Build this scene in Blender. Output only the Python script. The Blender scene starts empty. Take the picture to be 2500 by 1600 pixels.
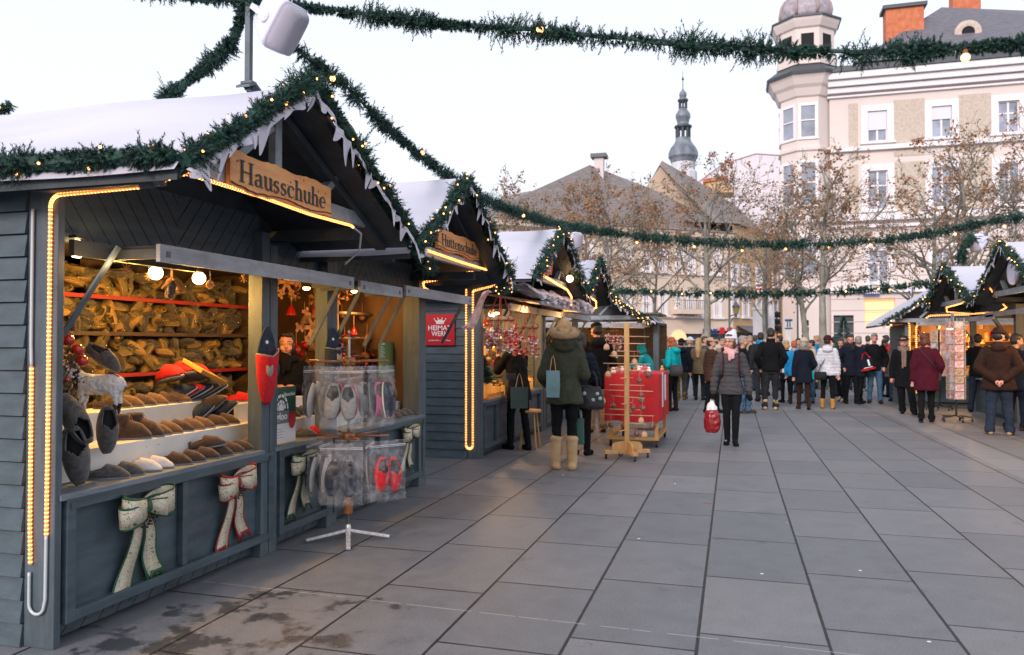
import bpy, bmesh, math, random
from mathutils import Vector, Matrix, noise
R=random.Random(7)
rad=math.radians; pi=math.pi
scene=bpy.context.scene
COL=scene.collection
V=Vector
# ---------------------------------------------------------------- camera geometry (used to measure the place)
F=1905.;H=1.45;TH=math.atan(552/F);PT=math.atan(40/F)
_fw=V((-math.sin(TH)*math.cos(PT),math.cos(TH)*math.cos(PT),math.sin(PT)))
_rt=V((math.cos(TH),math.sin(TH),0))
_up=V((math.sin(TH)*math.sin(PT),-math.cos(TH)*math.sin(PT),math.cos(PT)))
def ray(u,v): return _fw+_rt*((u-1250)/F)+_up*((800-v)/F)
def G(u,v,z=0):
    d=ray(u,v);t=(z-H)/d.z;return V((d.x*t,d.y*t,z))
def PX(u,v,X):
    d=ray(u,v);t=X/d.x;return V((X,d.y*t,H+d.z*t))
def PY(u,v,Y):
    d=ray(u,v);t=Y/d.y;return V((d.x*t,Y,H+d.z*t))
# ---------------------------------------------------------------- object bookkeeping
def tag(o,label=None,cat=None,group=None,kind=None):
    if label:o['label']=label
    if cat:o['category']=cat
    if group:o['group']=group
    if kind:o['kind']=kind
    return o
def thing(name,label,cat,loc=(0,0,0),group=None):
    o=bpy.data.objects.new(name,None);COL.objects.link(o);o.empty_display_size=.1
    o.location=loc;return tag(o,label,cat,group)
def rootoff(p):
    s=V((0,0,0))
    while p is not None: s+=p.location;p=p.parent
    return s
def copy_tree(o,parent=None,mats=None):
    c=o.copy();COL.objects.link(c);c.parent=parent
    for ch in list(o.children):copy_tree(ch,c)
    return c
def dup(o,loc,rot=None,label=None,group=None,scale=None):
    c=copy_tree(o);c.location=loc
    if rot is not None:c.rotation_euler=rot if hasattr(rot,'__len__') else (0,0,rot)
    if scale:c.scale=scale if hasattr(scale,'__len__') else (scale,)*3
    if label:c['label']=label
    if group:c['group']=group
    return c
class MB:
    def __init__(s):s.v=[];s.f=[];s.m=[];s.cm=0;s.T=None
    def mat(s,i):s.cm=i;return s
    def add(s,vs,fs):
        o=len(s.v)
        if s.T is not None: vs=[s.T@V(p) for p in vs]
        s.v+=[tuple(p) for p in vs];s.f+=[[i+o for i in f] for f in fs];s.m+=[s.cm]*len(fs);return s
    def bx(s,x0,y0,z0,x1,y1,z1):
        x0,x1=min(x0,x1),max(x0,x1);y0,y1=min(y0,y1),max(y0,y1);z0,z1=min(z0,z1),max(z0,z1)
        return s.add([(x0,y0,z0),(x1,y0,z0),(x1,y1,z0),(x0,y1,z0),(x0,y0,z1),(x1,y0,z1),(x1,y1,z1),(x0,y1,z1)],
          [(0,3,2,1),(4,5,6,7),(0,1,5,4),(1,2,6,5),(2,3,7,6),(3,0,4,7)])
    def obx(s,c,size,M=None):
        a,b,d=[q/2 for q in size];M=M or Matrix.Identity(3)
        vs=[V(c)+M@V((x*a,y*b,z*d)) for z in(-1,1) for x,y in((-1,-1),(1,-1),(1,1),(-1,1))]
        return s.add(vs,[(0,3,2,1),(4,5,6,7),(0,1,5,4),(1,2,6,5),(2,3,7,6),(3,0,4,7)])
    def beam(s,p,q,w,h,ref=(0,0,1)):
        p,q=V(p),V(q);d=(q-p).normalized();r=V(ref)
        if abs(d.dot(r))>.99:r=V((0,1,0))
        a=d.cross(r).normalized()*(w/2);b=a.cross(d).normalized()*(h/2)
        return s.add([p-a-b,p+a-b,p+a+b,p-a+b,q-a-b,q+a-b,q+a+b,q-a+b],[(0,1,2,3),(7,6,5,4),(0,4,5,1),(1,5,6,2),(2,6,7,3),(3,7,4,0)])
    def tube(s,path,r,n=8,cap=True):
        P=[V(p) for p in path];k=len(P);rs=r if hasattr(r,'__len__') else [r]*k
        vs=[];prev=None
        for i in range(k):
            d=(P[min(i+1,k-1)]-P[max(i-1,0)])
            d=d.normalized() if d.length>1e-9 else V((0,0,1))
            if prev is None:
                a=d.cross(V((0,0,1)) if abs(d.z)<.9 else V((1,0,0))).normalized()
            else:
                a=prev-d*prev.dot(d);a=a.normalized() if a.length>1e-6 else d.orthogonal().normalized()
            prev=a;b=d.cross(a)
            vs+=[P[i]+(a*math.cos(2*pi*j/n)+b*math.sin(2*pi*j/n))*rs[i] for j in range(n)]
        fs=[(i*n+j,i*n+(j+1)%n,(i+1)*n+(j+1)%n,(i+1)*n+j) for i in range(k-1) for j in range(n)]
        if cap:fs+=[tuple(range(n-1,-1,-1)),tuple(range((k-1)*n,k*n))]
        return s.add(vs,fs)
    def prism(s,pts,d):
        n=len(pts);P=[V(p) for p in pts];d=V(d)
        return s.add(P+[p+d for p in P],[tuple(range(n-1,-1,-1)),tuple(range(n,2*n))]+[(i,(i+1)%n,n+(i+1)%n,n+i) for i in range(n)])
    def lathe(s,prof,c=(0,0,0),n=24,sq=1,a0=0):
        c=V(c);vs=[];k=len(prof)
        for r,z in prof: vs+=[c+V((r*math.cos(a0+2*pi*j/n),r*sq*math.sin(a0+2*pi*j/n),z)) for j in range(n)]
        fs=[(i*n+j,i*n+(j+1)%n,(i+1)*n+(j+1)%n,(i+1)*n+j) for i in range(k-1) for j in range(n)]
        fs+=[tuple(range(n-1,-1,-1)),tuple(range((k-1)*n,k*n))]
        return s.add(vs,fs)
    def ell(s,c,r,nu=12,nv=8,M=None):
        r=r if hasattr(r,'__len__') else (r,r,r);c=V(c);M=M or Matrix.Identity(3)
        vs=[c+M@V((0,0,-r[2]))]
        for i in range(1,nv):
            t=-pi/2+pi*i/nv
            vs+=[c+M@V((r[0]*math.cos(t)*math.cos(2*pi*j/nu),r[1]*math.cos(t)*math.sin(2*pi*j/nu),r[2]*math.sin(t))) for j in range(nu)]
        vs.append(c+M@V((0,0,r[2])));L=len(vs)-1
        fs=[(0,1+(j+1)%nu,1+j) for j in range(nu)]
        for i in range(nv-2):
            o=1+i*nu;fs+=[(o+j,o+(j+1)%nu,o+nu+(j+1)%nu,o+nu+j) for j in range(nu)]
        o=1+(nv-2)*nu;fs+=[(o+j,o+(j+1)%nu,L) for j in range(nu)]
        return s.add(vs,fs)
    def cap(s,p,q,r0,r1,n=12):
        p,q=V(p),V(q);d=q-p;L=d.length
        if L<1e-6:return s.ell(p,r0)
        d/=L;path=[];rs=[]
        for t in(-.98,-.8,-.45,0):path.append(p+d*(r0*t));rs.append(r0*math.sqrt(max(0,1-t*t)))
        for t in(0,.45,.8,.98):path.append(q+d*(r1*t));rs.append(r1*math.sqrt(1-t*t))
        return s.tube(path,rs,n)
    def loft(s,secs,n=20):
        # secs: (z,cx,cy,rx,ry)
        vs=[];k=len(secs)
        for z,cx,cy,rx,ry in secs: vs+=[V((cx+rx*math.cos(2*pi*j/n),cy+ry*math.sin(2*pi*j/n),z)) for j in range(n)]
        fs=[(i*n+j,i*n+(j+1)%n,(i+1)*n+(j+1)%n,(i+1)*n+j) for i in range(k-1) for j in range(n)]
        fs+=[tuple(range(n-1,-1,-1)),tuple(range((k-1)*n,k*n))]
        return s.add(vs,fs)
    def grid(s,fn,nu,nv):
        vs=[fn(i/nu,j/nv) for j in range(nv+1) for i in range(nu+1)]
        return s.add(vs,[(j*(nu+1)+i,j*(nu+1)+i+1,(j+1)*(nu+1)+i+1,(j+1)*(nu+1)+i) for j in range(nv) for i in range(nu)])
    def mesh(s,name,mats,off=V((0,0,0)),smooth=False):
        me=bpy.data.meshes.new(name)
        me.from_pydata([(p[0]-off[0],p[1]-off[1],p[2]-off[2]) for p in s.v],[],s.f)
        for m in mats:me.materials.append(m)
        me.polygons.foreach_set('material_index',s.m)
        if smooth:me.polygons.foreach_set('use_smooth',[True]*len(me.polygons))
        me.update();return me
    def build(s,name,mats,parent=None,smooth=False,label=None,cat=None,group=None,kind=None,bev=0,auto=None):
        mats=mats if isinstance(mats,(list,tuple)) else [mats]
        if parent is not None: off=rootoff(parent)
        else:
            xs=[p[0] for p in s.v];ys=[p[1] for p in s.v];zs=[p[2] for p in s.v]
            off=V(((min(xs)+max(xs))/2,(min(ys)+max(ys))/2,min(zs)))
        me=s.mesh(name,mats,off,smooth)
        o=bpy.data.objects.new(name,me);COL.objects.link(o)
        if parent is not None:o.parent=parent
        else:o.location=off
        if bev:
            b=o.modifiers.new('b','BEVEL');b.width=bev;b.segments=2;b.limit_method='ANGLE'
        tag(o,label,cat,group,kind);return o
def link(name,me,parent=None,loc=None):
    o=bpy.data.objects.new(name,me);COL.objects.link(o)
    if parent is not None:o.parent=parent
    if loc is not None:o.location=loc
    return o
_fonts={}
def text(s,size,depth=.002,bold=0,name='lettering',shear=0,spacing=1.0):
    cu=bpy.data.curves.new(name,'FONT');cu.body=s;cu.size=size;cu.extrude=depth;cu.offset=bold;cu.shear=shear
    cu.align_x='CENTER';cu.align_y='CENTER';cu.space_character=spacing
    o=bpy.data.objects.new('t',cu);COL.objects.link(o)
    dg=bpy.context.evaluated_depsgraph_get();dg.update()
    me=bpy.data.meshes.new_from_object(o.evaluated_get(dg));bpy.data.objects.remove(o);bpy.data.curves.remove(cu)
    return me
def place_text(me,m,parent,origin,xdir,up,name='lettering',fit=None):
    """text mesh lying in plane (xdir,up) centred at origin; fit=(w,h)"""
    xs=[v.co.x for v in me.vertices];ys=[v.co.y for v in me.vertices]
    cx,cy=(min(xs)+max(xs))/2,(min(ys)+max(ys))/2
    sx=sy=1
    if fit: sx=fit[0]/(max(xs)-min(xs));sy=fit[1]/(max(ys)-min(ys))
    xd=V(xdir).normalized();u=V(up).normalized();n=xd.cross(u);off=rootoff(parent) if parent else V((0,0,0))
    for v in me.vertices:
        c=v.co.copy();v.co=V(origin)+xd*((c.x-cx)*sx)+u*((c.y-cy)*sy)+n*c.z-off
    me.materials.clear();me.materials.append(m)
    return link(name,me,parent)
# ---------------------------------------------------------------- materials
def mat(name,col,rough=.65,metal=0,var=0,vscale=6,col2=None,bump=0,bscale=60,emis=None,es=0,alpha=1,spec=.5,sheen=0,stretch=None,coat=0,grime=0):
    m=bpy.data.materials.new(name);m.use_nodes=True;nt=m.node_tree;N=nt.nodes;L=nt.links
    b=N['Principled BSDF'];b.inputs['Roughness'].default_value=rough;b.inputs['Metallic'].default_value=metal
    b.inputs['Specular IOR Level'].default_value=spec
    if sheen:b.inputs['Sheen Weight'].default_value=sheen;b.inputs['Sheen Roughness'].default_value=.5
    if coat:b.inputs['Coat Weight'].default_value=coat
    c4=tuple(col)+(1,)
    tc=N.new('ShaderNodeTexCoord');src=tc.outputs['Object']
    if stretch:
        mp=N.new('ShaderNodeMapping');mp.inputs['Scale'].default_value=stretch;L.new(src,mp.inputs['Vector']);src=mp.outputs[0]
    if var or col2:
        n=N.new('ShaderNodeTexNoise');n.inputs['Scale'].default_value=vscale;n.inputs['Detail'].default_value=6;n.inputs['Roughness'].default_value=.62
        L.new(src,n.inputs['Vector'])
        rp=N.new('ShaderNodeValToRGB');L.new(n.outputs['Fac'],rp.inputs['Fac'])
        c2=tuple(col2)+(1,) if col2 else tuple(min(1,x*(1+var)) for x in col)+(1,)
        c1=c4 if col2 else tuple(x*(1-var) for x in col)+(1,)
        rp.color_ramp.elements[0].position=.36;rp.color_ramp.elements[1].position=.64
        rp.color_ramp.elements[0].color=c1;rp.color_ramp.elements[1].color=c2
        out=rp.outputs['Color']
        if grime:
            n2=N.new('ShaderNodeTexNoise');n2.inputs['Scale'].default_value=vscale*.35;n2.inputs['Detail'].default_value=9;n2.inputs['Roughness'].default_value=.7
            L.new(tc.outputs['Object'],n2.inputs['Vector'])
            r2=N.new('ShaderNodeValToRGB');L.new(n2.outputs['Fac'],r2.inputs['Fac']);r2.color_ramp.elements[0].position=.5;r2.color_ramp.elements[1].position=.72
            r2.color_ramp.elements[0].color=(1,1,1,1);r2.color_ramp.elements[1].color=(1-grime,)*3+(1,)
            mx=N.new('ShaderNodeMix');mx.data_type='RGBA';mx.blend_type='MULTIPLY';mx.inputs[0].default_value=1
            L.new(out,mx.inputs[6]);L.new(r2.outputs['Color'],mx.inputs[7]);out=mx.outputs[2]
        L.new(out,b.inputs['Base Color'])
    else:b.inputs['Base Color'].default_value=c4
    if bump:
        n=N.new('ShaderNodeTexNoise');n.inputs['Scale'].default_value=bscale;n.inputs['Detail'].default_value=4;L.new(src,n.inputs['Vector'])
        bp=N.new('ShaderNodeBump');bp.inputs['Strength'].default_value=bump;bp.inputs['Distance'].default_value=.01
        L.new(n.outputs['Fac'],bp.inputs['Height']);L.new(bp.outputs['Normal'],b.inputs['Normal'])
    if emis:
        b.inputs['Emission Color'].default_value=tuple(emis)+(1,);b.inputs['Emission Strength'].default_value=es
    if alpha<1:b.inputs['Alpha'].default_value=alpha
    return m
def glow(name,col,es,sample=False):
    m=mat(name,(.8,.6,.4),emis=col,es=es)
    if not sample:
        try:m.cycles.emission_sampling='NONE'
        except Exception:pass
    return m
def film(name,tint=(.9,.9,.9),op=.3,rough=.12,bsc=18,lo=.35,hi=.7):
    """thin clear plastic: mostly see-through with crisp wrinkled highlights"""
    m=bpy.data.materials.new(name);m.use_nodes=True;nt=m.node_tree;N=nt.nodes;L=nt.links;N.clear()
    o=N.new('ShaderNodeOutputMaterial');tr=N.new('ShaderNodeBsdfTransparent');tr.inputs[0].default_value=(.97,.97,.97,1)
    pr=N.new('ShaderNodeBsdfPrincipled');pr.inputs['Base Color'].default_value=tuple(tint)+(1,);pr.inputs['Roughness'].default_value=rough
    pr.inputs['Specular IOR Level'].default_value=1.
    tc=N.new('ShaderNodeTexCoord');n=N.new('ShaderNodeTexNoise');n.inputs['Scale'].default_value=bsc;n.inputs['Detail'].default_value=3;n.inputs['Distortion'].default_value=1.5
    L.new(tc.outputs['Object'],n.inputs['Vector'])
    bp=N.new('ShaderNodeBump');bp.inputs['Strength'].default_value=.9;bp.inputs['Distance'].default_value=.03;L.new(n.outputs['Fac'],bp.inputs['Height']);L.new(bp.outputs[0],pr.inputs['Normal'])
    n2=N.new('ShaderNodeTexNoise');n2.inputs['Scale'].default_value=bsc*1.3;n2.inputs['Detail'].default_value=6;L.new(tc.outputs['Object'],n2.inputs['Vector'])
    mr=N.new('ShaderNodeMapRange');mr.inputs[1].default_value=lo;mr.inputs[2].default_value=hi;mr.inputs[3].default_value=op*.4;mr.inputs[4].default_value=min(1,op*1.9);L.new(n2.outputs['Fac'],mr.inputs[0])
    mx=N.new('ShaderNodeMixShader');L.new(mr.outputs[0],mx.inputs[0]);L.new(tr.outputs[0],mx.inputs[1]);L.new(pr.outputs[0],mx.inputs[2]);L.new(mx.outputs[0],o.inputs[0])
    return m
PAINT=mat('grey_blue_paint',(.060,.088,.108),.55,var=.22,vscale=5,bump=.25,bscale=90,stretch=(1,.4,3),grime=.35)
PAINTV=mat('grey_blue_paint_upright',(.080,.108,.130),.55,var=.2,vscale=7,bump=.25,bscale=90,stretch=(3,3,.35),grime=.3)
PAINTD=mat('dark_paint',(.035,.045,.055),.6,var=.3,vscale=5,bump=.2,bscale=80)
FASC=mat('pale_fascia_paint',(.36,.38,.42),.6,var=.15,vscale=8,bump=.4,bscale=70,stretch=(2,.35,2),grime=.4)
TRUSS=mat('truss_paint',(.25,.28,.31),.6,var=.2,vscale=8,bump=.3,bscale=60,grime=.3)
PAINTL=mat('weathered_grey_paint',(.15,.18,.21),.6,var=.22,vscale=8,bump=.4,bscale=70,stretch=(2,.35,2),grime=.4)
FLAP=mat('awning_plywood',(.16,.16,.16),.6,var=.2)
TARP=mat('white_tarpaulin',(.56,.55,.64),.5,var=.07,vscale=1.2,bump=.5,bscale=2.6,stretch=(.35,1.6,1))
SNOWT=mat('white_felt_trim',(.60,.56,.64),.8,var=.08,bump=.2)
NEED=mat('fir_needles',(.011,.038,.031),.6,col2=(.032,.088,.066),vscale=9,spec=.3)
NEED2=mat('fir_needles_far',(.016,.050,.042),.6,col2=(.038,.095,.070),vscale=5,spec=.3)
BULB=glow('warm_fairy_bulb',(1,.40,.08),5.)
BULB2=glow('warm_bulb_far',(1,.42,.08),5.)
BIGB=glow('festoon_bulb',(1,.45,.15),3.2)
GLOBE=glow('globe_lamp',(1,.62,.26),14.,False)
ROPE=mat('rope_light_tube',(.8,.35,.12),.3,emis=(1,.25,.05),es=.85);ROPE.cycles.emission_sampling='NONE'
LED=glow('rope_light_led',(1,.42,.11),5.5)
CLEAR=mat('clear_tube',(.55,.58,.6),.2,spec=.8)
PINE=mat('planed_pine',(.66,.25,.075),.5,col2=(.82,.38,.13),vscale=3,stretch=(1,1.2,9),bump=.15,bscale=30)
PINEV=mat('pale_wood',(.62,.36,.14),.5,col2=(.50,.26,.09),vscale=5,stretch=(6,6,.6),bump=.1)
DOWEL=mat('dowel_wood',(.62,.36,.20),.5,var=.15)
BARK=mat('bark_edge',(.30,.10,.035),.7,var=.4,vscale=20,bump=.4)
INK=mat('burnt_lettering',(.045,.05,.055),.7)
WHITE=mat('white_board',(.72,.70,.66),.5,var=.05)
REDSH=mat('red_shelf_edge',(.42,.03,.02),.5,var=.1)
WOODD=mat('dark_stained_wood',(.10,.065,.035),.6,var=.3,stretch=(1,1,4))
YELW=mat('warm_plywood',(.45,.33,.17),.6,var=.12)
BLACK=mat('black_plastic',(.015,.015,.017),.4)
STEEL=mat('grey_steel',(.35,.37,.38),.35,metal=.9)
GALV=mat('chipped_white_steel',(.5,.52,.54),.4,metal=.4,col2=(.75,.77,.8),vscale=30)
POLE=mat('dark_grey_steel',(.09,.11,.13),.4,metal=.5,var=.2)
RUST=mat('varnished_brown_wood',(.28,.10,.03),.35,var=.3,vscale=12,coat=.3)
SPKW=mat('white_plastic_case',(.74,.74,.92),.35,var=.02)
SPKG=mat('speaker_grille',(.44,.42,.50),.55,var=.05,bump=.6,bscale=700)
FELTB=mat('brown_felt',(.050,.026,.017),.95,col2=(.090,.050,.032),vscale=45,bump=.5,bscale=160,sheen=.3)
FELTT=mat('tan_felt',(.115,.058,.030),.95,col2=(.17,.092,.050),vscale=45,bump=.5,bscale=160,sheen=.3)
FELTG=mat('grey_felt',(.048,.046,.048),.95,col2=(.10,.095,.095),vscale=35,bump=.6,bscale=120,sheen=.3)
FELTR=mat('red_felt',(.55,.012,.02),.9,var=.15,vscale=30,bump=.3,bscale=160)
FELTN=mat('navy_felt',(.03,.04,.06),.95,var=.3,vscale=40,bump=.4,bscale=160)
FELTTEAL=mat('teal_felt',(.02,.06,.075),.9,var=.2)
FELTW=mat('white_felt_slipper',(.72,.66,.62),.9,var=.08,bump=.3)
FELTGR=mat('light_grey_felt',(.32,.31,.29),.95,var=.15,vscale=50,bump=.4,bscale=150)
FELTP=mat('pink_felt',(.60,.16,.32),.9,var=.12)
SOLE=mat('grey_rubber_sole',(.26,.27,.29),.6,var=.1)
SOLEB=mat('cork_insole',(.32,.20,.085),.7,var=.2,vscale=40)
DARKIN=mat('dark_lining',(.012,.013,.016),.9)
FILM=film('clear_bag',(.80,.78,.82),.12,.10,16,.42,.74)
FILMY=film('crinkled_bag',(.95,.78,.48),.09,.05,30,.2,.8)
PAPERW=mat('white_paper',(.74,.74,.76),.6)
GREENP=mat('green_print',(.03,.10,.07),.5,var=.1)
GREYP=mat('grey_print',(.20,.21,.22),.5)
REDP=mat('red_enamel_sign',(.52,.012,.022),.35,var=.05)
WHP=mat('white_print',(.85,.84,.84),.5)
TEALP=mat('teal_paper',(.16,.31,.34),.7,var=.08)
GLASS=mat('window_glass',(.27,.30,.38),.08,var=.35,vscale=.6,spec=1.)
GLASSD=mat('dark_window_glass',(.07,.08,.11),.08,var=.3,vscale=.8,spec=1.)
# ---------------------------------------------------------------- node math helper
class NG:
    def __init__(s,nt):s.nt=nt
    def n(s,t,**k):
        x=s.nt.nodes.new(t)
        for a,b in k.items():setattr(x,a,b)
        return x
    def l(s,a,b):s.nt.links.new(a,b)
    def m(s,op,a,b=None,c=None):
        x=s.nt.nodes.new('ShaderNodeMath');x.operation=op
        for i,q in enumerate((a,b,c)):
            if q is None:continue
            if isinstance(q,(int,float)):x.inputs[i].default_value=q
            else:s.l(q,x.inputs[i])
        return x.outputs[0]
    def mix(s,f,a,b,bt='MIX'):
        x=s.nt.nodes.new('ShaderNodeMix');x.data_type='RGBA';x.blend_type=bt
        for i,q in((0,f),(6,a),(7,b)):
            if isinstance(q,(int,float)):x.inputs[i].default_value=q
            elif isinstance(q,tuple):x.inputs[i].default_value=q+(1,) if len(q)==3 else q
            else:s.l(q,x.inputs[i])
        return x.outputs[2]
def paving():
    m=bpy.data.materials.new('stone_paving');m.use_nodes=True;nt=m.node_tree;g=NG(nt);b=nt.nodes['Principled BSDF']
    tc=g.n('ShaderNodeTexCoord');sp=g.n('ShaderNodeSeparateXYZ');g.l(tc.outputs['Object'],sp.inputs[0]);x,y=sp.outputs[0],sp.outputs[1]
    xs=g.m('DIVIDE',g.m('ADD',g.m('ADD',x,.173),g.m('MULTIPLY',y,.0065)),.613)
    i=g.m('FLOOR',xs);fx=g.m('FRACT',xs)
    ys=g.m('SUBTRACT',g.m('SUBTRACT',g.m('ADD',y,g.m('MULTIPLY',x,.0065)),.05),g.m('MULTIPLY',i,.24))
    j=g.m('FLOOR',ys);fy=g.m('FRACT',ys)
    # wobble the joint widths a little
    nz=g.n('ShaderNodeTexNoise');nz.inputs['Scale'].default_value=9;nz.inputs['Detail'].default_value=5;g.l(tc.outputs['Object'],nz.inputs[0])
    wob=g.m('MULTIPLY',g.m('SUBTRACT',nz.outputs['Fac'],.5),.006)
    dx=g.m('ADD',g.m('MULTIPLY',g.m('MINIMUM',fx,g.m('SUBTRACT',1,fx)),.613),wob);dy=g.m('ADD',g.m('MINIMUM',fy,g.m('SUBTRACT',1,fy)),wob)
    def sm(v,lo,hi):
        r=g.n('ShaderNodeMapRange');r.interpolation_type='SMOOTHSTEP';g.l(v,r.inputs[0]);r.inputs[1].default_value=lo;r.inputs[2].default_value=hi;return r.outputs[0]
    jx=sm(dx,.0055,.0105);jy=sm(dy,.0048,.0095)
    slab=g.m('MULTIPLY',jx,jy)
    cb=g.n('ShaderNodeCombineXYZ');g.l(i,cb.inputs[0]);g.l(j,cb.inputs[1]);wn=g.n('ShaderNodeTexWhiteNoise');wn.noise_dimensions='2D';g.l(cb.outputs[0],wn.inputs['Vector'])
    n1=g.n('ShaderNodeTexNoise');n1.inputs['Scale'].default_value=1.1;n1.inputs['Detail'].default_value=9;n1.inputs['Roughness'].default_value=.65;g.l(tc.outputs['Object'],n1.inputs[0])
    n2=g.n('ShaderNodeTexNoise');n2.inputs['Scale'].default_value=95;n2.inputs['Detail'].default_value=3;g.l(tc.outputs['Object'],n2.inputs[0])
    n3=g.n('ShaderNodeTexNoise');n3.inputs['Scale'].default_value=6;n3.inputs['Detail'].default_value=8;n3.inputs['Roughness'].default_value=.75;g.l(tc.outputs['Object'],n3.inputs[0])
    v=g.m('ADD',g.m('MULTIPLY',wn.outputs['Value'],.17),.70)
    v=g.m('ADD',v,g.m('MULTIPLY',n1.outputs['Fac'],.44));v=g.m('ADD',v,g.m('MULTIPLY',g.m('SUBTRACT',n2.outputs['Fac'],.5),.9));v=g.m('ADD',v,g.m('MULTIPLY',g.m('SUBTRACT',n3.outputs['Fac'],.5),.85))
    base=g.mix(wn.outputs['Value'],(.142,.152,.168),(.162,.164,.174))
    hv=g.n('ShaderNodeHueSaturation');g.l(base,hv.inputs['Color']);g.l(v,hv.inputs['Value']);col=hv.outputs[0]
    # darker wear and old stains
    st=sm(n1.outputs['Fac'],.54,.70);col=g.mix(g.m('MULTIPLY',st,.38),col,(.070,.074,.080))
    nb=g.n('ShaderNodeTexNoise');nb.inputs['Scale'].default_value=2.6;nb.inputs['Detail'].default_value=10;nb.inputs['Roughness'].default_value=.72;g.l(tc.outputs['Object'],nb.inputs[0])
    col=g.mix(g.m('MULTIPLY',sm(nb.outputs['Fac'],.60,.68),.45),col,(.055,.058,.064))
    col=g.mix(g.m('MULTIPLY',sm(nb.outputs['Fac'],.44,.34),.22),col,(.21,.20,.195))
    # wet patches beside the near stall
    nw=g.n('ShaderNodeTexNoise');nw.inputs['Scale'].default_value=3.6;nw.inputs['Detail'].default_value=5;nw.inputs['Roughness'].default_value=.6;g.l(tc.outputs['Object'],nw.inputs[0])
    ax=g.m('DIVIDE',g.m('ADD',x,2.45),.85);ay=g.m('DIVIDE',g.m('SUBTRACT',y,3.35),1.0)
    d2=g.m('ADD',g.m('MULTIPLY',ax,ax),g.m('MULTIPLY',ay,ay))
    wet=sm(g.m('SUBTRACT',g.m('ADD',nw.outputs['Fac'],.10),g.m('MULTIPLY',d2,.17)),.548,.640)
    col=g.mix(g.m('MULTIPLY',wet,.8),col,(.022,.026,.032))
    # gum spots and crumbs
    vo=g.n('ShaderNodeTexVoronoi');vo.inputs['Scale'].default_value=2.3;g.l(tc.outputs['Object'],vo.inputs['Vector'])
    sc=g.n('ShaderNodeSeparateColor');g.l(vo.outputs['Color'],sc.inputs[0])
    gum=g.m('MULTIPLY',g.m('LESS_THAN',vo.outputs['Distance'],g.m('MULTIPLY',sc.outputs[0],.035)),g.m('GREATER_THAN',sc.outputs[1],.45))
    col=g.mix(g.m('MULTIPLY',gum,.5),col,(.42,.42,.44))
    vo2=g.n('ShaderNodeTexVoronoi');vo2.inputs['Scale'].default_value=5.1;g.l(tc.outputs['Object'],vo2.inputs['Vector'])
    sc2=g.n('ShaderNodeSeparateColor');g.l(vo2.outputs['Color'],sc2.inputs[0])
    dk=g.m('MULTIPLY',g.m('LESS_THAN',vo2.outputs['Distance'],g.m('MULTIPLY',sc2.outputs[0],.09)),g.m('GREATER_THAN',sc2.outputs[1],.45))
    col=g.mix(g.m('MULTIPLY',dk,.3),col,(.07,.075,.085))
    # joints
    col=g.mix(slab,(.010,.012,.015),col)
    # pale mortar line across, near the camera
    pl=g.m('MULTIPLY',g.m('LESS_THAN',g.m('ABSOLUTE',g.m('SUBTRACT',g.m('ADD',y,g.m('MULTIPLY',x,.03)),3.99)),.0035),g.m('GREATER_THAN',nz.outputs['Fac'],.42))
    col=g.mix(g.m('MULTIPLY',pl,.65),col,(.45,.46,.47))
    # lighter stone bands further out
    bnd=g.m('LESS_THAN',g.m('ABSOLUTE',g.m('SUBTRACT',y,18.6)),.45)
    bnd2=g.m('LESS_THAN',g.m('ABSOLUTE',g.m('SUBTRACT',x,3.15)),.22)
    col=g.mix(g.m('MULTIPLY',g.m('MAXIMUM',bnd,bnd2),.30),col,(.31,.30,.31))
    g.l(col,b.inputs['Base Color'])
    rr=g.m('ADD',g.m('MULTIPLY',n3.outputs['Fac'],.40),.36);rr=g.m('SUBTRACT',rr,g.m('MULTIPLY',wet,.25));g.l(rr,b.inputs['Roughness'])
    b.inputs['Specular IOR Level'].default_value=.4
    hgt=g.m('ADD',g.m('MULTIPLY',slab,1.0),g.m('ADD',g.m('MULTIPLY',n2.outputs['Fac'],.25),g.m('MULTIPLY',n3.outputs['Fac'],.12)))
    bp=g.n('ShaderNodeBump');bp.inputs['Strength'].default_value=.5;bp.inputs['Distance'].default_value=.006;g.l(hgt,bp.inputs['Height']);g.l(bp.outputs[0],b.inputs['Normal'])
    return m
PAVE=paving()
mb=MB();n=24
mb.grid(lambda a,b:V((-260+520*a,-40+400*b,0)),n,n)
me=mb.mesh('ground',[PAVE]);g=link('ground',me);tag(g,'large grey stone paving slabs of the market square','paving',kind='structure')
# ---------------------------------------------------------------- sky and light
SUN_EL,SUN_AZ=rad(24),rad(192)   # low winter sun behind thin cloud, behind the camera
w=bpy.data.worlds.new('World');scene.world=w;w.use_nodes=True;g=NG(w.node_tree)
bg=w.node_tree.nodes['Background']
sk=g.n('ShaderNodeTexSky');sk.sky_type='NISHITA';sk.sun_disc=False;sk.sun_elevation=SUN_EL;sk.sun_rotation=SUN_AZ;sk.air_density=1;sk.dust_density=4
tc=g.n('ShaderNodeTexCoord');sp=g.n('ShaderNodeSeparateXYZ');g.l(tc.outputs['Generated'],sp.inputs[0])
cl=g.n('ShaderNodeTexNoise');cl.inputs['Scale'].default_value=1.6;cl.inputs['Detail'].default_value=5;g.l(tc.outputs['Generated'],cl.inputs[0])
rp=g.n('ShaderNodeValToRGB');g.l(cl.outputs['Fac'],rp.inputs[0]);rp.color_ramp.elements[0].color=(6.55,7.05,8.1,1);rp.color_ramp.elements[1].color=(6.95,7.35,8.2,1)
hz=g.n('ShaderNodeMapRange');g.l(sp.outputs[2],hz.inputs[0]);hz.inputs[1].default_value=0;hz.inputs[2].default_value=.45
veil=g.mix(hz.outputs[0],(7.3,7.5,8.05),rp.outputs[0])
g.l(g.mix(.9,sk.outputs[0],veil),bg.inputs[0]);bg.inputs[1].default_value=.122
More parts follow.
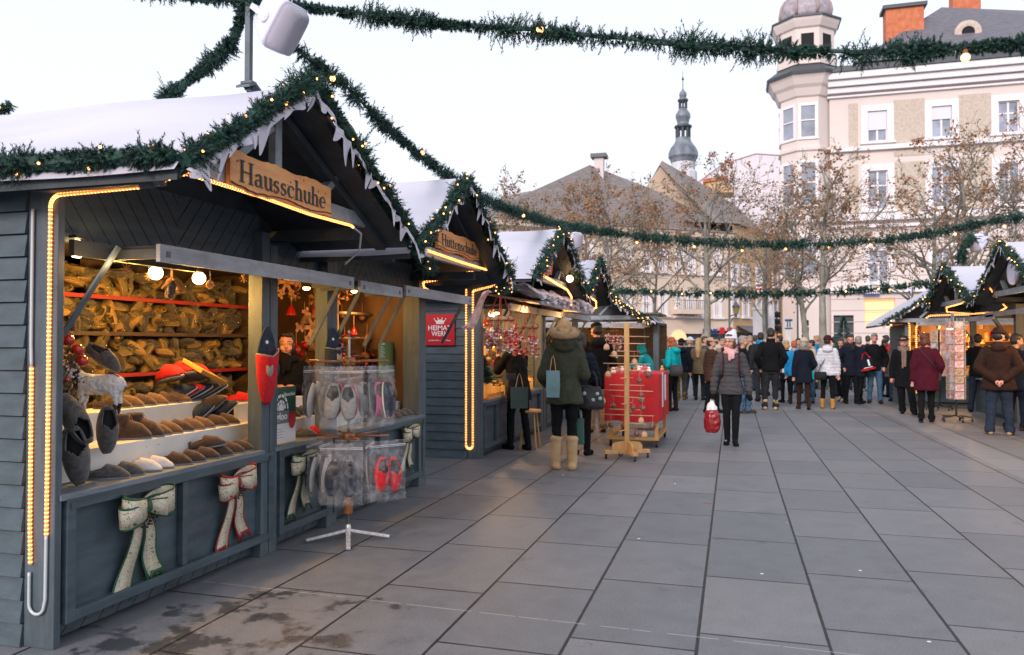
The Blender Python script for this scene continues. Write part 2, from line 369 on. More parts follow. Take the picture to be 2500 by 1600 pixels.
sl=bpy.data.lights.new('sun','SUN');sl.energy=1.95;sl.angle=rad(16);sl.color=(1,.85,.80);so=bpy.data.objects.new('sun',sl);COL.objects.link(so)
d=V((math.sin(SUN_AZ)*math.cos(SUN_EL),math.cos(SUN_AZ)*math.cos(SUN_EL),math.sin(SUN_EL)))
so.rotation_euler=d.to_track_quat('Z','Y').to_euler();so.location=(0,-10,30)
# ---------------------------------------------------------------- camera
cd=bpy.data.cameras.new('camera');cam=bpy.data.objects.new('camera',cd);COL.objects.link(cam);scene.camera=cam
cam.location=(0,0,H);cam.rotation_euler=(pi/2+PT,0,TH);cd.sensor_width=36;cd.lens=F/2500*36;cd.clip_end=2000;cd.clip_start=.05
cd.dof.use_dof=True;cd.dof.focus_distance=5.6;cd.dof.aperture_fstop=3.4
vs=scene.view_settings;vs.view_transform='Standard';vs.look='None';vs.exposure=.34;vs.gamma=1
scene.render.film_transparent=False
cy=scene.cycles;cy.use_denoising=True;cy.max_bounces=6;cy.diffuse_bounces=3;cy.glossy_bounces=3;cy.transparent_max_bounces=14;cy.transmission_bounces=4
cy.sample_clamp_indirect=4;cy.caustics_reflective=False;cy.caustics_refractive=False
def lamp(name,loc,power,col=(1,.56,.22),r=.05,label=None):
    l=bpy.data.lights.new(name,'POINT');l.energy=power;l.color=col;l.shadow_soft_size=r
    o=bpy.data.objects.new(name,l);COL.objects.link(o);o.location=loc;return o
# hand drawn roman letters for the carved boards
def glyphs(word,depth=.002):
    q=MB();st,th,xh=.125,.045,.62
    def rib(pts,ws,x):
        vs=[];n=len(pts);ws=ws if hasattr(ws,'__len__') else [ws]*n
        for i,(a,b) in enumerate(pts):
            p0=pts[max(0,i-1)];p1=pts[min(n-1,i+1)];dx,dy=p1[0]-p0[0],p1[1]-p0[1];l=math.hypot(dx,dy) or 1;nx,ny=-dy/l*ws[i]/2,dx/l*ws[i]/2
            vs+=[(x+a+nx,b+ny,depth),(x+a-nx,b-ny,depth),(x+a+nx,b+ny,0),(x+a-nx,b-ny,0)]
        f=[]
        for i in range(n-1):
            o=4*i;f+=[(o,o+1,o+5,o+4),(o,o+4,o+6,o+2),(o+1,o+3,o+7,o+5)]
        q.add(vs,f)
    def stem(c,a,b,x,w=st):rib([(c,a),(c,b)],w,x)
    def ser(c,y,x,w=.27):rib([(c-w/2,y),(c+w/2,y)],.05,x)
    def arcp(cx,cy,rx,ry,a0,a1,n=12):return[(cx+rx*math.cos(rad(a0+(a1-a0)*i/n)),cy+ry*math.sin(rad(a0+(a1-a0)*i/n))) for i in range(n+1)]
    def aw(P,cx,thick=st):return[th+(thick-th)*min(1,abs(p[0]-cx)*6.2) for p in P]
    def dot(c,y,x):q.add([(x+c+.05*math.cos(k*pi/4),y+.05*math.sin(k*pi/4),depth) for k in range(8)],[tuple(range(8))])
    x=0
    for ch in word:
        adv=.60
        if ch=='H':
            for c in(.15,.66):stem(c,.03,.97,x);ser(c,.02,x,.30);ser(c,.98,x,.30)
            rib([(.15,.5),(.66,.5)],.06,x);adv=.84
        elif ch in'hn':
            top=.98 if ch=='h' else xh;stem(.14,.03,top,x);ser(.14,.02,x);rib([(.02,top-.01),(.14,top)],.05,x)
            P=arcp(.31,.40,.15,.20,165,0);rib(P,[th+(st-th)*(i/12) for i in range(13)],x);stem(.46,.03,.41,x);ser(.46,.02,x,.24)
        elif ch in'uü':
            stem(.14,.20,xh,x);stem(.46,.03,xh,x);rib([(.02,xh-.01),(.14,xh)],.05,x);rib([(.34,xh-.01),(.46,xh)],.05,x);rib([(.46,.03),(.58,.03)],.05,x)
            P=arcp(.29,.22,.15,.20,180,350);rib(P,[st-(st-th)*(i/12) for i in range(13)],x)
            if ch=='ü':dot(.18,.80,x);dot(.42,.80,x)
        elif ch=='a':
            P=arcp(.26,.42,.15,.19,150,10);rib(P,[.08,.07,.05,.045,.045,.05,.06,.08,.10,.11,.12,st,st],x);stem(.41,.08,.44,x);rib([(.41,.06),(.47,.02),(.54,.05)],.06,x)
            P=arcp(.24,.18,.14,.16,60,330);rib(P,aw(P,.24),x);dot(.12,.50,x);adv=.56
        elif ch=='s':
            P=arcp(.23,.45,.12,.14,50,240,9)+arcp(.21,.17,.14,.16,60,-140,11);rib(P,[.06,.05,.05,.07,.10,.12,.12,.12,.12,.12,.12,.12,.12,.11,.09,.06,.05,.05,.05,.06,.07,.08],x)
            rib([(.33,.60),(.33,.47)],.035,x);rib([(.07,.18),(.07,.03)],.035,x);adv=.46
        elif ch=='c':
            P=arcp(.29,.31,.20,.29,40,320,16);rib(P,[.09,.05]+[th+(st-th)*max(0,-math.cos(rad(40+280*i/16))) for i in range(2,17)],x);dot(.43,.47,x);adv=.52
        elif ch=='e':
            P=arcp(.29,.31,.19,.29,5,315,16);rib(P,[.08,.06]+[th+(st-th)*max(0,-math.cos(rad(5+310*i/16))) for i in range(2,17)],x);rib([(.12,.33),(.47,.33)],.045,x);adv=.54
        elif ch=='t':
            stem(.18,.14,.80,x);rib([(.02,.60),(.36,.60)],.05,x);rib([(.18,.14),(.21,.05),(.28,.02),(.37,.08)],[st,.10,.06,.04],x);adv=.42
        x+=adv
    me=q.mesh('lettering',[INK]);return me
# ---------------------------------------------------------------- boards
def clip(poly,u0,v0,u1,v1):
    for ax,lim,sg in((0,u0,1),(0,u1,-1),(1,v0,1),(1,v1,-1)):
        out=[]
        for k in range(len(poly)):
            a,b=poly[k-1],poly[k];da,db=(a[ax]-lim)*sg,(b[ax]-lim)*sg
            if da>=0:out.append(a)
            if (da>0)!=(db>0) and da!=db:
                t=da/(da-db);out.append((a[0]+(b[0]-a[0])*t,a[1]+(b[1]-a[1])*t))
        poly=[p for i,p in enumerate(out) if i==0 or math.dist(p,out[i-1])>1e-5]
        if len(poly)<3:return None
    return poly
def planks(mb,u0,v0,u1,v1,ang,w,mapf,th=.014,gap=.006):
    """diagonal or straight boards filling a rectangle; mapf(u,v,d)"""
    c,s=math.cos(ang),math.sin(ang);L=(u1-u0)+(v1-v0)+1;cu,cv=(u0+u1)/2,(v0+v1)/2
    n=int(L/w)+2
    for k in range(-n,n):
        a,b=k*w+gap/2,(k+1)*w-gap/2
        q=[(cu+c*x-s*y,cv+s*x+c*y) for x,y in((-L,a),(L,a),(L,b),(-L,b))]
        q=clip(q,u0,v0,u1,v1)
        if not q:continue
        P=[mapf(x,y,th) for x,y in q];d=mapf(q[0][0],q[0][1],0)-mapf(q[0][0],q[0][1],th)
        mb.prism(P,d)
def TL(X0,Y0):  # left row: a->+Y, o->+X
    return Matrix(((0,1,0,X0),(1,0,0,Y0),(0,0,1,0),(0,0,0,1)))
def TR(X0,Y0):
    return Matrix(((0,-1,0,X0),(1,0,0,Y0),(0,0,1,0),(0,0,0,1)))
def TF(X0,Y0):
    return Matrix(((1,0,0,X0),(0,-1,0,Y0),(0,0,1,0),(0,0,0,1)))
def stall(label,T,A,gab,opens,flaps,postw=.10,shut=(),depth=1.75,endwall=True,endwall2=False,back=WOODD,truss=True,face=None,o_g=.92,wallc=.10,tarpdark=False,upper=True,solid=False,vee=None,open_z=1.95,noauto=False):
    """a (along the front), o (outwards), z"""
    root=thing('market_stall',label,'market stall',T@V((A/2,-depth/2,0)))
    def P(name,m,mb,par=None,**k):return mb.build(name,m,par or root,**k)
    def M():
        q=MB();q.T=T;return q
    al,ac,ar,ze,za=gab
    # roof boards + tarp
    q=M();th=.05;ob=-depth-.15
    for a0,z0,a1,z1 in((al,ze,ac,za),(ar,ze,ac,za)):
        q.prism([(a0,ob,z0-th),(a1,ob,z1-th),(a1,ob,z1),(a0,ob,z0)],(0,o_g-ob,0))
    P('roof_boards',PAINTD,q)
    q=M()
    for a0,z0,a1,z1,sg in((al,ze,ac,za,-1),(ar,ze,ac,za,1)):
        def fn(i,j,a0=a0,z0=z0,a1=a1,z1=z1,sg=sg):
            a=a0+sg*.03*(1-i)+(a1-a0)*i;o=ob-.02+(o_g+.03-ob)*j
            z=z0+(z1-z0)*i+.02-(.035*(1-i)if i<.02 else 0)+.012*math.sin(j*9+i*3)*math.sin(pi*i)+.022*noise.noise(V((a*2.3,o*1.1+i*2,1)))+.016*abs(math.sin(o*2.1+i*2.6+al))*math.sin(pi*i)
            return V((a,o,z))
        q.grid(fn,20,60)
    P('tarpaulin',TARP,q,smooth=True)
    # felt snow trim with drips along the gable edge
    q=M();rr=random.Random(int(al*100)+5)
    for a0,z0,a1,z1 in((al,ze,ac,za),(ac,za,ar,ze)):
        L=math.hypot(a1-a0,z1-z0);n=max(8,int(L/.055));pts=[]
        t=0;top=[];bot=[]
        d=V((a1-a0,0,z1-z0)).normalized()
        k=0
        while t<L:
            wd=rr.uniform(.06,.15);dr=rr.uniform(.05,.13) if rr.random()<.5 else rr.uniform(.012,.035);bend=rr.uniform(-.6,.6)*wd
            for ei in range(11):
                e=ei/10;dd=math.sin(pi*e)**1.7;tt=min(L,max(0,t+wd*e+bend*dd*dd));p=V((a0,o_g+.045,z0-.03))+d*min(L,t+wd*e);pb=V((a0,o_g+.065,z0-.03))+d*tt
                top.append(p+V((0,0,.02)));bot.append(pb+V((0,.035*math.sin(k*1.3+1)*dd,-.018-dr*dd)))
            t+=wd;k+=1
        n=len(top);mid=[(a+b)/2+V((0,.012,.01)) for a,b in zip(top,bot)]
        q.add(top+mid,[(i,i+1,n+i+1,n+i) for i in range(n-1)]);top=mid
        q.add(top+bot,[(i,i+1,n+i+1,n+i) for i in range(n-1)])
    P('felt_snow_trim',SNOWT,q)
    # truss
    if truss:
        q=M();o1=o_g-.17;zb=ze+.05
        hw=(ar-al)/2-.12;
        q.bx(al+.26,o1-.05,zb,ar-.35,o1,zb+.09)
        q.bx(ac-.03-.0,o1-.05,zb+.09,ac+.035,o1-.003,za-.1)
        for sg in(-1,1): q.beam((ac+sg*.42*hw,o1-.027,zb+.10),(ac+sg*.06,o1-.027,za-.22) if sg<0 else (ac+.6*hw,o1-.027,zb+.42*(za-zb)),.045,.065,(0,1,0))
        q.T=T
        P('truss',TRUSS,q,bev=.003)
        q=M()
        for a0,a1 in((al,ac),(ar,ac)):
            q.beam((a0+.04*(1 if a0<ac else -1),o1-.028,ze-.05),(a1,o1-.028,za-.11),.045,.08,(0,1,0))
        for a0 in(al+.12,ar-.42):q.bx(a0,.02,ze-.03,a0+.08,o_g-.22,ze+.045)
        P('rafters',PAINTD,q,bev=.003)
    # corner posts
    for i_,(a,wd) in enumerate(opens['posts']):
        q=M();q.bx(a,-.09 if (i_==0 and endwall) or (endwall2 and i_==len(opens['posts'])-1) else -.02,0,a+wd,wallc-.01,ze+.02)
        P('post',PAINTV,q,bev=.004)
    # upper front wall
    if upper:
        for (a0,a1,sgn) in (vee or [(0.1,A/2,1),(A/2,A-.05,-1)]):
            q=M();planks(q,a0,open_z,a1,ze+.14,rad(-52*sgn),.085,lambda u,v,d:V((u,d+.0,v)))
            q.bx(a0,-.03,open_z,a1,-.002,ze+.14)
            P('upper_boarding',PAINT if face is None else face,q)
    # gable infill dark
    q=M();q.prism([(al+.1,-.05,ze+.02),(ar-.1,-.05,ze+.02),(ac,-.05,za-.06)],(0,.02,0));P('gable_wall',PAINTD,q)
    # end wall clapboards
    def clap(a,sg):
        q=M();z=.0
        while z<ze-.02:
            z1=min(z+.108,ze)
            # each board slightly tilted
            vs=[(a+sg*.022,-depth,z+.004),(a+sg*.022,-.09,z+.004),(a+sg*.006,-.09,z1),(a+sg*.006,-depth,z1),(a-sg*.01,-depth,z+.004),(a-sg*.01,-.09,z+.004),(a-sg*.01,-.09,z1),(a-sg*.01,-depth,z1)]
            q.add(vs,[(0,1,2,3),(0,4,5,1),(3,2,6,7),(1,5,6,2),(0,3,7,4),(4,7,6,5)]);z+=.11
        q.bx(a-sg*.012,-depth,0,a-sg*.03,-.09,ze);P('end_wall',PAINT,q)
    if endwall:clap(0,-1)
    if endwall2:clap(A,1)
    q=M();q.bx(.02,-depth-.03,0,A-.02,-depth,ze+.0);P('back_wall',back,q)
    q=M();q.bx(.02,-depth,open_z+.16,A-.02,-.05,open_z+.20);P('ceiling',WOODD,q)
    # base wall and counter
    for a0,a1 in opens['bays']:
        q=M();planks(q,a0,0.02,a1,.68,rad(50),.09,lambda u,v,d:V((u,d,v)));q.bx(a0,-.04,.02,a1,-.003,.68);P('base_boarding',PAINT,q)
        q=M();q.bx(a0-.02,-.30,.695,a1+.02,.10,.725);P('counter',PAINTL,q,bev=.004)
    for (a0,a1,mull,tilt) in shut:
        q=M();z0,z1=.10,.70;t=.055;o0,o1=.035,.085
        q.mat(0).bx(a0+.05,o0,z0+.05,a1-.05,o0+.016,z1-.05)
        q.mat(0);
        q.bx(a0,o0,z0,a0+t,o1+.02,z1);q.bx(a1-t,o0,z0,a1,o1+.02,z1)
        q.bx(a0+t,o0+.003,z1-t,a1-t,o1+.018,z1-.002);q.bx(a0+t,o0+.003,z0+.002,a1-t,o1+.018,z0+t)
        for m in mull:q.bx(m-.022,o0+.018,z0+t,m+.022,o1+.01,z1-t)
        P('folded_shutter',PAINT,q,bev=.004)
        for m in(a0+.02,a1-.06):
            q=M();q.bx(m,o1+.021,z1-.05,m+.03,o1+.026,z1-.02);P('hinge_plate',POLE,q)
    # awning flaps
    for (a0,a1,of,z) in flaps:
        big=noauto and a0==flaps[0][0]
        q=M();q.mat(0).bx(a0+.02,.02,z+.025,a1-.02,of,z+.04);q.mat(1).bx(a0,of,z-.045,a1,of+.025,z+.045)
        q.mat(2).bx(a0,.03,z-.03,a0+.02,of-.002,z+.022).bx(a1-.02,.03,z-.03,a1,of-.002,z+.022)
        for m in(a0+.06,a1-.06):q.mat(3).bx(m-.014,of+.0255,z-.02,m+.014,of+.0285,z+.012)
        P('awning_flap',[PAINTD,FASC,PAINTD,POLE],q)
        for m in(a0+.10,a1-.12):
            if big and m==a0+.10:continue
            q=M();q.beam((m,of-.03,z-.02),(m+(.02 if m<(a0+a1)/2 else 0),.075,z-.47),.012,.032,(0,1,0));P('awning_strut',PAINTV,q)
    return root
S1=stall('near grey timber stall with carved sign, globe lamps and counter of brown felt clogs',TL(-3.21,2.97),1.98,(-.19,.84,2.24,2.20,2.87),
   dict(posts=[(0,.04),(1.67,.09)],bays=[(.045,1.68)]),[(.34,2.43,.36,1.915)],shut=[(.06,1.80,(.91,),0)],vee=[(.045,.92,1),(.92,1.74,-1)],open_z=1.96,noauto=True)
S2=stall('second grey timber stall, fronted by the bagged slipper rack and holding a vendor',TL(-3.21,4.74),2.81,(.50,1.64,2.98,2.12,2.87),
   dict(posts=[(0,.09),(.78,.16),(2.63,.18)],bays=[(.08,2.75)]),[(.77,1.56,.36,1.90),(1.64,3.42,.36,1.925)],shut=[(.11,.82,(),0),(.88,2.76,(1.75,),0)],endwall=False,endwall2=True,vee=[(.10,1.6,-1),(1.6,2.62,1)],open_z=1.96)
S3=stall('grey stall with white tulle on its awning and red hanging mobiles',TL(-3.21,9.35),3.3,(-.65,.9,2.5,2.22,2.98),
   dict(posts=[(0,.12),(1.3,.1),(3.18,.12)],bays=[(.1,3.2)]),[(.3,1.75,.36,1.93),(1.85,3.4,.36,1.93)],shut=[(.12,1.4,(.7,),0),(1.5,3.1,(2.3,),0)],open_z=1.97)
S4=stall('grey stall beyond the tulle awning with fir hung gable and red plaque',TL(-3.21,12.7),2.9,(-.75,.55,1.6,2.2,2.88),
   dict(posts=[(0,.12),(1.4,.1),(2.78,.12)],bays=[(.1,2.8)]),[(.1,2.7,.36,1.95)],shut=[(.12,1.4,(.7,),0)],open_z=1.97)
S5=stall('dark fronted stall at the end of the left row with icicle lights on its eave',TF(-4.6,17.0),3.0,(-.3,1.1,2.95,1.92,2.85),
   dict(posts=[(0,.12),(2.85,.12)],bays=[(.1,2.9)]),[(.2,2.8,.3,1.85)],shut=[(.12,1.4,(.7,),0)],open_z=1.93,o_g=.5)
R1=stall('right hand stall with golden lit interior behind the man in brown',TR(4.95,12.2),3.3,(.1,1.72,3.3,2.2,3.03),
   dict(posts=[(0,.12),(3.18,.12)],bays=[(.1,3.2)]),[(.3,2.0,.4,2.0),(2.1,4.6,.4,2.0)],shut=[(.12,1.6,(.9,),0)],endwall=False,open_z=2.05)
R2=stall('right hand stall behind the postcard rack',TR(4.95,16.2),3.0,(-.65,1.37,2.85,2.2,3.0),
   dict(posts=[(0,.12),(2.85,.12)],bays=[(.1,2.9)]),[(.1,2.8,.4,1.95)],shut=[(.12,1.6,(.9,),0)],endwall=True,open_z=2.0)
R3=stall('stall facing down the row with golden shelves behind the postcard racks',TF(3.75,20.2),3.2,(-.55,.95,2.9,1.9,2.85),
   dict(posts=[(0,.12),(3.05,.12)],bays=[(.1,3.1)]),[(.2,3.0,.3,1.92)],shut=[(.12,1.4,(.7,),0),(1.5,2.9,(2.1,),0)],open_z=1.95,o_g=.5)
# ---------------------------------------------------------------- carved name boards
def nameboard(label,word,X,y0,y1,zt,zb,slope=0,seed=1):
    q=MB();rr=random.Random(seed);n=28;top=[];bot=[]
    for i in range(n+1):
        t=i/n;y=y0+(y1-y0)*t
        top.append(V((X,y,zt+.006*math.sin(t*17+seed)+rr.uniform(-.003,.003)-.02*abs(math.sin(t*3))*0)));bot.append(V((X,y,zb+.009*math.sin(t*12+seed*2)+rr.uniform(-.004,.004))))
    th=V((.028,0,0))
    q.mat(0);vs=top+bot;m=n+1
    q.add([p+th for p in vs],[(i,m+i,m+i+1,i+1) for i in range(n)])
    q.add(vs,[(i,i+1,m+i+1,m+i) for i in range(n)])
    q.add(top+[p+th for p in top],[(i,m+i,m+i+1,i+1) for i in range(n)])
    q.mat(1).add(bot+[p+th+V((.012,0,.016)) for p in bot]+[p+th+V((0,0,.020)) for p in bot],[(i,i+1,m+i+1,m+i) for i in range(n)]+[(m+i,m+i+1,2*m+i+1,2*m+i) for i in range(n)])
    q.mat(0)
    for i in(0,n):q.add([top[i],bot[i],bot[i]+th,top[i]+th],[(0,1,2,3)])
    s=q.build('name_board',[PINE,BARK],None,label=label,cat='sign')
    kn=MB()
    for _ in range(18):
        y=rr.uniform(y0+.05,y1-.05);z=rr.uniform(zb+.03,zt-.02);r=rr.uniform(.003,.0075);kn.T=Matrix.Translation((X+.0285,y,z))@Matrix.Rotation(pi/2,4,'Y');kn.lathe([(r,0),(r,.0012)],n=8)
    kn.T=None;kn.build('knots',BARK,s)
    try:f=None
    except Exception:pass
    me=glyphs(word)
    place_text(me,INK,s,(X+.031,(y0+y1)/2+.0,(zt+zb)/2+.0),(0,1,0),(0,0,1),fit=((y1-y0)*.86,(zt-zb)*.60))
    return s
nameboard('carved pine board with live edge reading Hausschuhe','Hausschuhe',-2.455,3.33,4.33,2.425,2.235,seed=1)
nameboard('smaller looking pine board reading Hüttenschuhe on the second gable','Hüttenschuhe',-2.455,6.14,7.22,2.43,2.26,seed=4)
# ---------------------------------------------------------------- garlands
def garland(label,path,rad_,dens=260,nl=.028,tw=.06,mats=NEED,bulbs=0,bulb_r=.009,bulbmat=BULB,group='fir garlands',droop=.3,wire=None,seed=0,kind='fir_garland',clump=.0,btag='fairy_bulb'):
    rr=random.Random(seed*31+len(path));P=[V(p) for p in path];seg=[(P[i],P[i+1],(P[i+1]-P[i]).length) for i in range(len(P)-1)]
    tot=sum(s[2] for s in seg)
    def at(t):
        t*=tot
        for a,b,l in seg:
            if t<=l or (a,b,l)==seg[-1]:return a+(b-a)*min(1,t/l),(b-a).normalized()
            t-=l
    q=MB();cp=[];nn_=max(8,int(tot/.03))
    for i in range(nn_+1):p,d=at(i/nn_);cp.append(p+V((noise.noise(p*6),noise.noise(p*6+V((9,0,0))),noise.noise(p*7)))*rad_*.3)
    q.mat(0).tube(cp,[rad_*(.42+.5*abs(noise.noise(p*9)))*(1 if not clump else min(1,max(.35,.6+clump*noise.noise(p*6.3+V((seed*2,3,0)))*1.5))) for p in cp],7)
    q.mat(0)
    N=int(dens*tot)
    for k in range(N):
        t=rr.random();p,d=at(t)
        # clumpy outline
        cl=.65+.5*noise.noise(p*5.5+V((seed,0,0)))*2 if clump==0 else min(1.25,max(.3,.8+clump*noise.noise(p*4.3+V((seed,0,0)))*1.6))
        if clump and rr.random()>min(1,max(.35,.72+clump*noise.noise(p*6.3+V((seed*2,3,0)))*1.5)):continue
        r=d.orthogonal().normalized();ang=rr.random()*2*pi
        nrm=(Matrix.Rotation(ang,3,d)@r)
        s=p+nrm*rr.uniform(0,rad_*.45)
        dirv=(nrm+d*rr.uniform(-.7,.7)+V((0,0,-droop*rr.random()))).normalized()
        L=tw*rr.uniform(.6,1.35)*cl
        e=s+dirv*L;side=dirv.orthogonal().normalized()
        nn=14
        if rr.random()<.07:L*=1.6;e=s+dirv*L;nn=22
        for i in range(nn):
            f=(i+.5)/nn;b=s+dirv*(L*f);a2=i*2.4+k
            nd=(Matrix.Rotation(a2,3,dirv)@side)*.75+dirv*.75
            nd.normalize();tip=b+nd*nl*rr.uniform(.7,1.15)
            w=dirv.cross(nd).normalized()*nl*.17
            q.add([b-w,b+w,tip],[(0,1,2)])
        q.add([s-side*.0018,s+side*.0018,e],[(0,1,2)])
    if wire:q.mat(1).tube(wire,.008,6)
    o=q.build(kind,[mats,POLE] if wire else [mats],None,label=label,cat='garland',group=group if group else None)
    if bulbs:
        b=MB();b.ell((0,0,0),bulb_r,8,6);b.mat(1).tube([(0,0,bulb_r*.8),(0,0,bulb_r*2.2)],bulb_r*.45,6)
        me=b.mesh('bulb',[bulbmat,PAINTD],smooth=True)
        for k in range(bulbs):
            t=(k+.5+rr.uniform(-.3,.3))/bulbs;p,d=at(t);r=d.orthogonal().normalized();nrm=Matrix.Rotation(rr.random()*2*pi,3,d)@r
            if nrm.y>0:nrm.y*=-1
            x=link(btag,me,o,loc=p+nrm*rad_*rr.uniform(.7,1.2)-o.location)
    return o
def gl_gable(label,T,gab,o_g,**k):
    al,ac,ar,ze,za=gab
    pts=[T@V((al,o_g+.04,ze)),T@V(((al+ac)/2,o_g+.04,(ze+za)/2+.0)),T@V((ac,o_g+.04,za+.02)),T@V(((ar+ac)/2,o_g+.04,(ze+za)/2)),T@V((ar,o_g+.04,ze))]
    return garland(label,pts,**k)
T1=TL(-3.21,2.97);T2=TL(-3.21,4.74)
gl_gable('fir garland with amber bulbs over the Hausschuhe gable',T1,(-.19,.84,2.24,2.23,2.90),.92,rad_=.062,dens=900,nl=.020,tw=.078,bulbs=34,bulb_r=.0062,seed=1,group=None)
garland('dense fir garland along the near eave left of the Hausschuhe gable',[(-2.30,2.76,2.25),(-2.7,2.76,2.26),(-3.2,2.76,2.265),(-3.9,2.76,2.27)],.062,1000,.020,.075,bulbs=9,bulb_r=.0062,seed=2,group=None)
gl_gable('fir garland with amber bulbs over the Hüttenschuhe gable',T2,(.50,1.64,2.98,2.12,2.87),.92,rad_=.062,dens=720,nl=.021,tw=.070,bulbs=40,bulb_r=.007,seed=3,group=None)
garland('short drooping fir garland hanging where the first two gables meet',[(-2.25,5.22,2.2),(-2.24,5.33,2.06),(-2.25,5.46,2.0),(-2.26,5.6,2.08)],.05,480,.022,.06,bulbs=3,seed=4,group=None,bulb_r=.007)
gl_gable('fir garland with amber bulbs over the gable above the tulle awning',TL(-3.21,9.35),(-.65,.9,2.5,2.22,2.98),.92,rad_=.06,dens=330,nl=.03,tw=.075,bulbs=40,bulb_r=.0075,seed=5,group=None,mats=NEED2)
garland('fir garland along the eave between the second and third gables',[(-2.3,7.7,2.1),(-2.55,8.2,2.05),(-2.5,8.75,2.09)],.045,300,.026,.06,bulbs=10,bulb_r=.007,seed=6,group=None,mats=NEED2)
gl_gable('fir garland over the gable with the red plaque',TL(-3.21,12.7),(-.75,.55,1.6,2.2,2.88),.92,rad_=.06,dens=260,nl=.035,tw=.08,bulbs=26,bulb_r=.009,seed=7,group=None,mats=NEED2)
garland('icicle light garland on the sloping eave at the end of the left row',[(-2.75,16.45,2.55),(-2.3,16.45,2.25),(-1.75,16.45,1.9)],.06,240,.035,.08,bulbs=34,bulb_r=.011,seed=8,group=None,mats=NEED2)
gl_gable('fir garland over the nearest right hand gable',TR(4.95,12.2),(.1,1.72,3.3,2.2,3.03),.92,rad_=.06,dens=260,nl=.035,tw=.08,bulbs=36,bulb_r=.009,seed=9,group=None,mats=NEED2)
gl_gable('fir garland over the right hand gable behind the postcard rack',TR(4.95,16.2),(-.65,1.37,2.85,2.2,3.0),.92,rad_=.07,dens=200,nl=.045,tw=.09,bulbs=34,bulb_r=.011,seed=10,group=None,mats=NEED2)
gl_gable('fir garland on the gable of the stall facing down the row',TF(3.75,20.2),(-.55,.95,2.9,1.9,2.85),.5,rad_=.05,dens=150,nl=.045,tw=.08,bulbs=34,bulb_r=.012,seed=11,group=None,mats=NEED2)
# overhead festoons
def sag(a,b,s,n=9):
    a,b=V(a),V(b);return [a+(b-a)*(i/n)-V((0,0,s*4*(i/n)*(1-i/n))) for i in range(n+1)]
def pxl(pts,Y):return [PY(u,v,Y) for u,v in pts]
node=V((-2.74,3.92,3.46))
C=[node]+pxl([(760,20),(900,38),(1100,62),(1300,76),(1500,96),(1700,112),(1900,124),(2090,132),(2300,122),(2500,104),(2700,85)],3.92)
garland('long overhead garland crossing the square from the loudspeaker pole to the right',C,.036,1150,.018,.050,wire=[p+V((0,.0,.012)) for p in C],seed=20,group=None,clump=1.1,kind='overhead_garland')
garland('overhead garland falling away from the loudspeaker pole to the upper left',[node,PY(560,115,4.1),PY(500,165,4.25),PY(450,205,4.4),PY(395,245,4.6)],.044,900,.019,.060,seed=21,group=None,kind='overhead_garland')
garland('overhead garland leaving the frame top left of the loudspeaker pole',[node,PY(500,-2,3.85),PY(400,-18,3.8),PY(250,-26,3.75)],.034,700,.017,.052,seed=22,group=None,kind='overhead_garland')
D=[PX(735,130,-2.6),PX(800,180,-2.6),PX(850,215,-2.6),PX(930,300,-2.6),PX(1000,360,-2.6),PX(1060,405,-2.6),PX(1110,440,-2.62),PX(1200,495,-2.62),PX(1280,525,-2.62),PX(1362,548,-2.62)]
D=[node]+D
garland('overhead garland running along the stall roofs away from the loudspeaker',D,.046,850,.020,.060,seed=23,group=None,clump=.8,kind='overhead_garland')
E_=[PX(1362,548,-2.62)]+pxl([(1450,562),(1600,582),(1750,594),(1900,598),(2050,594)],13.5)+[PY(2200,582,13.8),PY(2320,562,14.2),PY(2420,540,14.4),PY(2520,525,14.5)]
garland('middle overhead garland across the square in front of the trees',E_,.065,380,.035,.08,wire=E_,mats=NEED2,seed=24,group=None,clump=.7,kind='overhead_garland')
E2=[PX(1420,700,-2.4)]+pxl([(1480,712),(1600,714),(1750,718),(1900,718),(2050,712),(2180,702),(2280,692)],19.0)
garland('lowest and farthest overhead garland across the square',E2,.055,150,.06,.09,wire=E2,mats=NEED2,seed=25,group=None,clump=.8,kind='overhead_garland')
E3=[PY(2345,640,14.0),PY(2350,610,14.0),PY(2375,575,14.1)]
garland('upright fir wrapping on the pole of the right hand loudspeaker',E3,.06,330,.04,.08,mats=NEED2,seed=26,group=None,kind='overhead_garland')
garland('red flecked fir tip hanging at the far left edge of the frame',[PY(-25,280,4.6),PY(5,268,4.6),PY(28,255,4.6)],.02,700,.02,.04,bulbs=2,seed=27,group=None,kind='fir_sprig')
# big festoon bulbs with sockets
bb=thing('festoon_bulb','lit festoon bulb on the long overhead garland, the one left of centre','light bulb',(0,0,0),None)
q=MB();q.ell((0,0,0),.0195,14,10);q.build('bulb',BIGB,bb,smooth=True)
q=MB();q.lathe([(.009,.014),(.011,.02),(.010,.034),(.005,.038)],n=10);q.build('socket',BRK if False else BARK,bb,smooth=True)
bb.location=PY(1318,73,3.9)
for u,v,Y,sc,lab in((2357,141,3.88,1.0,'lit festoon bulb on the long overhead garland, near the round attic window'),):
    dup(bb,PY(u,v,Y),0,lab)
for u,v,lab in((812,192,'lit festoon bulb on the garland just below the white loudspeaker'),(1031,374,'lit festoon bulb on the roof side garland above the second tarpaulin'),(1278,527,'lit festoon bulb on the roof side garland before the third gable')):
    dup(bb,PX(u,v,-2.57),0,lab)
for i,(u,v) in enumerate([(1555,592),(1695,602),(1812,612),(1918,608),(2025,604),(2125,598),(2230,582),(2332,572),(2452,553)]):
    dup(bb,PY(u,v,13.6 if u<2150 else 14.0),0,'small lit bulb on the middle overhead garland','lit bulbs along the middle overhead garland',scale=1.15)
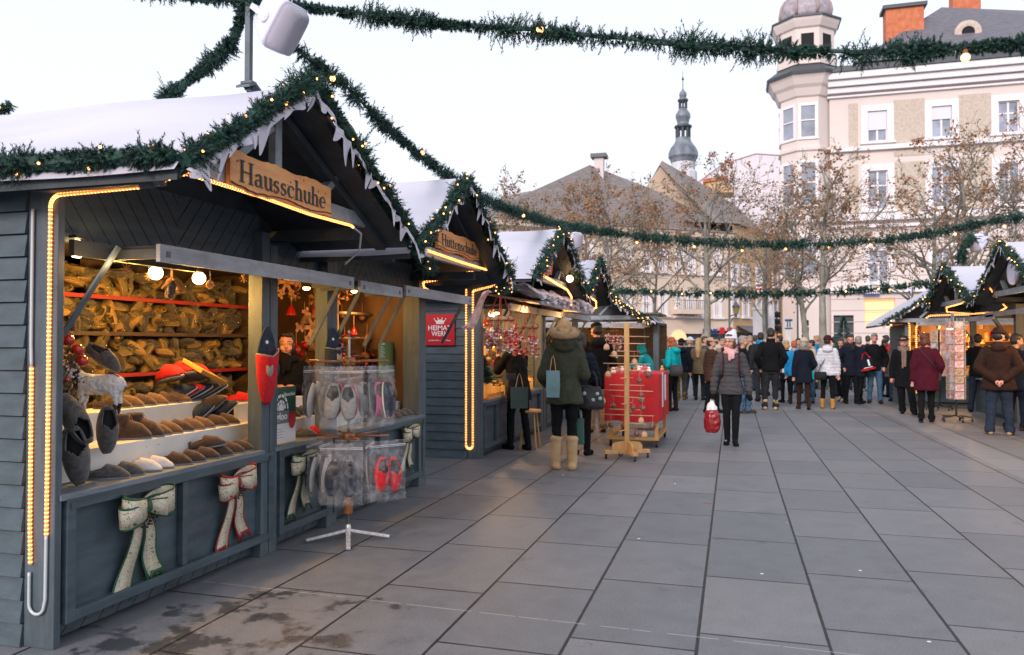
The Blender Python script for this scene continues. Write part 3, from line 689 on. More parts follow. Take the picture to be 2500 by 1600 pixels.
for i,(u,v) in enumerate([(1590,712),(1665,718),(1735,716),(2065,712),(2145,706),(2172,708)]):
    dup(bb,PY(u,v,18.95),0,'tiny lit bulb on the farthest overhead garland','lit bulbs along the farthest overhead garland',scale=1.15)

# dark header beam and first prop of the near awning
q=MB();q.bx(-3.17,3.08,1.885,-3.135,3.98,1.965);q.build('header_beam',PAINTD,S1)
q=MB();q.beam(PX(290,603,-2.98),PX(152,820,-3.19),.012,.030,(0,1,0));q.build('awning_strut',PAINTV,S1)
# ---------------------------------------------------------------- rope lights
def rope(label,path,r=.008,step=.022,cold=0,coldend=0):
    P=[V(p) for p in path]
    # resample
    pts=[];
    for i in range(len(P)-1):
        n=max(1,int((P[i+1]-P[i]).length/step))
        for k in range(n):pts.append(P[i]+(P[i+1]-P[i])*(k/n))
    pts.append(P[-1])
    q=MB();q.mat(0).tube(pts,r,8)
    o=None;N=len(pts)
    c0=int(cold/step) ;c1=N-int(coldend/step)
    body=MB();body.tube(pts[c0:c1],r,8)
    t=thing('rope_light',label,'rope light',P[0])
    body.build('lit_tube',ROPE,t,smooth=True)
    if c0>2:MB().tube(pts[:c0+1],r*.9,8).build('unlit_tube',CLEAR,t,smooth=True)
    if c1<N-2:MB().tube(pts[c1-1:],r*.9,8).build('unlit_tube',CLEAR,t,smooth=True)
    l=MB()
    for i in range(c0,c1):
        if i+1<N:
            d=(pts[i+1]-pts[i]);p=pts[i]+d*.5
            l.ell(p,(r*1.12,)*3,6,4)
    l.build('led_chain',LED,t,kind='stuff')
    return t
def arc(c,a,b,r,a0,a1,n=8):
    c,a,b=V(c),V(a),V(b);return [c+a*(r*math.cos(a0+(a1-a0)*i/n))+b*(r*math.sin(a0+(a1-a0)*i/n)) for i in range(n+1)]
yy=2.958
x_in,x_out=-3.155,-3.262
rope('amber rope light climbing the corner post and running out under the Hausschuhe sign',
  [(-3.255,yy,.36),(-3.255,yy,.24)]+arc((-3.21,yy,.21),(1,0,0),(0,0,1),.045,pi,2*pi)[::1]+[(-3.158,yy,.24),(-3.155,yy,.9),(-3.155,yy,1.6),(-3.155,yy,2.10)]+arc((-3.10,yy,2.105),(1,0,0),(0,0,1),.055,pi,pi/2)+[(-2.6,yy,2.172),(-2.50,2.965,2.20),(-2.44,3.02,2.235),(-2.44,3.6,2.235),(-2.44,4.1,2.22),(-2.44,4.62,2.228),(-2.46,4.8,2.2),(-2.55,4.95,2.1),(-2.7,5.02,2.02)],r=.0085,step=.02,cold=.62,coldend=.55)
rope('second amber rope light hanging down the outer side of the near corner post',[(-3.262,yy,2.10),(-3.262,yy,1.45),(-3.258,yy,1.36),(-3.255,yy,.58),(-3.25,yy,.40)],r=.0085,step=.02,cold=.74)
rope('amber rope light looping under the Hüttenschuhe sign',
  [(-2.44,5.92,2.215),(-2.44,6.8,2.20),(-2.44,7.5,2.20)]+arc((-2.5,7.52,2.2),(0,1,0),(1,0,0),.06,pi/2,-pi/2)+[(-2.85,7.45,2.12),(-3.05,7.3,2.07),(-3.12,7.5,2.03),(-3.1,7.9,1.97)],r=.010,step=.026)
rope('long U of amber rope light down the corner post of the tulle awning stall',[(-3.31,9.335,2.15),(-3.31,9.335,.22)]+arc((-3.265,9.335,.17),(1,0,0),(0,0,1),.045,pi,2*pi)+[(-3.22,9.335,.22),(-3.22,9.335,2.12),(-2.9,9.2,2.17),(-2.6,9.1,2.20)],r=.012,step=.032)
rope('short amber rope light along the gable beam with the red banner',[(-2.4,9.7,2.33),(-2.4,11.2,2.24),(-2.42,11.6,2.16),(-2.45,11.7,2.0)],r=.013,step=.034)
rope('amber rope light bent in a loop under the plaque gable',[(-2.4,12.6,2.28),(-2.4,13.6,2.2),(-2.45,13.9,2.1),(-2.6,13.7,2.02),(-2.9,13.2,2.03)],r=.014,step=.036)
rope('amber rope light outlining the front of the stall that faces down the row',[(3.98,20.05,.3),(3.98,20.05,1.85),(4.1,20.0,1.98),(4.25,20,2.10),(4.8,20,2.12),(5.4,20,2.12)],r=.016,step=.045)
rope('second amber rope light beside the corner post of the stall facing down the row',[(3.84,20.05,.3),(3.84,20.05,1.9),(3.8,20.05,2.02)],r=.016,step=.045)
rope('dim rope light looping under the gable behind the postcard rack',[(4.12,16.0,2.28),(4.12,16.9,2.22),(4.12,17.9,2.2),(4.2,18.2,2.12),(4.5,17.6,2.05),(4.7,16.6,2.05),(4.6,15.8,2.1),(4.3,15.3,2.25),(4.12,15.0,2.4)],r=.012,step=.04)
rope('amber rope light down the post between the two right hand stalls',[(4.86,15.45,2.1),(4.86,15.45,.8)],r=.013,step=.04)
# ---------------------------------------------------------------- lamps 
def globe(loc,r,label):
    t=thing('globe_lamp',label,'lamp',loc)
    q=MB();q.ell(loc,r,20,14);q.build('globe',GLOBE,t,smooth=True)
    q=MB();q.lathe([(r*.5,r*.9),(r*.55,r*1.15),(r*.3,r*1.35)],c=loc,n=14);q.build('lamp_socket',BLACK,t)
    return t
globe((-3.35,3.89,1.875),.041,'lit round globe lamp in the near stall, left of the hanging straw figure')
globe((-3.35,4.28,1.875),.041,'lit round globe lamp in the near stall, right of the hanging straw figure')
t=thing('bulkhead_lamp','glaring lit lamp at the top corner of the near stall opening','lamp',(-3.17,3.11,1.92));q=MB();q.obx((-3.165,3.125,1.925),(.03,.05,.09));q.build('diffuser',GLOBE,t,bev=.01);q=MB();q.bx(-3.185,3.095,1.975,-3.14,3.155,1.99);q.build('lamp_bracket',BLACK,t)
lamp('lamp_or_fill_light',(-3.6,3.9,1.78),32,(1,.52,.12));lamp('lamp_or_fill_light',(-3.6,4.5,1.78),32,(1,.52,.12));lamp('lamp_or_fill_light',(-3.0,3.16,1.85),2.0)
def spot(loc,label,r=.03):
    t=thing('ceiling_lamp',label,'lamp',loc);q=MB();q.ell(loc,(r,r,r*.6),14,8);q.build('bulb',GLOBE,t,smooth=True);q=MB();q.lathe([(r*1.15,r*.25),(r*.9,r*.8),(r*.35,r*1.1)],c=loc,n=14);q.build('lamp_shade',BLACK,t,smooth=True);return t
spot(V((-3.5,5.84,1.92)),'lit lamp above the vendor in the second stall opening');spot(V((-3.40,6.5,1.935)),'small lit lamp under the joint of the second stall awnings',.028)
lamp('lamp_or_fill_light',(-3.6,5.7,1.78),15,(1,.48,.13));lamp('lamp_or_fill_light',(-3.55,6.9,1.78),7,(1,.50,.13))
for y in(9.9,11.6):lamp('lamp_or_fill_light',(-3.75,y,1.8),60)
lamp('lamp_or_fill_light',(-2.75,10.4,1.88),7);lamp('lamp_or_fill_light',(-2.6,12.6,1.88),7);lamp('lamp_or_fill_light',(4.35,13.9,1.9),12)  # fill lights added outside the counters, without fixtures, to warm the paving
spot(V((-3.6,9.9,1.93)),'ceiling lamp over the jars in the tulle awning stall',.04);spot(V((-3.6,11.6,1.93)),'ceiling lamp deeper inside the tulle awning stall',.04)
lamp('lamp_or_fill_light',(-3.75,13.8,1.8),34);lamp('lamp_or_fill_light',(-3.3,17.6,1.7),18)
for y in(13.0,14.6):lamp('lamp_or_fill_light',(5.5,y,1.85),60)
lamp('lamp_or_fill_light',(5.5,17.6,1.8),40);lamp('lamp_or_fill_light',(5.2,20.9,1.75),60)
spot(V((4.75,20.35,1.82)),'round ceiling lamp in the stall facing down the row',.07)
gb=thing('globe_lamp','bright globe lamp below the right slope of the gable with the red banner','lamp',PX(1391,681,-2.35));q=MB();q.ell(gb.location,.05,16,10);q.build('globe',GLOBE,gb,smooth=True);q=MB();q.lathe([(.02,.045),(.022,.07),(.01,.1)],c=gb.location,n=10);q.build('lamp_socket',BLACK,gb)
# ---------------------------------------------------------------- loudspeaker and pole
pt=thing('roof_pole','dark steel pole on the near ridge carrying the loudspeaker and garlands','pole',(-2.74,3.92,2.93))
q=MB();q.bx(-2.756,3.905,2.93,-2.722,3.938,3.5);q.build('post',POLE,pt,bev=.002)
q=MB();q.prism([(-2.78,3.86,2.945),(-2.78,3.92,2.975),(-2.78,3.98,2.945),(-2.78,3.98,2.93),(-2.78,3.92,2.96),(-2.78,3.86,2.93)],(.09,0,0));q.build('ridge_saddle',POLE,pt)
q=MB();q.bx(-2.775,3.895,2.965,-2.70,3.945,2.98);q.build('foot_plate',POLE,pt)
sp_=thing('loudspeaker','white weatherproof loudspeaker tilted down from the roof pole','loudspeaker',(0,0,0))
q=MB()  # local: forward = +X, width Z(before tilt), case as lofted D shape
def dsec(x,w,d0,d1,n=14):
    return None
prof=[(-.085,.050),(-.07,.066),(-.02,.078),(.035,.084)]
def ring(x,hw,hh,n=28,p=3.2):
    out=[]
    for j in range(n):
        a=2*pi*j/n;c,s=math.cos(a),math.sin(a)
        out.append(V((x,hw*math.copysign(abs(c)**(2/p),c),hh*math.copysign(abs(s)**(2/p),s))))
    return out
def ringloft(q,rs):
    n=len(rs[0]);k=len(rs);vs=[p for r in rs for p in r]
    q.add(vs,[(i*n+j,i*n+(j+1)%n,(i+1)*n+(j+1)%n,(i+1)*n+j) for i in range(k-1) for j in range(n)]+[tuple(range(n-1,-1,-1)),tuple(range((k-1)*n,k*n))])
ringloft(q,[ring(-.11,.030,.045,p=6),ring(-.10,.048,.068,p=6),ring(-.03,.066,.100,p=6),ring(.03,.080,.122,p=6),ring(.044,.080,.124,p=6),ring(.048,.072,.115,p=6)]);q.build('case',SPKW,sp_,smooth=True,bev=0)
q=MB()
for_r=[]
ringloft(q,[ring(.0455,.074,.116,p=6),ring(.075,.068,.113,p=6),ring(.100,.052,.108,p=5),ring(.112,.030,.100,p=4),ring(.116,.010,.09,p=3)]);q.build('grille',SPKG,sp_,smooth=True)
q=MB();q.T=Matrix.Rotation(pi/2,4,'X');q.lathe([(.030,-.084),(.030,.084)],c=(-.02,0,0),n=20);q.T=None
q.bx(-.10,-.086,-.014,.0,-.079,.014);q.bx(-.10,.079,-.014,.0,.086,.014);q.bx(-.108,-.086,-.014,-.10,.086,.014);q.build('bracket',SPKW,sp_,bev=.002)
q=MB();q.tube([(-.06,0,.05),(-.10,0,.09),(-.14,0,.07)],.005,6);q.build('cable',SPKW,sp_)
sp_.location=PY(682,58,3.80);sp_.rotation_euler=(rad(0),rad(38),rad(-12));sp_.scale=(1.30,1.25,1.15)
def spk2(loc,rot,label,s=1):
    return dup(sp_,loc,rot,label,None,scale=s)
spk2(PX(1400,590,-2.45),(0,rad(15),rad(-30)),'white loudspeaker above the gable with the red banner',1.25)
spk2(PY(2385,590,14.2),(0,rad(30),rad(200)),'white loudspeaker on the right hand roofs',1.2)
t=thing('round_lamp','white round disc lamp in the gable behind the postcard rack','lamp',PX(2355,705,4.2))
q=MB();q.T=Matrix.Translation(t.location)@Matrix.Rotation(pi/2,4,'Y');q.lathe([(.19,-.03),(.2,0),(.19,.03)],n=28);q.T=None;q.build('disc',SPKW,t,smooth=False)
t2=dup(t,PX(2473,665,4.15),0,'white round disc lamp in the nearest right hand gable')
q=MB()
# ---------------------------------------------------------------- enamel sign on the end wall
s=thing('enamel_sign','red enamel wall sign with white crown reading Heimat Werk','sign',(-3.66,9.31,1.62))
q=MB();q.bx(-3.88,9.30,1.43,-3.455,9.318,1.83);q.build('plate',REDP,s,bev=.004)
yf=9.2985
for w,z,h,fw in(('HEIMAT',1.655,.062,.31),('WERK',1.58,.062,.22),('KÄRNTEN / AUSTRIA',1.495,.018,.30)):
    place_text(text(w,.1,.001,bold=.001),WHP,s,(-3.655,yf,z),(1,0,0),(0,0,1),fit=(fw,h))
q=MB();cx,cz=-3.65,1.725
q.prism([(cx-.055,yf,cz-.02),(cx+.055,yf,cz-.02),(cx+.052,yf,cz-.008),(cx-.052,yf,cz-.008)],(0,-.001,0))
q.prism([(cx-.052,yf,cz-.004),(cx+.052,yf,cz-.004),(cx+.075,yf,cz+.035),(cx+.035,yf,cz+.014),(cx+.028,yf,cz+.045),(cx,yf,cz+.016),(cx-.028,yf,cz+.045),(cx-.035,yf,cz+.014),(cx-.075,yf,cz+.035)],(0,-.001,0))
for dx,dz in((-.077,.042),(-.028,.052),(0,.03),(.028,.052),(.077,.042)):q.ell((cx+dx,yf,cz+dz),(.008,.002,.008),8,6)
q.build('crown_emblem',WHP,s)
# ---------------------------------------------------------------- footwear
def outline(L=.27,W=.098,n=28):
    pts=[]
    for i in range(n):
        a=2*pi*i/n;y=math.cos(a);x=math.sin(a)
        t=(y+1)/2 # 0 heel..1 toe
        w=W/2*(.74+.28*math.sin(pi*(t**.9)*.95))
        pts.append((x*w+ .006*t,y*L/2))
    return pts
def clog_mesh(name,upm,solem,liner,L=.27,W=.098,Hh=.075,back=.42,lace=False):
    q=MB();O=outline(L,W)
    q.mat(1).prism([(x,y,0) for x,y in O],(0,0,.012))
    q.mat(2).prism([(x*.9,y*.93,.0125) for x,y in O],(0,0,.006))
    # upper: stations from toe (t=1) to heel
    nS,nA=26,20
    def P(i,j):
        t=1-i/nS;y=(t-.5)*L*(.985);
        tt=min(max(t,.012),.988);c=math.sqrt(max(0,1-(2*tt-1)**2))
        w=(W/2+.003)*(.74+.28*math.sin(pi*(tt**.9)*.95))*c**.55 if True else 0
        a=pi*j/nA
        if t>.45: h=Hh*(.62+.55*(1-t)/.55)*min(1,((1-t)*4.2+.02))**.5
        else: h=Hh*(1.17-.5*((.45-t)/.45)) if not lace else Hh*1.5
        return V((w*math.cos(a)+.006*t,y,.012+h*math.sin(a)**.75)),t
    idx={}
    vs=[];
    for i in range(nS+1):
        for j in range(nA+1):
            p,t=P(i,j);idx[i,j]=len(vs);vs.append(p)
    fs=[]
    for i in range(nS):
        t=1-(i+.5)/nS
        for j in range(nA):
            m=(j+.5)/nA
            cut=.5 if t>.5 else (.5-.30*min(1,(.5-t)/.14))
            if t<.06:cut=.5
            if t<=.5 and t>=.06 and cut<m<1-cut:continue
            fs.append((idx[i,j],idx[i+1,j],idx[i+1,j+1],idx[i,j+1]))
    q.mat(0).add(vs,fs)
    me=q.mesh(name,[upm,solem,liner],smooth=True);return me
def solid(o,t=.004):
    m=o.modifiers.new('s','SOLIDIFY');m.thickness=t;m.offset=0;return o
def slipper_thing(me,label,cat,loc,rot,group=None,name='felt_clog',sc=1):
    o=link(name,me,None,loc);o.rotation_euler=rot if hasattr(rot,'__len__') else (0,0,rot);o.scale=(sc,)*3;solid(o);tag(o,label,cat,group);return o
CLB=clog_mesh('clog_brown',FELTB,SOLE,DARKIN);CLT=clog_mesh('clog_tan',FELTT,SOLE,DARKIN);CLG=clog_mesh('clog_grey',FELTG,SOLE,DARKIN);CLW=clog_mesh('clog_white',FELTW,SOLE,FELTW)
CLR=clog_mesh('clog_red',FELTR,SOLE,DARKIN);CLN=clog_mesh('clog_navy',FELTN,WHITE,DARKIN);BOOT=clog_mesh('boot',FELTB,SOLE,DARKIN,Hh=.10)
# display steps
sd=thing('display_steps','white stepped display board holding the rows of clogs','display stand',(-3.5,3.95,.725))
q=MB();q.bx(-3.36,3.1,.727,-3.375,4.86,.885);q.bx(-3.375,3.1,.86,-3.60,4.86,.885);q.build('lower_step',WHITE,sd,bev=.003)
q=MB();q.bx(-3.60,3.1,.727,-3.615,4.86,1.05);q.bx(-3.615,3.1,1.03,-3.86,4.86,1.05);q.build('upper_step',WHITE,sd,bev=.003)
def orient(toe,up):
    y=V(toe).normalized();z=V(up);z=(z-y*z.dot(y)).normalized();x=y.cross(z);return Matrix((x,y,z)).transposed().to_euler()
rr=random.Random(3)
# front row: toes towards the aisle (+X), slightly to the camera
def tX(j=0):return -pi/2+rad(33)+j
row1=[(3.415,CLG,'grey felt clog at the near end of the front row beside the giant slipper'),(3.52,CLG,'grey felt clog second in the front row'),(3.66,CLW,'left one of the pair of white felt slippers'),(3.76,CLW,'right one of the pair of white felt slippers'),
(3.92,CLB,'brown felt clog in the front row just right of the white slippers'),(4.03,CLB,'brown felt clog second to the right of the white slippers'),(4.17,CLB,'brown felt clog in the front row under the stacked one'),(4.31,CLB,'brown felt clog in the middle of the front row'),(4.43,CLB,'brown felt clog left of the last brown one in the front row'),(4.54,CLB,'dark brown felt clog, last brown one before the tan pair'),(4.64,CLT,'tan felt clog, left one of the pair ending the front row'),(4.75,CLT,'tan felt clog at the far end of the front row')]
for y,me_,lab in row1:slipper_thing(me_,lab,'slipper',(-3.255+rr.uniform(-.008,.008),y+.03,.726),tX(rr.uniform(-.14,.14)),'clogs in the front row on the counter',sc=.80)
slipper_thing(CLB,'brown felt clog resting on top of two others in the front row','slipper',(-3.27,4.28,.785),(rad(8),0,tX(.1)),None,sc=.84)
row2=[(4.00,CLT,'tan felt clog first after the lace up boots on the lower step'),(4.10,CLT,'tan felt clog second after the lace up boots'),(4.20,CLB,'brown felt clog between tan ones on the lower step'),(4.31,CLT,'tan felt clog in the middle of the lower step'),(4.41,CLT,'tan felt clog right of the middle on the lower step'),(4.56,CLB,'dark brown felt clog near the far end of the lower step'),(4.68,CLB,'last brown felt clog on the lower step')]
for y,me_,lab in row2:slipper_thing(me_,lab,'slipper',(-3.475,y+.03,.887),tX(rr.uniform(-.14,.14)),'clogs on the lower display step',sc=.82)
row3=[3.92,4.03,4.14,4.25,4.36,4.47]
for k,y in enumerate(row3):slipper_thing(CLT if k%2 else CLB,['brown clog at the left end of the upper step','tan clog second from the left on the upper step','brown clog third from the left on the upper step','tan clog fourth from the left on the upper step','brown clog fifth from the left on the upper step','tan clog sixth from the left on the upper step'][k],'slipper',(-3.72,y+.04,1.052),tX(rr.uniform(-.14,.14)),'clogs on the upper display step',sc=.80)
for k in range(5):
    slipper_thing([CLN,CLR,CLN,CLB,CLN][k],['navy slipper leaning after the brown clogs of the upper step','red slipper leaning between two navy ones','navy slipper leaning behind the red one','brown slipper leaning near the middle post','navy slipper leaning against the middle post'][k],'slipper',(-3.70,4.56+k*.085,1.09),(rad(30),rad(15),tX(.1)),'slippers leaning at the end of the upper step',sc=.85)
for k,(y,z,me_) in enumerate([(4.50,1.20,CLR),(4.62,1.22,CLR),(4.74,1.20,CLR)]):
    slipper_thing(me_,['large bright red slipper lying left in the red pile','large bright red slipper lying topmost in the red pile','large bright red slipper lying right in the red pile'][k],'slipper',(-3.74,y,z),(rad(12),rad(-8*k),tX(-.9)),'red slippers piled at the back',sc=1.15)
for k,(y,z) in enumerate([(4.62,.95),(4.70,1.0),(4.77,.96)]):
    slipper_thing(CLN if k!=1 else CLB,['navy slipper propped upright beside the middle post','brown slipper propped between two navy ones','navy slipper propped deepest in the corner by the middle post'][k],'slipper',(-3.60+.04*k,y,z),(rad(40),rad(20),tX(.3)),'slippers propped in the corner by the middle post',sc=.9)
# lace-up boots
def boot(loc,rz,label):
    t=thing('felt_boot',label,'boot')
    o=link('foot',BOOT,t);solid(o)
    q=MB();q.lathe([(.040,.05),(.043,.09),(.046,.135),(.047,.16),(.043,.161),(.040,.10)],c=(0,-.055,0),n=18,sq=1.15);q.build('shaft',FELTB,t,smooth=True)
    q=MB()
    for k in range(4):z=.075+k*.022;y=-.004-k*.004;q.tube([(-.024,y,z),(.0,y+.012,z+.010),(.024,y,z+.016)],.0022,5);q.tube([(.024,y,z),(.0,y+.012,z+.010),(-.024,y,z+.016)],.0022,5)
    q.tube([(0,.004,.145),(.03,.03,.10),(.045,.05,.03),(.06,.11,-.05)],.0022,5);q.build('lace',BARK,t)
    t.location=loc;t.rotation_euler=(0,0,rz);t.scale=(.9,)*3;return t
boot((-3.47,3.83,.887),tX(),'brown lace up felt boot, left one, under the goat');boot((-3.47,3.94,.887),tX(-.1),'brown lace up felt boot, right one, laces trailing over the step')
# giant grey felt slippers at the near end
def giant(loc,rot,label,sc):
    o=link('giant_slipper',CLG,None,loc);o.rotation_euler=rot;o.scale=(sc,)*3;solid(o,.008);tag(o,label,'slipper');return o
vr,vt=V((.8,.5,0)),V((.70,-.70,.1))
giant((-3.25,3.22,.885),orient(V((.12,.1,-1)),vt+V((.1,0,.2))),'giant grey felt slipper standing toe down on the counter at the near corner',1.12)
giant((-3.27,3.22,1.06),orient(V((-.35,-.25,.85)),vt+V((.2,0,.3))),'giant grey felt slipper propped toe up above the one at the near corner',1.05)
giant((-3.30,3.47,.985),orient(V((.05,.0,-1)),vt+V((.2,.2,.2))),'giant grey felt slipper hanging toe down below the goat',.95)
# the big red/navy display slippers on the posts
def signslipper(loc,label,m1,m2,sc=1,rotz=0):
    t=thing('display_slipper',label,'slipper')
    q=MB();O=outline(.50,.165,40);q.prism([(0,x,y+.25-.0) for x,y in O],(.012,0,0));q.build('sole',FELTN,t,bev=.003)
    q=MB();n=16;vs=[]
    for i in range(n+1):
        f=i/n # from tip (bottom) upwards
        z=.008+f*.30;w=.083*math.sqrt(max(0,1-((1-f)*.98)**2))*1.02
        for j in range(13):
            a=pi*j/12;zz=z+(.05*abs(math.cos(a))*f*(1 if math.cos(a)>0 else .35) if f>.6 else 0)
            vs.append((.012+.075*f**.6*math.sin(a),w*math.cos(a),zz))
    q.add(vs,[(i*13+j,(i+1)*13+j,(i+1)*13+j+1,i*13+j+1) for i in range(n) for j in range(12)])
    o=q.build('upper',m1,t,smooth=True);solid(o,.006)
    q=MB();q.tube([vs[n*13+j] for j in range(13)],.005,6);q.build('rim',SOLE,t,smooth=True)
    q=MB();q.T=Matrix.Translation((.013,0,.40))@Matrix.Rotation(pi/2,4,'Y');q.lathe([(.012,0),(.012,.002)],n=12);q.T=None;q.build('hanger_eye',WHP,t)
    t.location=loc;t.rotation_euler=(0,0,rotz);t.scale=sc if hasattr(sc,'__len__') else (sc,)*3;return t
signslipper((-3.10,4.655,1.03),'oversized red and navy felt slipper hung on the post between the stalls',FELTR,FELTN,(1.1,.92,1.08),rad(-28))
for k,(dz,c) in enumerate(((.21,FELTTEAL),(.19,FELTGR))):
    slipper_thing(clog_mesh('small_slipper',c,SOLE,DARKIN),['small teal slipper tucked into the oversized red slipper','small light grey slipper tucked into the oversized red slipper'][k],'slipper',(-3.055,4.70-k*.075,1.29),orient((.1,.0,-1),(.7,-.7,0)),None,sc=.50)
signslipper((-3.10,5.56,1.12),'oversized navy felt slipper hung on the second post behind the rack',FELTN,FELTN,.92,rad(-22))
slipper_thing(clog_mesh('small_slipper',FELTGR,SOLE,DARKIN),'small grey slipper tucked into the oversized navy slipper','slipper',(-3.045,5.56,1.36),orient((.1,.0,-1),(.7,-.7,0)),None,sc=.46)
# goods on counters of stall 2
gr=random.Random(9)
st2=thing('display_steps','white stepped display behind the poster in the second stall','display stand',(-3.5,5.5,.725))
q=MB();q.bx(-3.36,5.02,.727,-3.375,7.6,.86);q.bx(-3.375,5.02,.84,-3.60,7.6,.86);q.build('lower_step',WHITE,st2,bev=.003)
q=MB();q.bx(-3.60,5.02,.727,-3.615,6.0,1.0);q.bx(-3.615,5.02,.98,-3.86,6.0,1.0);q.build('upper_step',WHITE,st2,bev=.003)
CLX={'brown':CLB,'navy':CLN,'red':CLR,'grey':CLG,'tan':CLT}
for (x,z,y0,y1,n,row) in((-3.24,.726,5.38,5.68,3,'counter beside the poster'),(-3.24,.726,6.55,7.55,8,'counter right of the rack'),(-3.48,.862,5.30,5.75,5,'lower step behind the poster'),(-3.73,1.002,5.25,5.8,5,'upper step before the vendor'),(-3.48,.862,6.2,7.5,9,'lower step right of the rack')):
    for k in range(n):
        c=gr.choice(list(CLX));slipper_thing(CLX[c],'%s felt slipper on the %s, number %d of the row seen from the near end'%(c,row,k+1) if False else '%s felt slipper in the row on the %s'%(c,row),'slipper',(x,y0+(y1-y0)*k/max(1,n-1),z),tX(gr.uniform(-.06,.06)),'%s slippers in the row on the %s'%(c,row),sc=.8)
# ---------------------------------------------------------------- shelves of bagged slippers at the back
BX=-4.62
for k,(z,m_,lab,y0,y1) in enumerate([(1.81,REDSH,'top shelf with red edge crammed with bagged slippers',3.0,6.62),(1.535,WOODD,'second shelf with dark edge crammed with bagged slippers',3.0,6.62),(1.215,REDSH,'third shelf with red edge crammed with bagged slippers',3.0,6.62),(.93,WOODD,'lowest shelf holding bagged slippers behind the display',3.0,6.62)]):
    s=thing('wall_shelf',lab,'shelf',(BX,(y0+y1)/2,z));q=MB();q.bx(BX-.30,y0,z-.02,BX+.035,y1,z);q.build('board',WOODD,s);q=MB();q.bx(BX+.0352,y0,z-.022,BX+.045,y1,z+.008);q.build('edge_strip',m_,s)
q=MB();q.bx(BX-.32,6.62,.75,BX+.06,6.66,2.12);q.build('shelf_side_panel',WOODD,S2)
SLF=[]
GOLD=mat('ochre_felt',(.58,.36,.10),.7,col2=(.36,.20,.05),vscale=30);OLV=mat('olive_felt',(.22,.17,.06),.8,var=.3,vscale=30)
for c,u in((GOLD,SOLEB),(OLV,SOLEB),(FELTN,FELTG),(FELTG,FELTB)):SLF.append(clog_mesh('bagged_slipper',c,GOLD if u is SOLEB else u,DARKIN,L=.26,Hh=.06))
def bagmesh(seed):
    q=MB();n=11;m=7;b=random.Random(seed)
    def fn(i,j):
        a=2*pi*i;t=-pi/2+pi*j
        p=V((.062*math.cos(t)*math.cos(a),.155*math.cos(t)*math.sin(a),.05*math.sin(t)+.03))
        return p*(1.05+b.uniform(-.16,.16))+V((b.uniform(-.01,.01),b.uniform(-.01,.01),b.uniform(-.008,.010)))
    q.grid(fn,n,m);return q.mesh('bag',[FILMY],smooth=False)
BAGS=[bagmesh(i) for i in range(6)]
protos=[]
for i in range(12):
    t=thing('bagged_slipper','felt slipper in a crinkled clear bag crammed on the back shelves','slipper',(0,0,0),'bagged slippers crammed on the back shelves')
    link('slipper',SLF[i%4],t);link('bag',BAGS[i%6],t);protos.append(t)
sr=random.Random(5);cnt=0;used=set()
for (z0,hh,rows) in((1.82,.20,3),(1.545,.22,4),(1.225,.26,4),(.94,.2,3)):
    for r_ in range(rows):
        y=3.95 if z0<1.8 else 3.75
        while y<6.5:
            pi_=sr.randrange(12);loc=(BX-.06+sr.uniform(-.05,.05)+.01*r_,y,z0+.012+r_*hh/rows*.95)
            rot=(sr.uniform(-.35,.35)+(1.1 if sr.random()<.4 else 0),sr.uniform(-.6,.6)+(pi if sr.random()<.3 else 0),sr.choice([-pi/2,pi/2,0,.4,pi,-.6])+sr.uniform(-.5,.5))
            if rot[1]>2:loc=(loc[0],loc[1],loc[2]+.06)
            if pi_ not in used:
                used.add(pi_);o=protos[pi_];o.location=loc;o.rotation_euler=rot;o.scale=(.68,)*3
            else:dup(protos[pi_],loc,rot,scale=.68)
            y+=sr.uniform(.115,.165);cnt+=1
print('bagged',cnt)
# ---------------------------------------------------------------- goat, ornaments, pine cones
gt=thing('toy_goat','white and dark furred toy goat with curled horns standing on the step','toy goat')
FUR=mat('white_fur',(.62,.62,.62),.95,var=.12,vscale=25,bump=.8,bscale=90);FURD=mat('dark_fur',(.03,.02,.018),.95,var=.4,vscale=25,bump=.8,bscale=90)
HORN=mat('horn',(.12,.09,.07),.5,var=.3,vscale=20)
def blob(parts,vox,sm=2,name='blob',mats=None,post=None,matf=None,off=V((0,0,0))):
    """weld overlapping forms into one continuous surface"""
    me=parts.mesh(name+'_src',[],V((0,0,0)));o=bpy.data.objects.new('tmp',me);COL.objects.link(o)
    m=o.modifiers.new('r','REMESH');m.mode='VOXEL';m.voxel_size=vox;m.use_smooth_shade=True
    if sm:
        k=o.modifiers.new('s','SMOOTH');k.factor=.5;k.iterations=sm
    dg=bpy.context.evaluated_depsgraph_get();dg.update()
    r=bpy.data.meshes.new_from_object(o.evaluated_get(dg));bpy.data.objects.remove(o);bpy.data.meshes.remove(me)
    r.name=name;r.materials.clear()
    for x in(mats or []):r.materials.append(x)
    if post:
        nn=[v.normal.copy() for v in r.vertices]
        for v,nv in zip(r.vertices,nn):v.co=post(v.co,nv)
    if matf:
        for p in r.polygons:p.material_index=matf(p.center)
    if off.length>0:
        for v in r.vertices:v.co-=off
    for p in r.polygons:p.use_smooth=True
    r.update();return r
q=MB()  # local goat facing -Y(left in the picture), X across
q.cap((0,.10,.17),(0,-.06,.175),.062,.060).cap((0,-.07,.19),(0,-.13,.26),.045,.034).cap((0,-.13,.27),(0,-.20,.245),.032,.018)
for sx in(-1,1):
    q.cap((sx*.03,.11,.15),(sx*.032,.125,.07),.026,.014).cap((sx*.032,.125,.07),(sx*.032,.115,.0),.013,.011)
    q.cap((sx*.03,-.06,.14),(sx*.032,-.07,.07),.022,.013).cap((sx*.032,-.07,.07),(sx*.032,-.075,.0),.012,.010)
    q.cap((sx*.03,-.12,.275),(sx*.07,-.11,.265),.010,.006)
q.cap((0,.15,.19),(0,.175,.16),.014,.006)
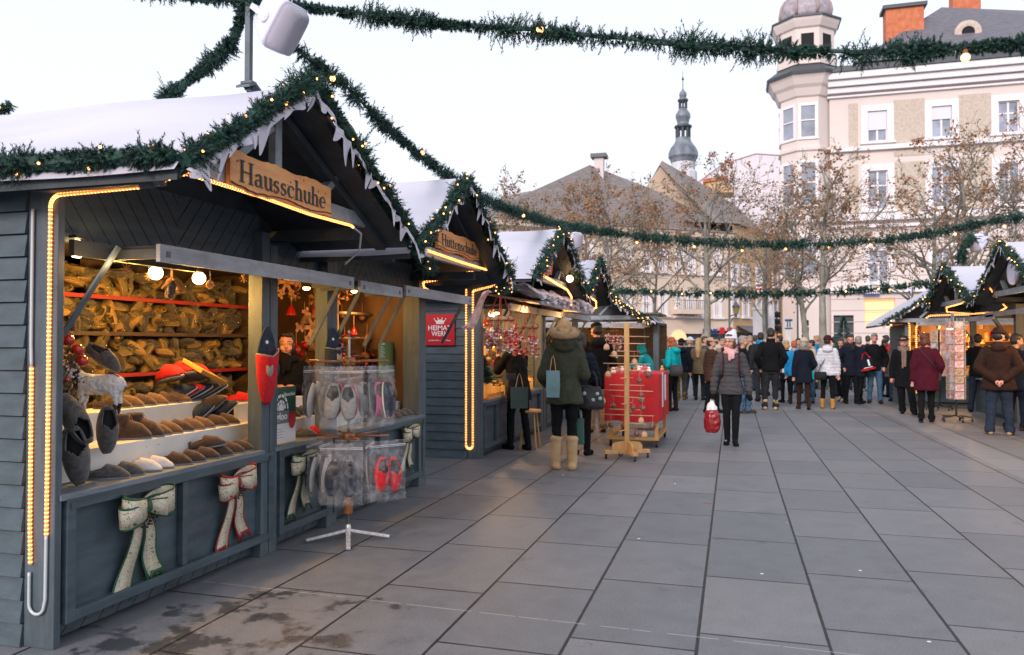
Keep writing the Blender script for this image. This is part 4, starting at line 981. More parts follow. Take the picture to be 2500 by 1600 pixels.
def fz(co,n):return co+n*(.006*noise.noise(co*60)+.006*noise.noise(co*28))
me=blob(q,.007,1,'body',[FUR,FURD],post=fz,matf=lambda c:1 if (c.y<-.075 and c.z>.14) or noise.noise(c*11)>.33 else 0)
link('body',me,gt)
q=MB()
for sx in(-1,1):q.tube([(sx*.014,-.13,.285),(sx*.03,-.11,.33),(sx*.055,-.08,.36),(sx*.075,-.04,.35),(sx*.085,-.02,.32)],[.011,.010,.008,.006,.002],8)
q.build('horns',HORN,gt,smooth=True)
gt.location=PX(232,1012,-3.40);gt.rotation_euler=(0,0,rad(-66));gt.scale=(.95,)*3
slipper_thing(CLG,'small grey felt clog balanced on the back of the toy goat','slipper',PX(250,880,-3.40),orient(V((.6,.4,-.55)),V((.3,-.3,.8))),None,sc=.80)
# lichen branch with red baubles left
br=thing('decorated_branch','mossy twig bundle with red apples and snow hanging inside the near corner','decoration',(-3.42,3.28,1.2))
q=MB();b=random.Random(4)
for k in range(46):
    p=V((-3.42+b.uniform(-.05,.06),3.26+b.uniform(-.05,.07),1.12+b.random()*.45));d=V((b.uniform(-.08,.08),b.uniform(-.08,.08),b.uniform(.03,.14)));q.tube([p,p+d*.5+V((.01,0,0)),p+d],[.006,.004,.001],5)
for k in range(420):
    p=V((-3.42+b.gauss(0,.045),3.26+b.gauss(0,.045),1.1+b.random()*.48));d=V((b.uniform(-1,1),b.uniform(-1,1),b.uniform(-1,1)))*.02;w=d.orthogonal()*.25;q.add([p-w,p+w,p+d],[(0,1,2)])
q.build('twigs',mat('lichen_twig',(.07,.05,.035),.9,col2=(.16,.13,.10),vscale=30),br)
q=MB()
RED=mat('red_lacquer',(.45,.012,.012),.18,coat=.6)
for p in[(-3.36,3.27,1.47),(-3.34,3.31,1.42),(-3.34,3.34,1.36),(-3.33,3.29,1.05),(-3.32,3.24,.99),(-3.36,3.33,1.02)]:
    q=MB();q.ell(p,.031,14,10);q.build('red_bauble',RED,br,smooth=True)
q=MB()
for k in range(60):
    p=V((-3.38+b.gauss(0,.02),3.30+b.gauss(0,.02),1.30+b.gauss(0,.03)));q.ell(p,b.uniform(.003,.008),5,4)
q.build('snow_tuft',SNOWT,br)
# straw stars and snowflake ornaments
STRAW=mat('straw',(.52,.26,.10),.6,var=.3,vscale=60)
def star(loc,r,label,n=8,flake=False,thread=.06,rot=rad(-20),cat='ornament',m_=None):
    t=thing('straw_star' if not flake else 'wooden_snowflake',label,cat)
    q=MB()
    for k in range(n):
        a=2*pi*k/n;c,s=math.cos(a),math.sin(a)
        if flake:
            q.beam((0,0,0),(0,c*r,s*r),.010*r/.05,.006,(1,0,0))
            for f in(.55,.85):
                for sg in(-1,1):
                    a2=a+sg*.9;q.beam((0,c*r*f,s*r*f),(0,c*r*f+math.cos(a2)*r*.25,s*r*f+math.sin(a2)*r*.25),.008*r/.05,.006,(1,0,0))
        else:
            p=.38*r;a1,a2=a-.22,a+.22
            q.add([(0,0,0),(.002,math.cos(a1)*p,math.sin(a1)*p),(0,c*r,s*r),(.002,math.cos(a2)*p,math.sin(a2)*p)],[(0,1,2,3)])
            q.tube([(.003,-c*r*.2,-s*r*.2),(.003,c*r,s*r)],.0022,5)
    q.build('star' if not flake else 'flake',m_ or STRAW,t)
    if thread:MB().tube([(0,0,r*.9),(0,0,r+thread)],.0008,4).build('thread',WHP,t)
    t.location=loc;t.rotation_euler=(0,0,rot);return t
star(PX(308,656,-3.25),.030,'straw star hanging alone left of the first globe lamp')
star(PX(363,675,-3.42),.028,'straw star hanging under the first globe lamp')
star(PX(513,695,-3.30),.028,'small wooden snowflake hanging under the second globe lamp',10,True)
star(PX(595,680,-3.35),.034,'straw star hanging at the top right of the near opening')
star(PX(655,705,-3.9),.10,'large wooden snowflake seen in the near opening by the yellow post',6,True,0)
star(PX(700,690,-4.0),.16,'large wooden snowflake high behind the vendor',6,True,0)
star(PX(764,800,-4.0),.20,'largest wooden snowflake, right behind the vendor',6,True,0)
star(PX(987,945,-3.5),.022,'tiny white snowflake hanging at the far end of the second stall',6,True,.5,m_=WHP)
# hanging straw figure between the globes
hf=thing('hanging_straw_figure','hanging straw house with dark figure between the two globe lamps','ornament',PX(418,700,-3.3))
c=hf.location
q=MB();b=random.Random(8)
for k in range(90):
    a=b.uniform(-1,1);p=c+V((b.uniform(-.02,.02),a*.055,.055-abs(a)*.055));q.tube([p,p+V((b.uniform(-.01,.01),math.copysign(.018,a)+b.uniform(-.008,.008),-.02))],.0025,4)
for k in range(20):p=c+V((0,-.045,-.05+b.uniform(-.03,.03)));q.tube([p,p+V((0,b.uniform(-.01,.01),.03))],.003,4)
q.build('straw_roof',STRAW,hf)
q=MB();q.cap(c+V((0,0,.02)),c+V((0,.0,-.03)),.02,.026).ell(c+V((.01,.01,-.0)),.018).ell(c+V((0,-.01,-.055)),.02);q.build('figure',mat('grey_wool',(.10,.09,.08),.95,var=.5,vscale=50,bump=.6),hf,smooth=True)
q=MB();q.tube([c+V((0,0,.05)),c+V((0,0,.13))],.003,5).tube([c+V((0,.01,.05)),c+V((0,.012,.12))],.002,5);q.build('cord',STRAW,hf)
# ladder shelf with bell and red ornaments at the far end of stall 2
LQ=0
ld=thing('branch_ladder','rustic birch branch ladder with bell in the second stall','decoration',(-3.72,7.2,.86))
BW=mat('birch_branch',(.30,.20,.12),.8,var=.4,vscale=20,bump=.5)
q=MB();
for y in(6.75,7.75):q.tube([(-3.72,y,.86),(-3.71,y+.01,1.4),(-3.72,y,1.95)],.018,8)
q.build('rail',BW,ld,smooth=True)
for z in(1.10,1.32,1.50,1.75):
    q=MB();q.tube([(-3.70,6.6,z),(-3.69,7.2,z+.008),(-3.70,7.9,z)],.014,8);q.build('rung',BW,ld,smooth=True)
bl=thing('bell','large brown wicker bell on the top rung of the branch ladder','bell',PX(925,745,-3.68))
q=MB();q.lathe([(.052,-.055),(.055,-.048),(.042,-.03),(.036,.0),(.034,.025),(.022,.045),(.006,.05)],c=bl.location,n=18);q.build('body',mat('wicker',(.16,.07,.03),.6,var=.6,vscale=60,bump=1,bscale=60),bl,smooth=True)
q=MB();q.tube([bl.location+V((0,0,.05)),bl.location+V((0,0,.12))],.003,5);q.build('cord',STRAW,bl)
b=random.Random(12)
og=thing('red_ornament_garland','garland of red baubles and dark leaves on the branch ladder','decoration',(-3.68,7.3,1.3))
q=MB()
for k in range(700):
    y=b.uniform(6.6,7.85);p=V((-3.68+b.gauss(0,.02),y,1.36+.10*math.sin(y*5)+b.gauss(0,.05)));d=V((b.uniform(-1,1),b.uniform(-1,1),b.uniform(-1,1)))*.03;w=d.orthogonal()*.3;q.add([p-w,p+w,p+d],[(0,1,2)])
q.build('leaves',mat('dark_leaves',(.05,.02,.015),.6,var=.5),og)
for k in range(22):
    y=b.uniform(6.65,7.85);q=MB();q.ell((-3.65+b.gauss(0,.015),y,1.35+.10*math.sin(y*5)+b.gauss(0,.05)),b.uniform(.010,.022),10,8);q.build('red_bauble',RED,og,smooth=True)
q=MB();q.bx(-4.9,7.46,.75,-3.24,7.49,2.12);q.build('plywood_screen',mat('screen_ply',(.07,.032,.014),.6,col2=(.15,.07,.028),vscale=4,stretch=(1,1,.3)),S2)
# green price list
pl=thing('price_list','green price list sheet beside the branch ladder','notice',PX(945,875,-3.45))
a,b_=PX(925,835,-3.45),PX(968,917,-3.45);q=MB();q.bx(-3.452,a.y,b_.z,-3.448,b_.y,a.z);q.build('sheet',mat('green_sheet',(.22,.30,.10),.6),pl)
q=MB()
for k in range(9):q.bx(-3.4475,a.y+.03,a.z-.05-k*.013,-3.447,a.y+.03+.06*(1+.4*(k%3)),a.z-.045-k*.013)
q.bx(-3.4475,a.y+.05,a.z-.03,-3.447,a.y+.13,a.z-.012);q.build('print_lines',WHP,pl)
# poster
po=thing('poster','tall poster with white igloo and the word igloo on the counter','poster',(-3.16,5.0,.73))
y0,y1,z0,z1=4.86,5.14,.735,1.14
q=MB();q.bx(-3.172,y0,z0,-3.165,y1,z1);q.build('board',PAPERW,po)
q=MB();q.bx(-3.1648,y0+.0,z0+.14,-3.1642,y1,z1);q.build('green_field',GREENP,po)
q=MB();q.bx(-3.1640,y0,z0+.14,-3.1636,y0+.19,z0+.23);q.build('grey_field',GREYP,po)
q=MB();cx_,cz_=y0+.085,z0+.235
for k,(r0,r1) in enumerate(((.078,.095),(.045,.062),(.012,.03))):
    for j in range(6-k):
        a0=pi*j/(6-k)+.06+.1*k;a1=pi*(j+1)/(6-k)-.06+.1*k;a1=min(a1,pi-.02)
        q.prism([(-3.1632,cx_+r*math.cos(a),cz_+r*math.sin(a)*1.25) for r,a in((r0,a0),(r1,a0),(r1,a1),(r0,a1))],(.0006,0,0))
q.prism([(-3.1630,cx_-.035,cz_),(-3.1630,cx_+.035,cz_),(-3.1630,cx_+.035,cz_+.03),(-3.1630,cx_,cz_+.055),(-3.1630,cx_-.035,cz_+.03)],(.001,0,0))
q.build('igloo_emblem',WHP,po)
place_text(text('igloo',.1,.0006,bold=.003),WHP,po,(-3.1632,y0+.09,z0+.185),(0,1,0),(0,0,1),fit=(.15,.07))
place_text(text('Hausschuh',.1,.0006,bold=.001,shear=.3),WHP,po,(-3.1638,y0+.19,z1-.055),(0,1,0),(0,0,1),fit=(.15,.028))
q=MB();q.T=Matrix.Translation((-3.160,y0+.225,z0+.16));q.ell((0,0,0),(.003,.045,.065),20,12);q.T=None;q.build('red_slipper_print',REDP,po,smooth=True)
q=MB()
for k in range(4):q.bx(-3.1648,y0+.02,z0+.10-k*.02,-3.1644,y0+.10+.02*(k%2),z0+.103-k*.02)
q.build('print_lines',GREYP,po)
# ochre box with writing lying on the display
ob=thing('ochre_box','ochre cardboard box lid with dark script leaning at the middle post','box',(-3.62,4.68,1.22))
q=MB();q.T=Matrix.Translation((-3.62,4.68,1.24))@Matrix.Rotation(rad(-20),4,'X')@Matrix.Rotation(rad(25),4,'Y');q.bx(-.10,-.14,0,.10,.14,.03);q.T=None;q.build('lid',mat('ochre_card',(.50,.25,.05),.6),ob,bev=.004)
# ---------------------------------------------------------------- ribbon bows
def bow(loc,label,mc,me_,sc=1,tilt=0):
    """local: plane YZ, facing +X"""
    t=thing('ribbon_bow',label,'bow')
    def loop(sg,up,ln,hw):
        q=MB();n=14
        for mi,(e0,e1,off) in enumerate(((-.82,.82,0),(-1,-.82,0.0),(.82,1,0))):
            vs=[]
            for i in range(n+1):
                f=i/n;a=f*2*pi
                y=sg*(ln*(1-math.cos(a))/2);x=.012+.035*math.sin(a)*(1 if True else 0)+.01;w=hw*(.30+.70*math.sin(pi*min(1,f if f<.5 else 1-f)*1.0)**.8)
                for e in(e0,e1):vs.append((x+.03*math.sin(pi*f)+.010*noise.noise(V((y*30,e*2.5,sg*4))),y+.006*noise.noise(V((f*9,e*3,up*9))),up*abs(y)*.5+w*e*(1+.12*math.sin(f*11+e))))
            q.mat(0 if mi==0 else 1).add(vs,[(2*i,2*i+1,2*i+3,2*i+2) for i in range(n)])
        q.T=None;return q
    for sg,up,ln,hw in((-1,.10,.135,.056),(1,.22,.125,.058),(-1,-.32,.150,.046),(1,-.28,.10,.045)):
        o=loop(sg,up,ln,hw).build('loop',[mc,me_],t,smooth=True);solid(o,.0015)
    for sg,ln,sp in((-1,.30,-.085),(1,.27,.075)):
        q=MB();n=10
        for mi,(e0,e1) in enumerate(((-.78,.78),(-1,-.78),(.78,1))):
            vs=[]
            for i in range(n+1):
                f=i/n;w=.020+.034*f;y=sg*.012+sp*f**1.2+.006*math.sin(f*7)*sg;z=-.02-ln*f
                for e in(e0,e1):
                    zz=z
                    if i==n: zz=z+(-.035 if abs(e)>.9 else (.0))
                    vs.append((.014+.012*math.sin(f*6),y+w*e,zz-(.0 if i<n else 0)))
            q.mat(0 if mi==0 else 1).add(vs,[(2*i,2*i+1,2*i+3,2*i+2) for i in range(n)])
        # notch tips
        z=-.02-ln;y=sg*.012+sp+.006*math.sin(7)*sg;q.mat(1).add([(.012,y-.044,z-.033),(.012,y-.044*.4,z+.0),(.012,y,z+.004),(.012,y+.044*.4,z),(.012,y+.044,z-.033),(.012,y+.035,z+.02),(.012,y-.035,z+.02)],[(0,1,6),(1,2,3,5,6),(3,4,5)])
        o=q.build('tail',[mc,me_],t,smooth=True);solid(o,.002)
    q=MB();q.ell((.035,0,.0),(.025,.022,.033),12,8);q.build('knot',me_,t,smooth=True)
    q=MB();b=random.Random(2)
    for k in range(60):q.ell((.045+b.gauss(0,.008),b.gauss(0,.018),-.045+b.gauss(0,.016)),b.uniform(.003,.006),5,4)
    q.build('cone_cluster',mat('dark_berry',(.035,.012,.012),.4),t,smooth=True)
    t.location=loc;t.rotation_euler=(tilt,0,0);t.scale=(sc,)*3;return t
def ribbon(name,tint):
    m=bpy.data.materials.new(name);m.use_nodes=True;g=NG(m.node_tree);b=m.node_tree.nodes['Principled BSDF'];b.inputs['Roughness'].default_value=.6
    tc=g.n('ShaderNodeTexCoord');n=g.n('ShaderNodeTexNoise');n.inputs['Scale'].default_value=38;n.inputs['Detail'].default_value=2;n.inputs['Distortion'].default_value=2.5;g.l(tc.outputs['Object'],n.inputs[0])
    r=g.n('ShaderNodeValToRGB');g.l(n.outputs['Fac'],r.inputs[0]);e=r.color_ramp.elements;e[0].position=.0;e[0].color=(.50,.45,.35,1);e[1].position=.60;e[1].color=(.50,.45,.35,1)
    for p,c in((.46,(.60,.54,.42)),(.485,(.25,.11,.04)),(.51,(.60,.54,.42)),(.64,tint)):
        x=r.color_ramp.elements.new(p);x.color=c+(1,)
    g.l(r.outputs[0],b.inputs['Base Color']);return m
RB1=ribbon('printed_cream_ribbon',(.10,.20,.12));RG=mat('green_ribbon',(.012,.075,.035),.5,var=.2);RR=mat('red_ribbon',(.26,.01,.018),.5,var=.2)
bow((-3.135,3.53,.57),'large cream and green ribbon bow on the near shutter, left panel',RB1,RG,1.38)
bow((-3.135,4.33,.565),'cream and red ribbon bow on the near shutter, right panel',RB1,RR,1.28,rad(3))
bow((-3.13,5.13,.58),'cream and green ribbon bow partly hidden by the slipper rack',RB1,RG,1.2)
bow((-3.13,7.08,.58),'cream and green ribbon bow at the far end of the second stall',RB1,RG,1.2)
# ---------------------------------------------------------------- rotating rack with bagged slippers
rk=thing('slipper_rack','rotating display rack with two tiers of bagged slippers','display rack',(-2.77,5.22,0))
c=V((-2.77,5.22,0))
q=MB();q.lathe([(.011,.08),(.011,1.45),(.006,1.52)],c=c,n=12);q.lathe([(.006,1.52),(.012,1.53),(.004,1.56)],c=c,n=10);q.build('shaft',STEEL,rk,smooth=True)
q=MB();q.lathe([(.032,.20),(.034,.21),(.034,.46),(.030,.47)],c=c,n=20);q.build('sleeve',RUST,rk,smooth=True)
q=MB();q.lathe([(.021,.04),(.021,.10),(.014,.12)],c=c,n=12);q.build('hub',GALV,rk)
for k in range(4):
    a=rad(28+90*k);d=V((math.cos(a),math.sin(a),0));q=MB();q.beam(c+d*.015+V((0,0,.075)),c+d*.30+V((0,0,.018)),.032,.020);q.bx(0,0,0,0,0,0) if False else None;q.build('foot',GALV,rk,bev=.004)
for z,n in((1.32,6),(.77,6)):
    q=MB();q.lathe([(.045,z-.03),(.048,z-.02),(.048,z+.02),(.04,z+.03)],c=c,n=18);q.build('boss',RUST if z<1 else RUST,rk,smooth=True)
    for k in range(n):
        a=rad(12+360/n*k);d=V((math.cos(a),math.sin(a),0));q=MB();q.tube([c+d*.03+V((0,0,z)),c+d*.30+V((0,0,z+.006))],.008,8);q.build('arm',RUST,rk,smooth=True)
def bagged_pair(label,m_u,seed,W_=.30,Hh=.44,group=None,opening=False):
    t=thing('bagged_slipper_pair',label,'slippers',(0,0,0),group)
    me=clog_mesh('hung_slipper',m_u,WHITE if seed%2 else SOLE,DARKIN,L=.255,W=.105,Hh=.05)
    for k,sx in enumerate((-1,1)):
        o=link('slipper',me,t,loc=V((sx*.055,.004+.012*k,-.245-.01*k)));o.rotation_euler=(rad(-84),rad(sx*4),rad(180));o.scale=(1,1,1);solid(o,.003)
    q=MB();b=V((seed*7.1,0,0))
    for sg in(-1,1):
        def fn(i,j,sg=sg):
            x=(i-.5)*W_;z=-j*Hh;bul=math.sin(pi*i)**.6*min(1,j*2.2)*(.030+.035*max(0,math.sin(pi*(j-.05))))
            y=sg*(.002+bul)+.013*noise.noise(V((x*8,z*5,sg*3))+b)*min(1,j*4)+.005*noise.noise(V((x*22,z*12,sg))+b)*min(1,j*4)
            return V((x+.012*noise.noise(V((z*7,1,0))+b),y,z+(.006*noise.noise(V((x*20,5,0))+b)if j>.9 else 0)))
        q.grid(fn,16,24)
    q.build('bag',FILM,t,smooth=False)
    q=MB();q.bx(-W_/2,-.003,-.036,W_/2,.003,-.033).bx(-W_/2,-.003,-.046,W_/2,.003,-.044);q.build('zip_strip',mat('zip_plastic',(.8,.8,.85),.3) if 'zip_plastic' not in bpy.data.materials else bpy.data.materials['zip_plastic'],t)
    q=MB();q.tube([(0,0,-.012),(0,.004,.006),(0,0,.018),(0,-.006,.012)],.0013,5);q.build('hook',STEEL,t)
    return t
cols=[('grey',FELTGR),('navy',FELTN),('red',FELTR),('pink',FELTP),('light grey',FELTGR),('dark grey',FELTG)]
BP={n:bagged_pair('pair of %s felt slippers in a clear zip bag'%n,m_,i,group='bagged slipper pairs on the rack') for i,(n,m_) in enumerate(cols[:1]+cols[1:4]+[cols[5]])}
hang=[]
tiers={'upper':1.31,'lower':.765}
up=[('grey',-75,.25,'hung frontmost'),('red',-75,.15,'half hidden behind the grey pair'),('grey',8,.13,'nearest the pole at the right'),('dark grey',10,.18,'third from the right end'),('pink',14,.24,'showing pink at the right'),('navy',10,.29,'at the right end'),('navy',190,.27,'at the left end'),('grey',186,.17,'behind at the left')]
lo=[('navy',-75,.22,'hung frontmost with dark soles'),('dark grey',10,.16,'right of the pole'),('navy',192,.17,'left of the pole'),('navy',188,.26,'at the left end'),('red',8,.30,'hung clear at the right'),('dark grey',105,.2,'at the rear')]
first=set()
for tier,lst in(('upper',up),('lower',lo)):
    for (n_,ang,r_,w_) in lst:
        a=rad(ang);p=c+V((r_*math.cos(a),r_*math.sin(a),tiers[tier]-.022));lab='%s slippers bagged on the %s tier, %s'%(n_,tier,w_)
        rz=a+pi/2+rad(sr.uniform(-14,14))
        if 'hung clear' in w_:rz=rad(55)
        if 'pink' in w_:rz=rad(75)
        if n_ not in first:
            first.add(n_);o=BP[n_];o.location=p;o.rotation_euler=(0,0,rz);o['label']=lab
        else:dup(BP[n_],p,rz,lab)
# ---------------------------------------------------------------- people
SKIN=mat('skin',(.52,.27,.19),.55,var=.08,vscale=12,bump=.1);SKIN2=mat('rosy_skin',(.60,.28,.21),.5,var=.12,vscale=10)
LIP=mat('lips',(.36,.07,.06),.4);LIPM=mat('pale_lips',(.40,.17,.13),.5);EYEW=mat('eye_white',(.6,.58,.55),.3);IRIS=mat('iris',(.03,.025,.02),.2);BROW=mat('brow',(.07,.04,.025),.9)
def cloth(name,c,rough=.85,var=.14,bump=.35,bs=70,sheen=.15):
    return bpy.data.materials.get('c_'+name) or mat('c_'+name,c,rough,var=var,vscale=7,bump=bump,bscale=bs,sheen=0,spec=.18)
CL=dict(black=(.006,.007,.009),navy=(.008,.012,.024),charcoal=(.020,.022,.026),olive=(.046,.050,.034),teal=(.0,.38,.42),white=(.62,.64,.72),brown=(.055,.028,.020),
 dkbrown=(.030,.014,.010),burgundy=(.060,.006,.018),grey=(.062,.062,.068),jeans=(.05,.11,.19),dkjeans=(.022,.032,.055),khaki=(.28,.21,.14),tan=(.46,.31,.17),pink=(.62,.34,.34),
 blue=(.01,.22,.48),red=(.5,.02,.02),beige=(.45,.33,.22),maroon=(.06,.008,.02),yellow=(.45,.22,.05),taupe=(.22,.16,.13),oliveb=(.13,.10,.06),plum=(.05,.03,.05),cream=(.5,.42,.32))
def cm(n):return cloth(n,CL[n],rough=.5 if n in('teal','blue') else .9,sheen=0)
HC=dict(blonde=(.40,.25,.11),brown=(.055,.03,.018),dark=(.015,.012,.011),ginger=(.34,.10,.03),grey=(.28,.26,.24),auburn=(.10,.025,.015))
def hm(n):return bpy.data.materials.get('h_'+n) or mat('h_'+n,HC[n],.5,var=.35,vscale=18,stretch=(8,8,1),bump=.5,bscale=40)
FURT=mat('tan_fur_trim',(.30,.19,.10),.95,col2=(.45,.31,.18),vscale=40,bump=1,bscale=120)
ARMS=dict(down=((.024,-.012,-.17),(.034,.01,-.325)),pocket=((.055,-.05,-.16),(.015,.04,-.27)),front=((.035,-.01,-.17),(-.045,.11,-.12)),high=((.03,.07,-.12),(-.03,.16,-.02)),
 behind=((.060,-.055,-.165),(-.078,-.11,-.275)),carry=((.040,-.005,-.17),(.058,.005,-.325)),fwd=((.03,.05,-.15),(.03,.19,-.13)),bagarm=((.045,-.02,-.17),(.02,.09,-.23)))
def xf(M,v):return M@V(v)
def person(label,loc,rz,h=1.72,arms=('down','down'),feet=((-.05,0,.1),(.05,0,-.1)),coat=('wool','black',.40),trousers=('slim','black'),shoes=('shoe','black'),hair=('short','brown'),hat=None,
    head=(0,0),lean=0,vox=.011,scarf=None,gloves=None,hood=None,glasses=False,female=True,bulk=1.,skin=SKIN,boots_h=.17,group=None,belt=False,open_coat=None,collar=None):
    S=h;t=thing('person',label,'person',(0,0,0),group)
    ln=V((0,math.sin(lean),0))
    def B(x,y,z): # torso bend above hip
        if z>.52:
            d=z-.52;return V((x,y*math.cos(lean)+d*math.sin(lean),.52+d*math.cos(lean)-y*math.sin(lean)))*S
        return V((x,y,z))*S
    HM=Matrix.Translation(B(0,0,.86))@Matrix.Rotation(head[0],4,'Z')@Matrix.Rotation(-head[1]-lean*.3,4,'X')
    def Hd(x,y,z):return HM@(V((x,y,z-.86))*S)
    sh=.098 if female else .110
    def hp(side):
        k='LR'.index(side);sx=(-1,1)[k];A=ARMS[arms[k]] if isinstance(arms[k],str) else arms[k]
        s=B(sx*sh,0,.795);return sx,s,s+V((sx*A[0][0],A[0][1],A[0][2]))*S,s+V((sx*A[1][0],A[1][1],A[1][2]))*S
    def foot(k):
        sx=(-1,1)[k];f=feet[k];lift=f[3] if len(f)>3 else 0
        return sx,V((f[0],f[1],.045+lift))*S,f[2],lift
    def legpts(k):
        sx,a,r,l=foot(k);hip=V((sx*.047,0,.51))*S;kn=(hip+a)/2+V((0,.014+abs(a.y)*.12+l*.5,.015))*S;return hip,kn,a
    # body
    q=MB()
    def hell(c,r):q.ell(Hd(*c),tuple(x*S for x in r),16,12,HM.to_3x3())
    hell((0,-.006,.945),(.043,.053,.054));hell((0,.012,.905),(.034,.040,.039));hell((0,.030,.886),(.018,.020,.016))
    q.cap(Hd(0,.050,.928),Hd(0,.061,.910),.006*S,.009*S,8)
    for sx in(-1,1):hell((sx*.044,-.004,.918),(.006,.012,.017));hell((sx*.018,.044,.938),(.013,.010,.006));hell((sx*.022,.034,.905),(.014,.016,.016))
    q.cap(B(0,-.008,.82),Hd(0,-.004,.885),.030*S,.028*S)
    L0=[(z,0,y,rx,ry) for z,y,rx,ry in((.49,0,.080,.056),(.53,0,.088,.060),(.60,0,.074,.050),(.68,0,.084,.056),(.76,0,.096,.056),(.80,-.004,.085,.045),(.835,-.006,.04,.03))]
    def bl(secs,q,k=1,n=22):
        vs=[];m=len(secs)
        for z,cx,cy,rx,ry in secs:vs+=[B(cx+rx*math.cos(2*pi*j/n),cy+ry*math.sin(2*pi*j/n),z) for j in range(n)]
        q.add(vs,[(i*n+j,i*n+(j+1)%n,(i+1)*n+(j+1)%n,(i+1)*n+j) for i in range(m-1) for j in range(n)]+[tuple(range(n-1,-1,-1)),tuple(range((m-1)*n,m*n))])
    bl(L0,q)
    hands=MB()
    def hand(q,w,d,sx,g=0):
        d=d.normalized();up=V((0,0,1)) if abs(d.z)<.8 else V((0,1,0));side=d.cross(up).normalized();nrm=side.cross(d).normalized()
        pl=w+d*.048*S
        for o in(-.5,.5):q.cap(w+side*o*.010*S,pl+side*o*.018*S,(.011+g)*S,(.010+g)*S,8)
        for i,(o,l) in enumerate(((-1.5,.030),(-.5,.038),(.5,.036),(1.5,.026))):
            b=pl+side*o*.0105*S;m=b+(d*.75-nrm*.45)*l*.6*S;e=m+(d*.25-nrm*.9)*l*.55*S
            q.cap(b,m,(.0062+g)*S,(.0055+g)*S,7).cap(m,e,(.0055+g)*S,(.0048+g)*S,7)
        b=w+d*.014*S+side*.014*S*(-sx);m=b+(d*.5+side*(-sx)*.6-nrm*.4)*.026*S;q.cap(b,m,(.0075+g)*S,(.0065+g)*S,7).cap(m,m+(d*.9-nrm*.4)*.02*S,(.0065+g)*S,(.0055+g)*S,7)
    for side in'LR':
        sx,s,e,w=hp(side);q.cap(s,e,.027*S,.021*S).cap(e,w,.021*S,.0135*S);hand(q,w,w-e,sx)
    for k in(0,1):
        hip,kn,a=legpts(k);q.cap(hip,kn,.048*S,.028*S).cap(kn,a,.027*S,.018*S);_,_,r,l=foot(k);fd=V((math.sin(-r),math.cos(r),-l*2.5));q.cap(a+V((0,0,-.022*S)),a+fd*.085*S+V((0,0,-.026*S)),.020*S,.016*S)
    me=blob(q,vox*.85,2,'b',[skin])
    Q=MB();Q.add([v.co for v in me.vertices],[tuple(p.vertices) for p in me.polygons]);nf=len(Q.f);bpy.data.meshes.remove(me)
    for sx in(-1,1):
        Q.mat(1).ell(Hd(sx*.0185,.0465,.9305),tuple(x*S for x in(.0072,.005,.0038)),10,6,HM.to_3x3());Q.mat(2).ell(Hd(sx*.0185,.0495,.9305),tuple(x*S for x in(.0036,.0035,.0036)),8,6,HM.to_3x3())
        Q.mat(3).tube([Hd(sx*.008,.055,.9425),Hd(sx*.019,.054,.9455),Hd(sx*.030,.044,.942)],[.0012*S,.0017*S,.0008*S],5)
    Q.mat(4).ell(Hd(0,.0515,.8915),tuple(x*S for x in(.0110,.004,.0016)),10,6,HM.to_3x3()).ell(Hd(0,.0510,.8875),tuple(x*S for x in(.009,.004,.0018)),10,6,HM.to_3x3())
    Q.cm=0;b=Q.build('body',[skin,EYEW,IRIS,hm(hair[1]) if hair and hair[1] in('grey','dark','brown') else BROW,LIP if female else LIPM],t,smooth=True)
    # trousers
    kind,tc=trousers;g={'slim':.006,'jeans':.011,'loose':.018}[kind]
    q=MB()
    for k in(0,1):
        hip,kn,a=legpts(k);q.cap(hip,kn,(.050+g)*S,(.029+g)*S,14).cap(kn,a+V((0,0,.0)),(.029+g)*S,(.018+g)*S,14)
        if kind!='slim':q.lathe([((.026+g)*S,-.020*S),((.028+g)*S,.03*S)],c=a,n=14)
    bl([(.44,0,0,.075+g*.5,.058+g*.5),(.52,0,0,.092+g*.3,.064),(.58,0,0,.080,.056)],q)
    sd=hash(label)%97
    sd=sum(map(ord,label))%97
    def wr(co,n):return co+n*(.010*noise.noise(V((co.x*9+sd,co.y*9,co.z*14)))+.004*noise.noise(co*38))
    link('trousers',blob(q,vox*1.1,2,'tr',[cm(tc)],post=wr),t)
    # shoes
    kind,sc_=shoes
    for k in(0,1):
        hip,kn,a=legpts(k);_,_,r,l=foot(k);fd=V((math.sin(-r),math.cos(r),0));z0=l*S
        q=MB();hl=a-fd*.022*S;hl.z=z0+.022*S;to=a+fd*.088*S;to.z=max(.016*S,z0*.4+.018*S)
        wide=1.25 if kind=='ugg' else 1
        q.cap(hl,to,.024*S*wide,.020*S*wide,14);q.cap(a+V((0,0,.004)),a+fd*.03*S+V((0,0,-.012*S)),.024*S*wide,.022*S*wide,12)
        so=MB()
        if kind in('boot','ugg'):
            top=a+(kn-a)*((boots_h if kind=='boot' else .75)/.235 if boots_h>.1 and kind=='boot' else (.62 if kind=='ugg' else .3));q.cap(a,top,.027*S*wide,(.034 if kind=='boot' else .040)*S,14)
            if kind=='ugg':
                q.lathe([(.043*S,-.01*S),(.044*S,.012*S)],c=top,n=16)
        q.add(*[[],[]])
        m_=blob(q,.010,2,'shoe',[cm(sc_)],post=lambda co,n:V((co.x+n.x*.003*noise.noise(co*20),co.y,max(co.z,z0*.3+.004))))
        o=link('shoe' if kind=='shoe' else 'boot',m_,t)
        q=MB();P=[];n=18
        for i in range(n):
            an=2*pi*i/n;x=math.sin(an)*.026*S*wide*(1 if math.cos(an)>0 else .85);y=math.cos(an)*.068*S+.033*S
            p=V((a.x,a.y,0))+fd*y+V((fd.y,-fd.x,0))*x;P.append(V((p.x,p.y,max(.001,z0*.3))))
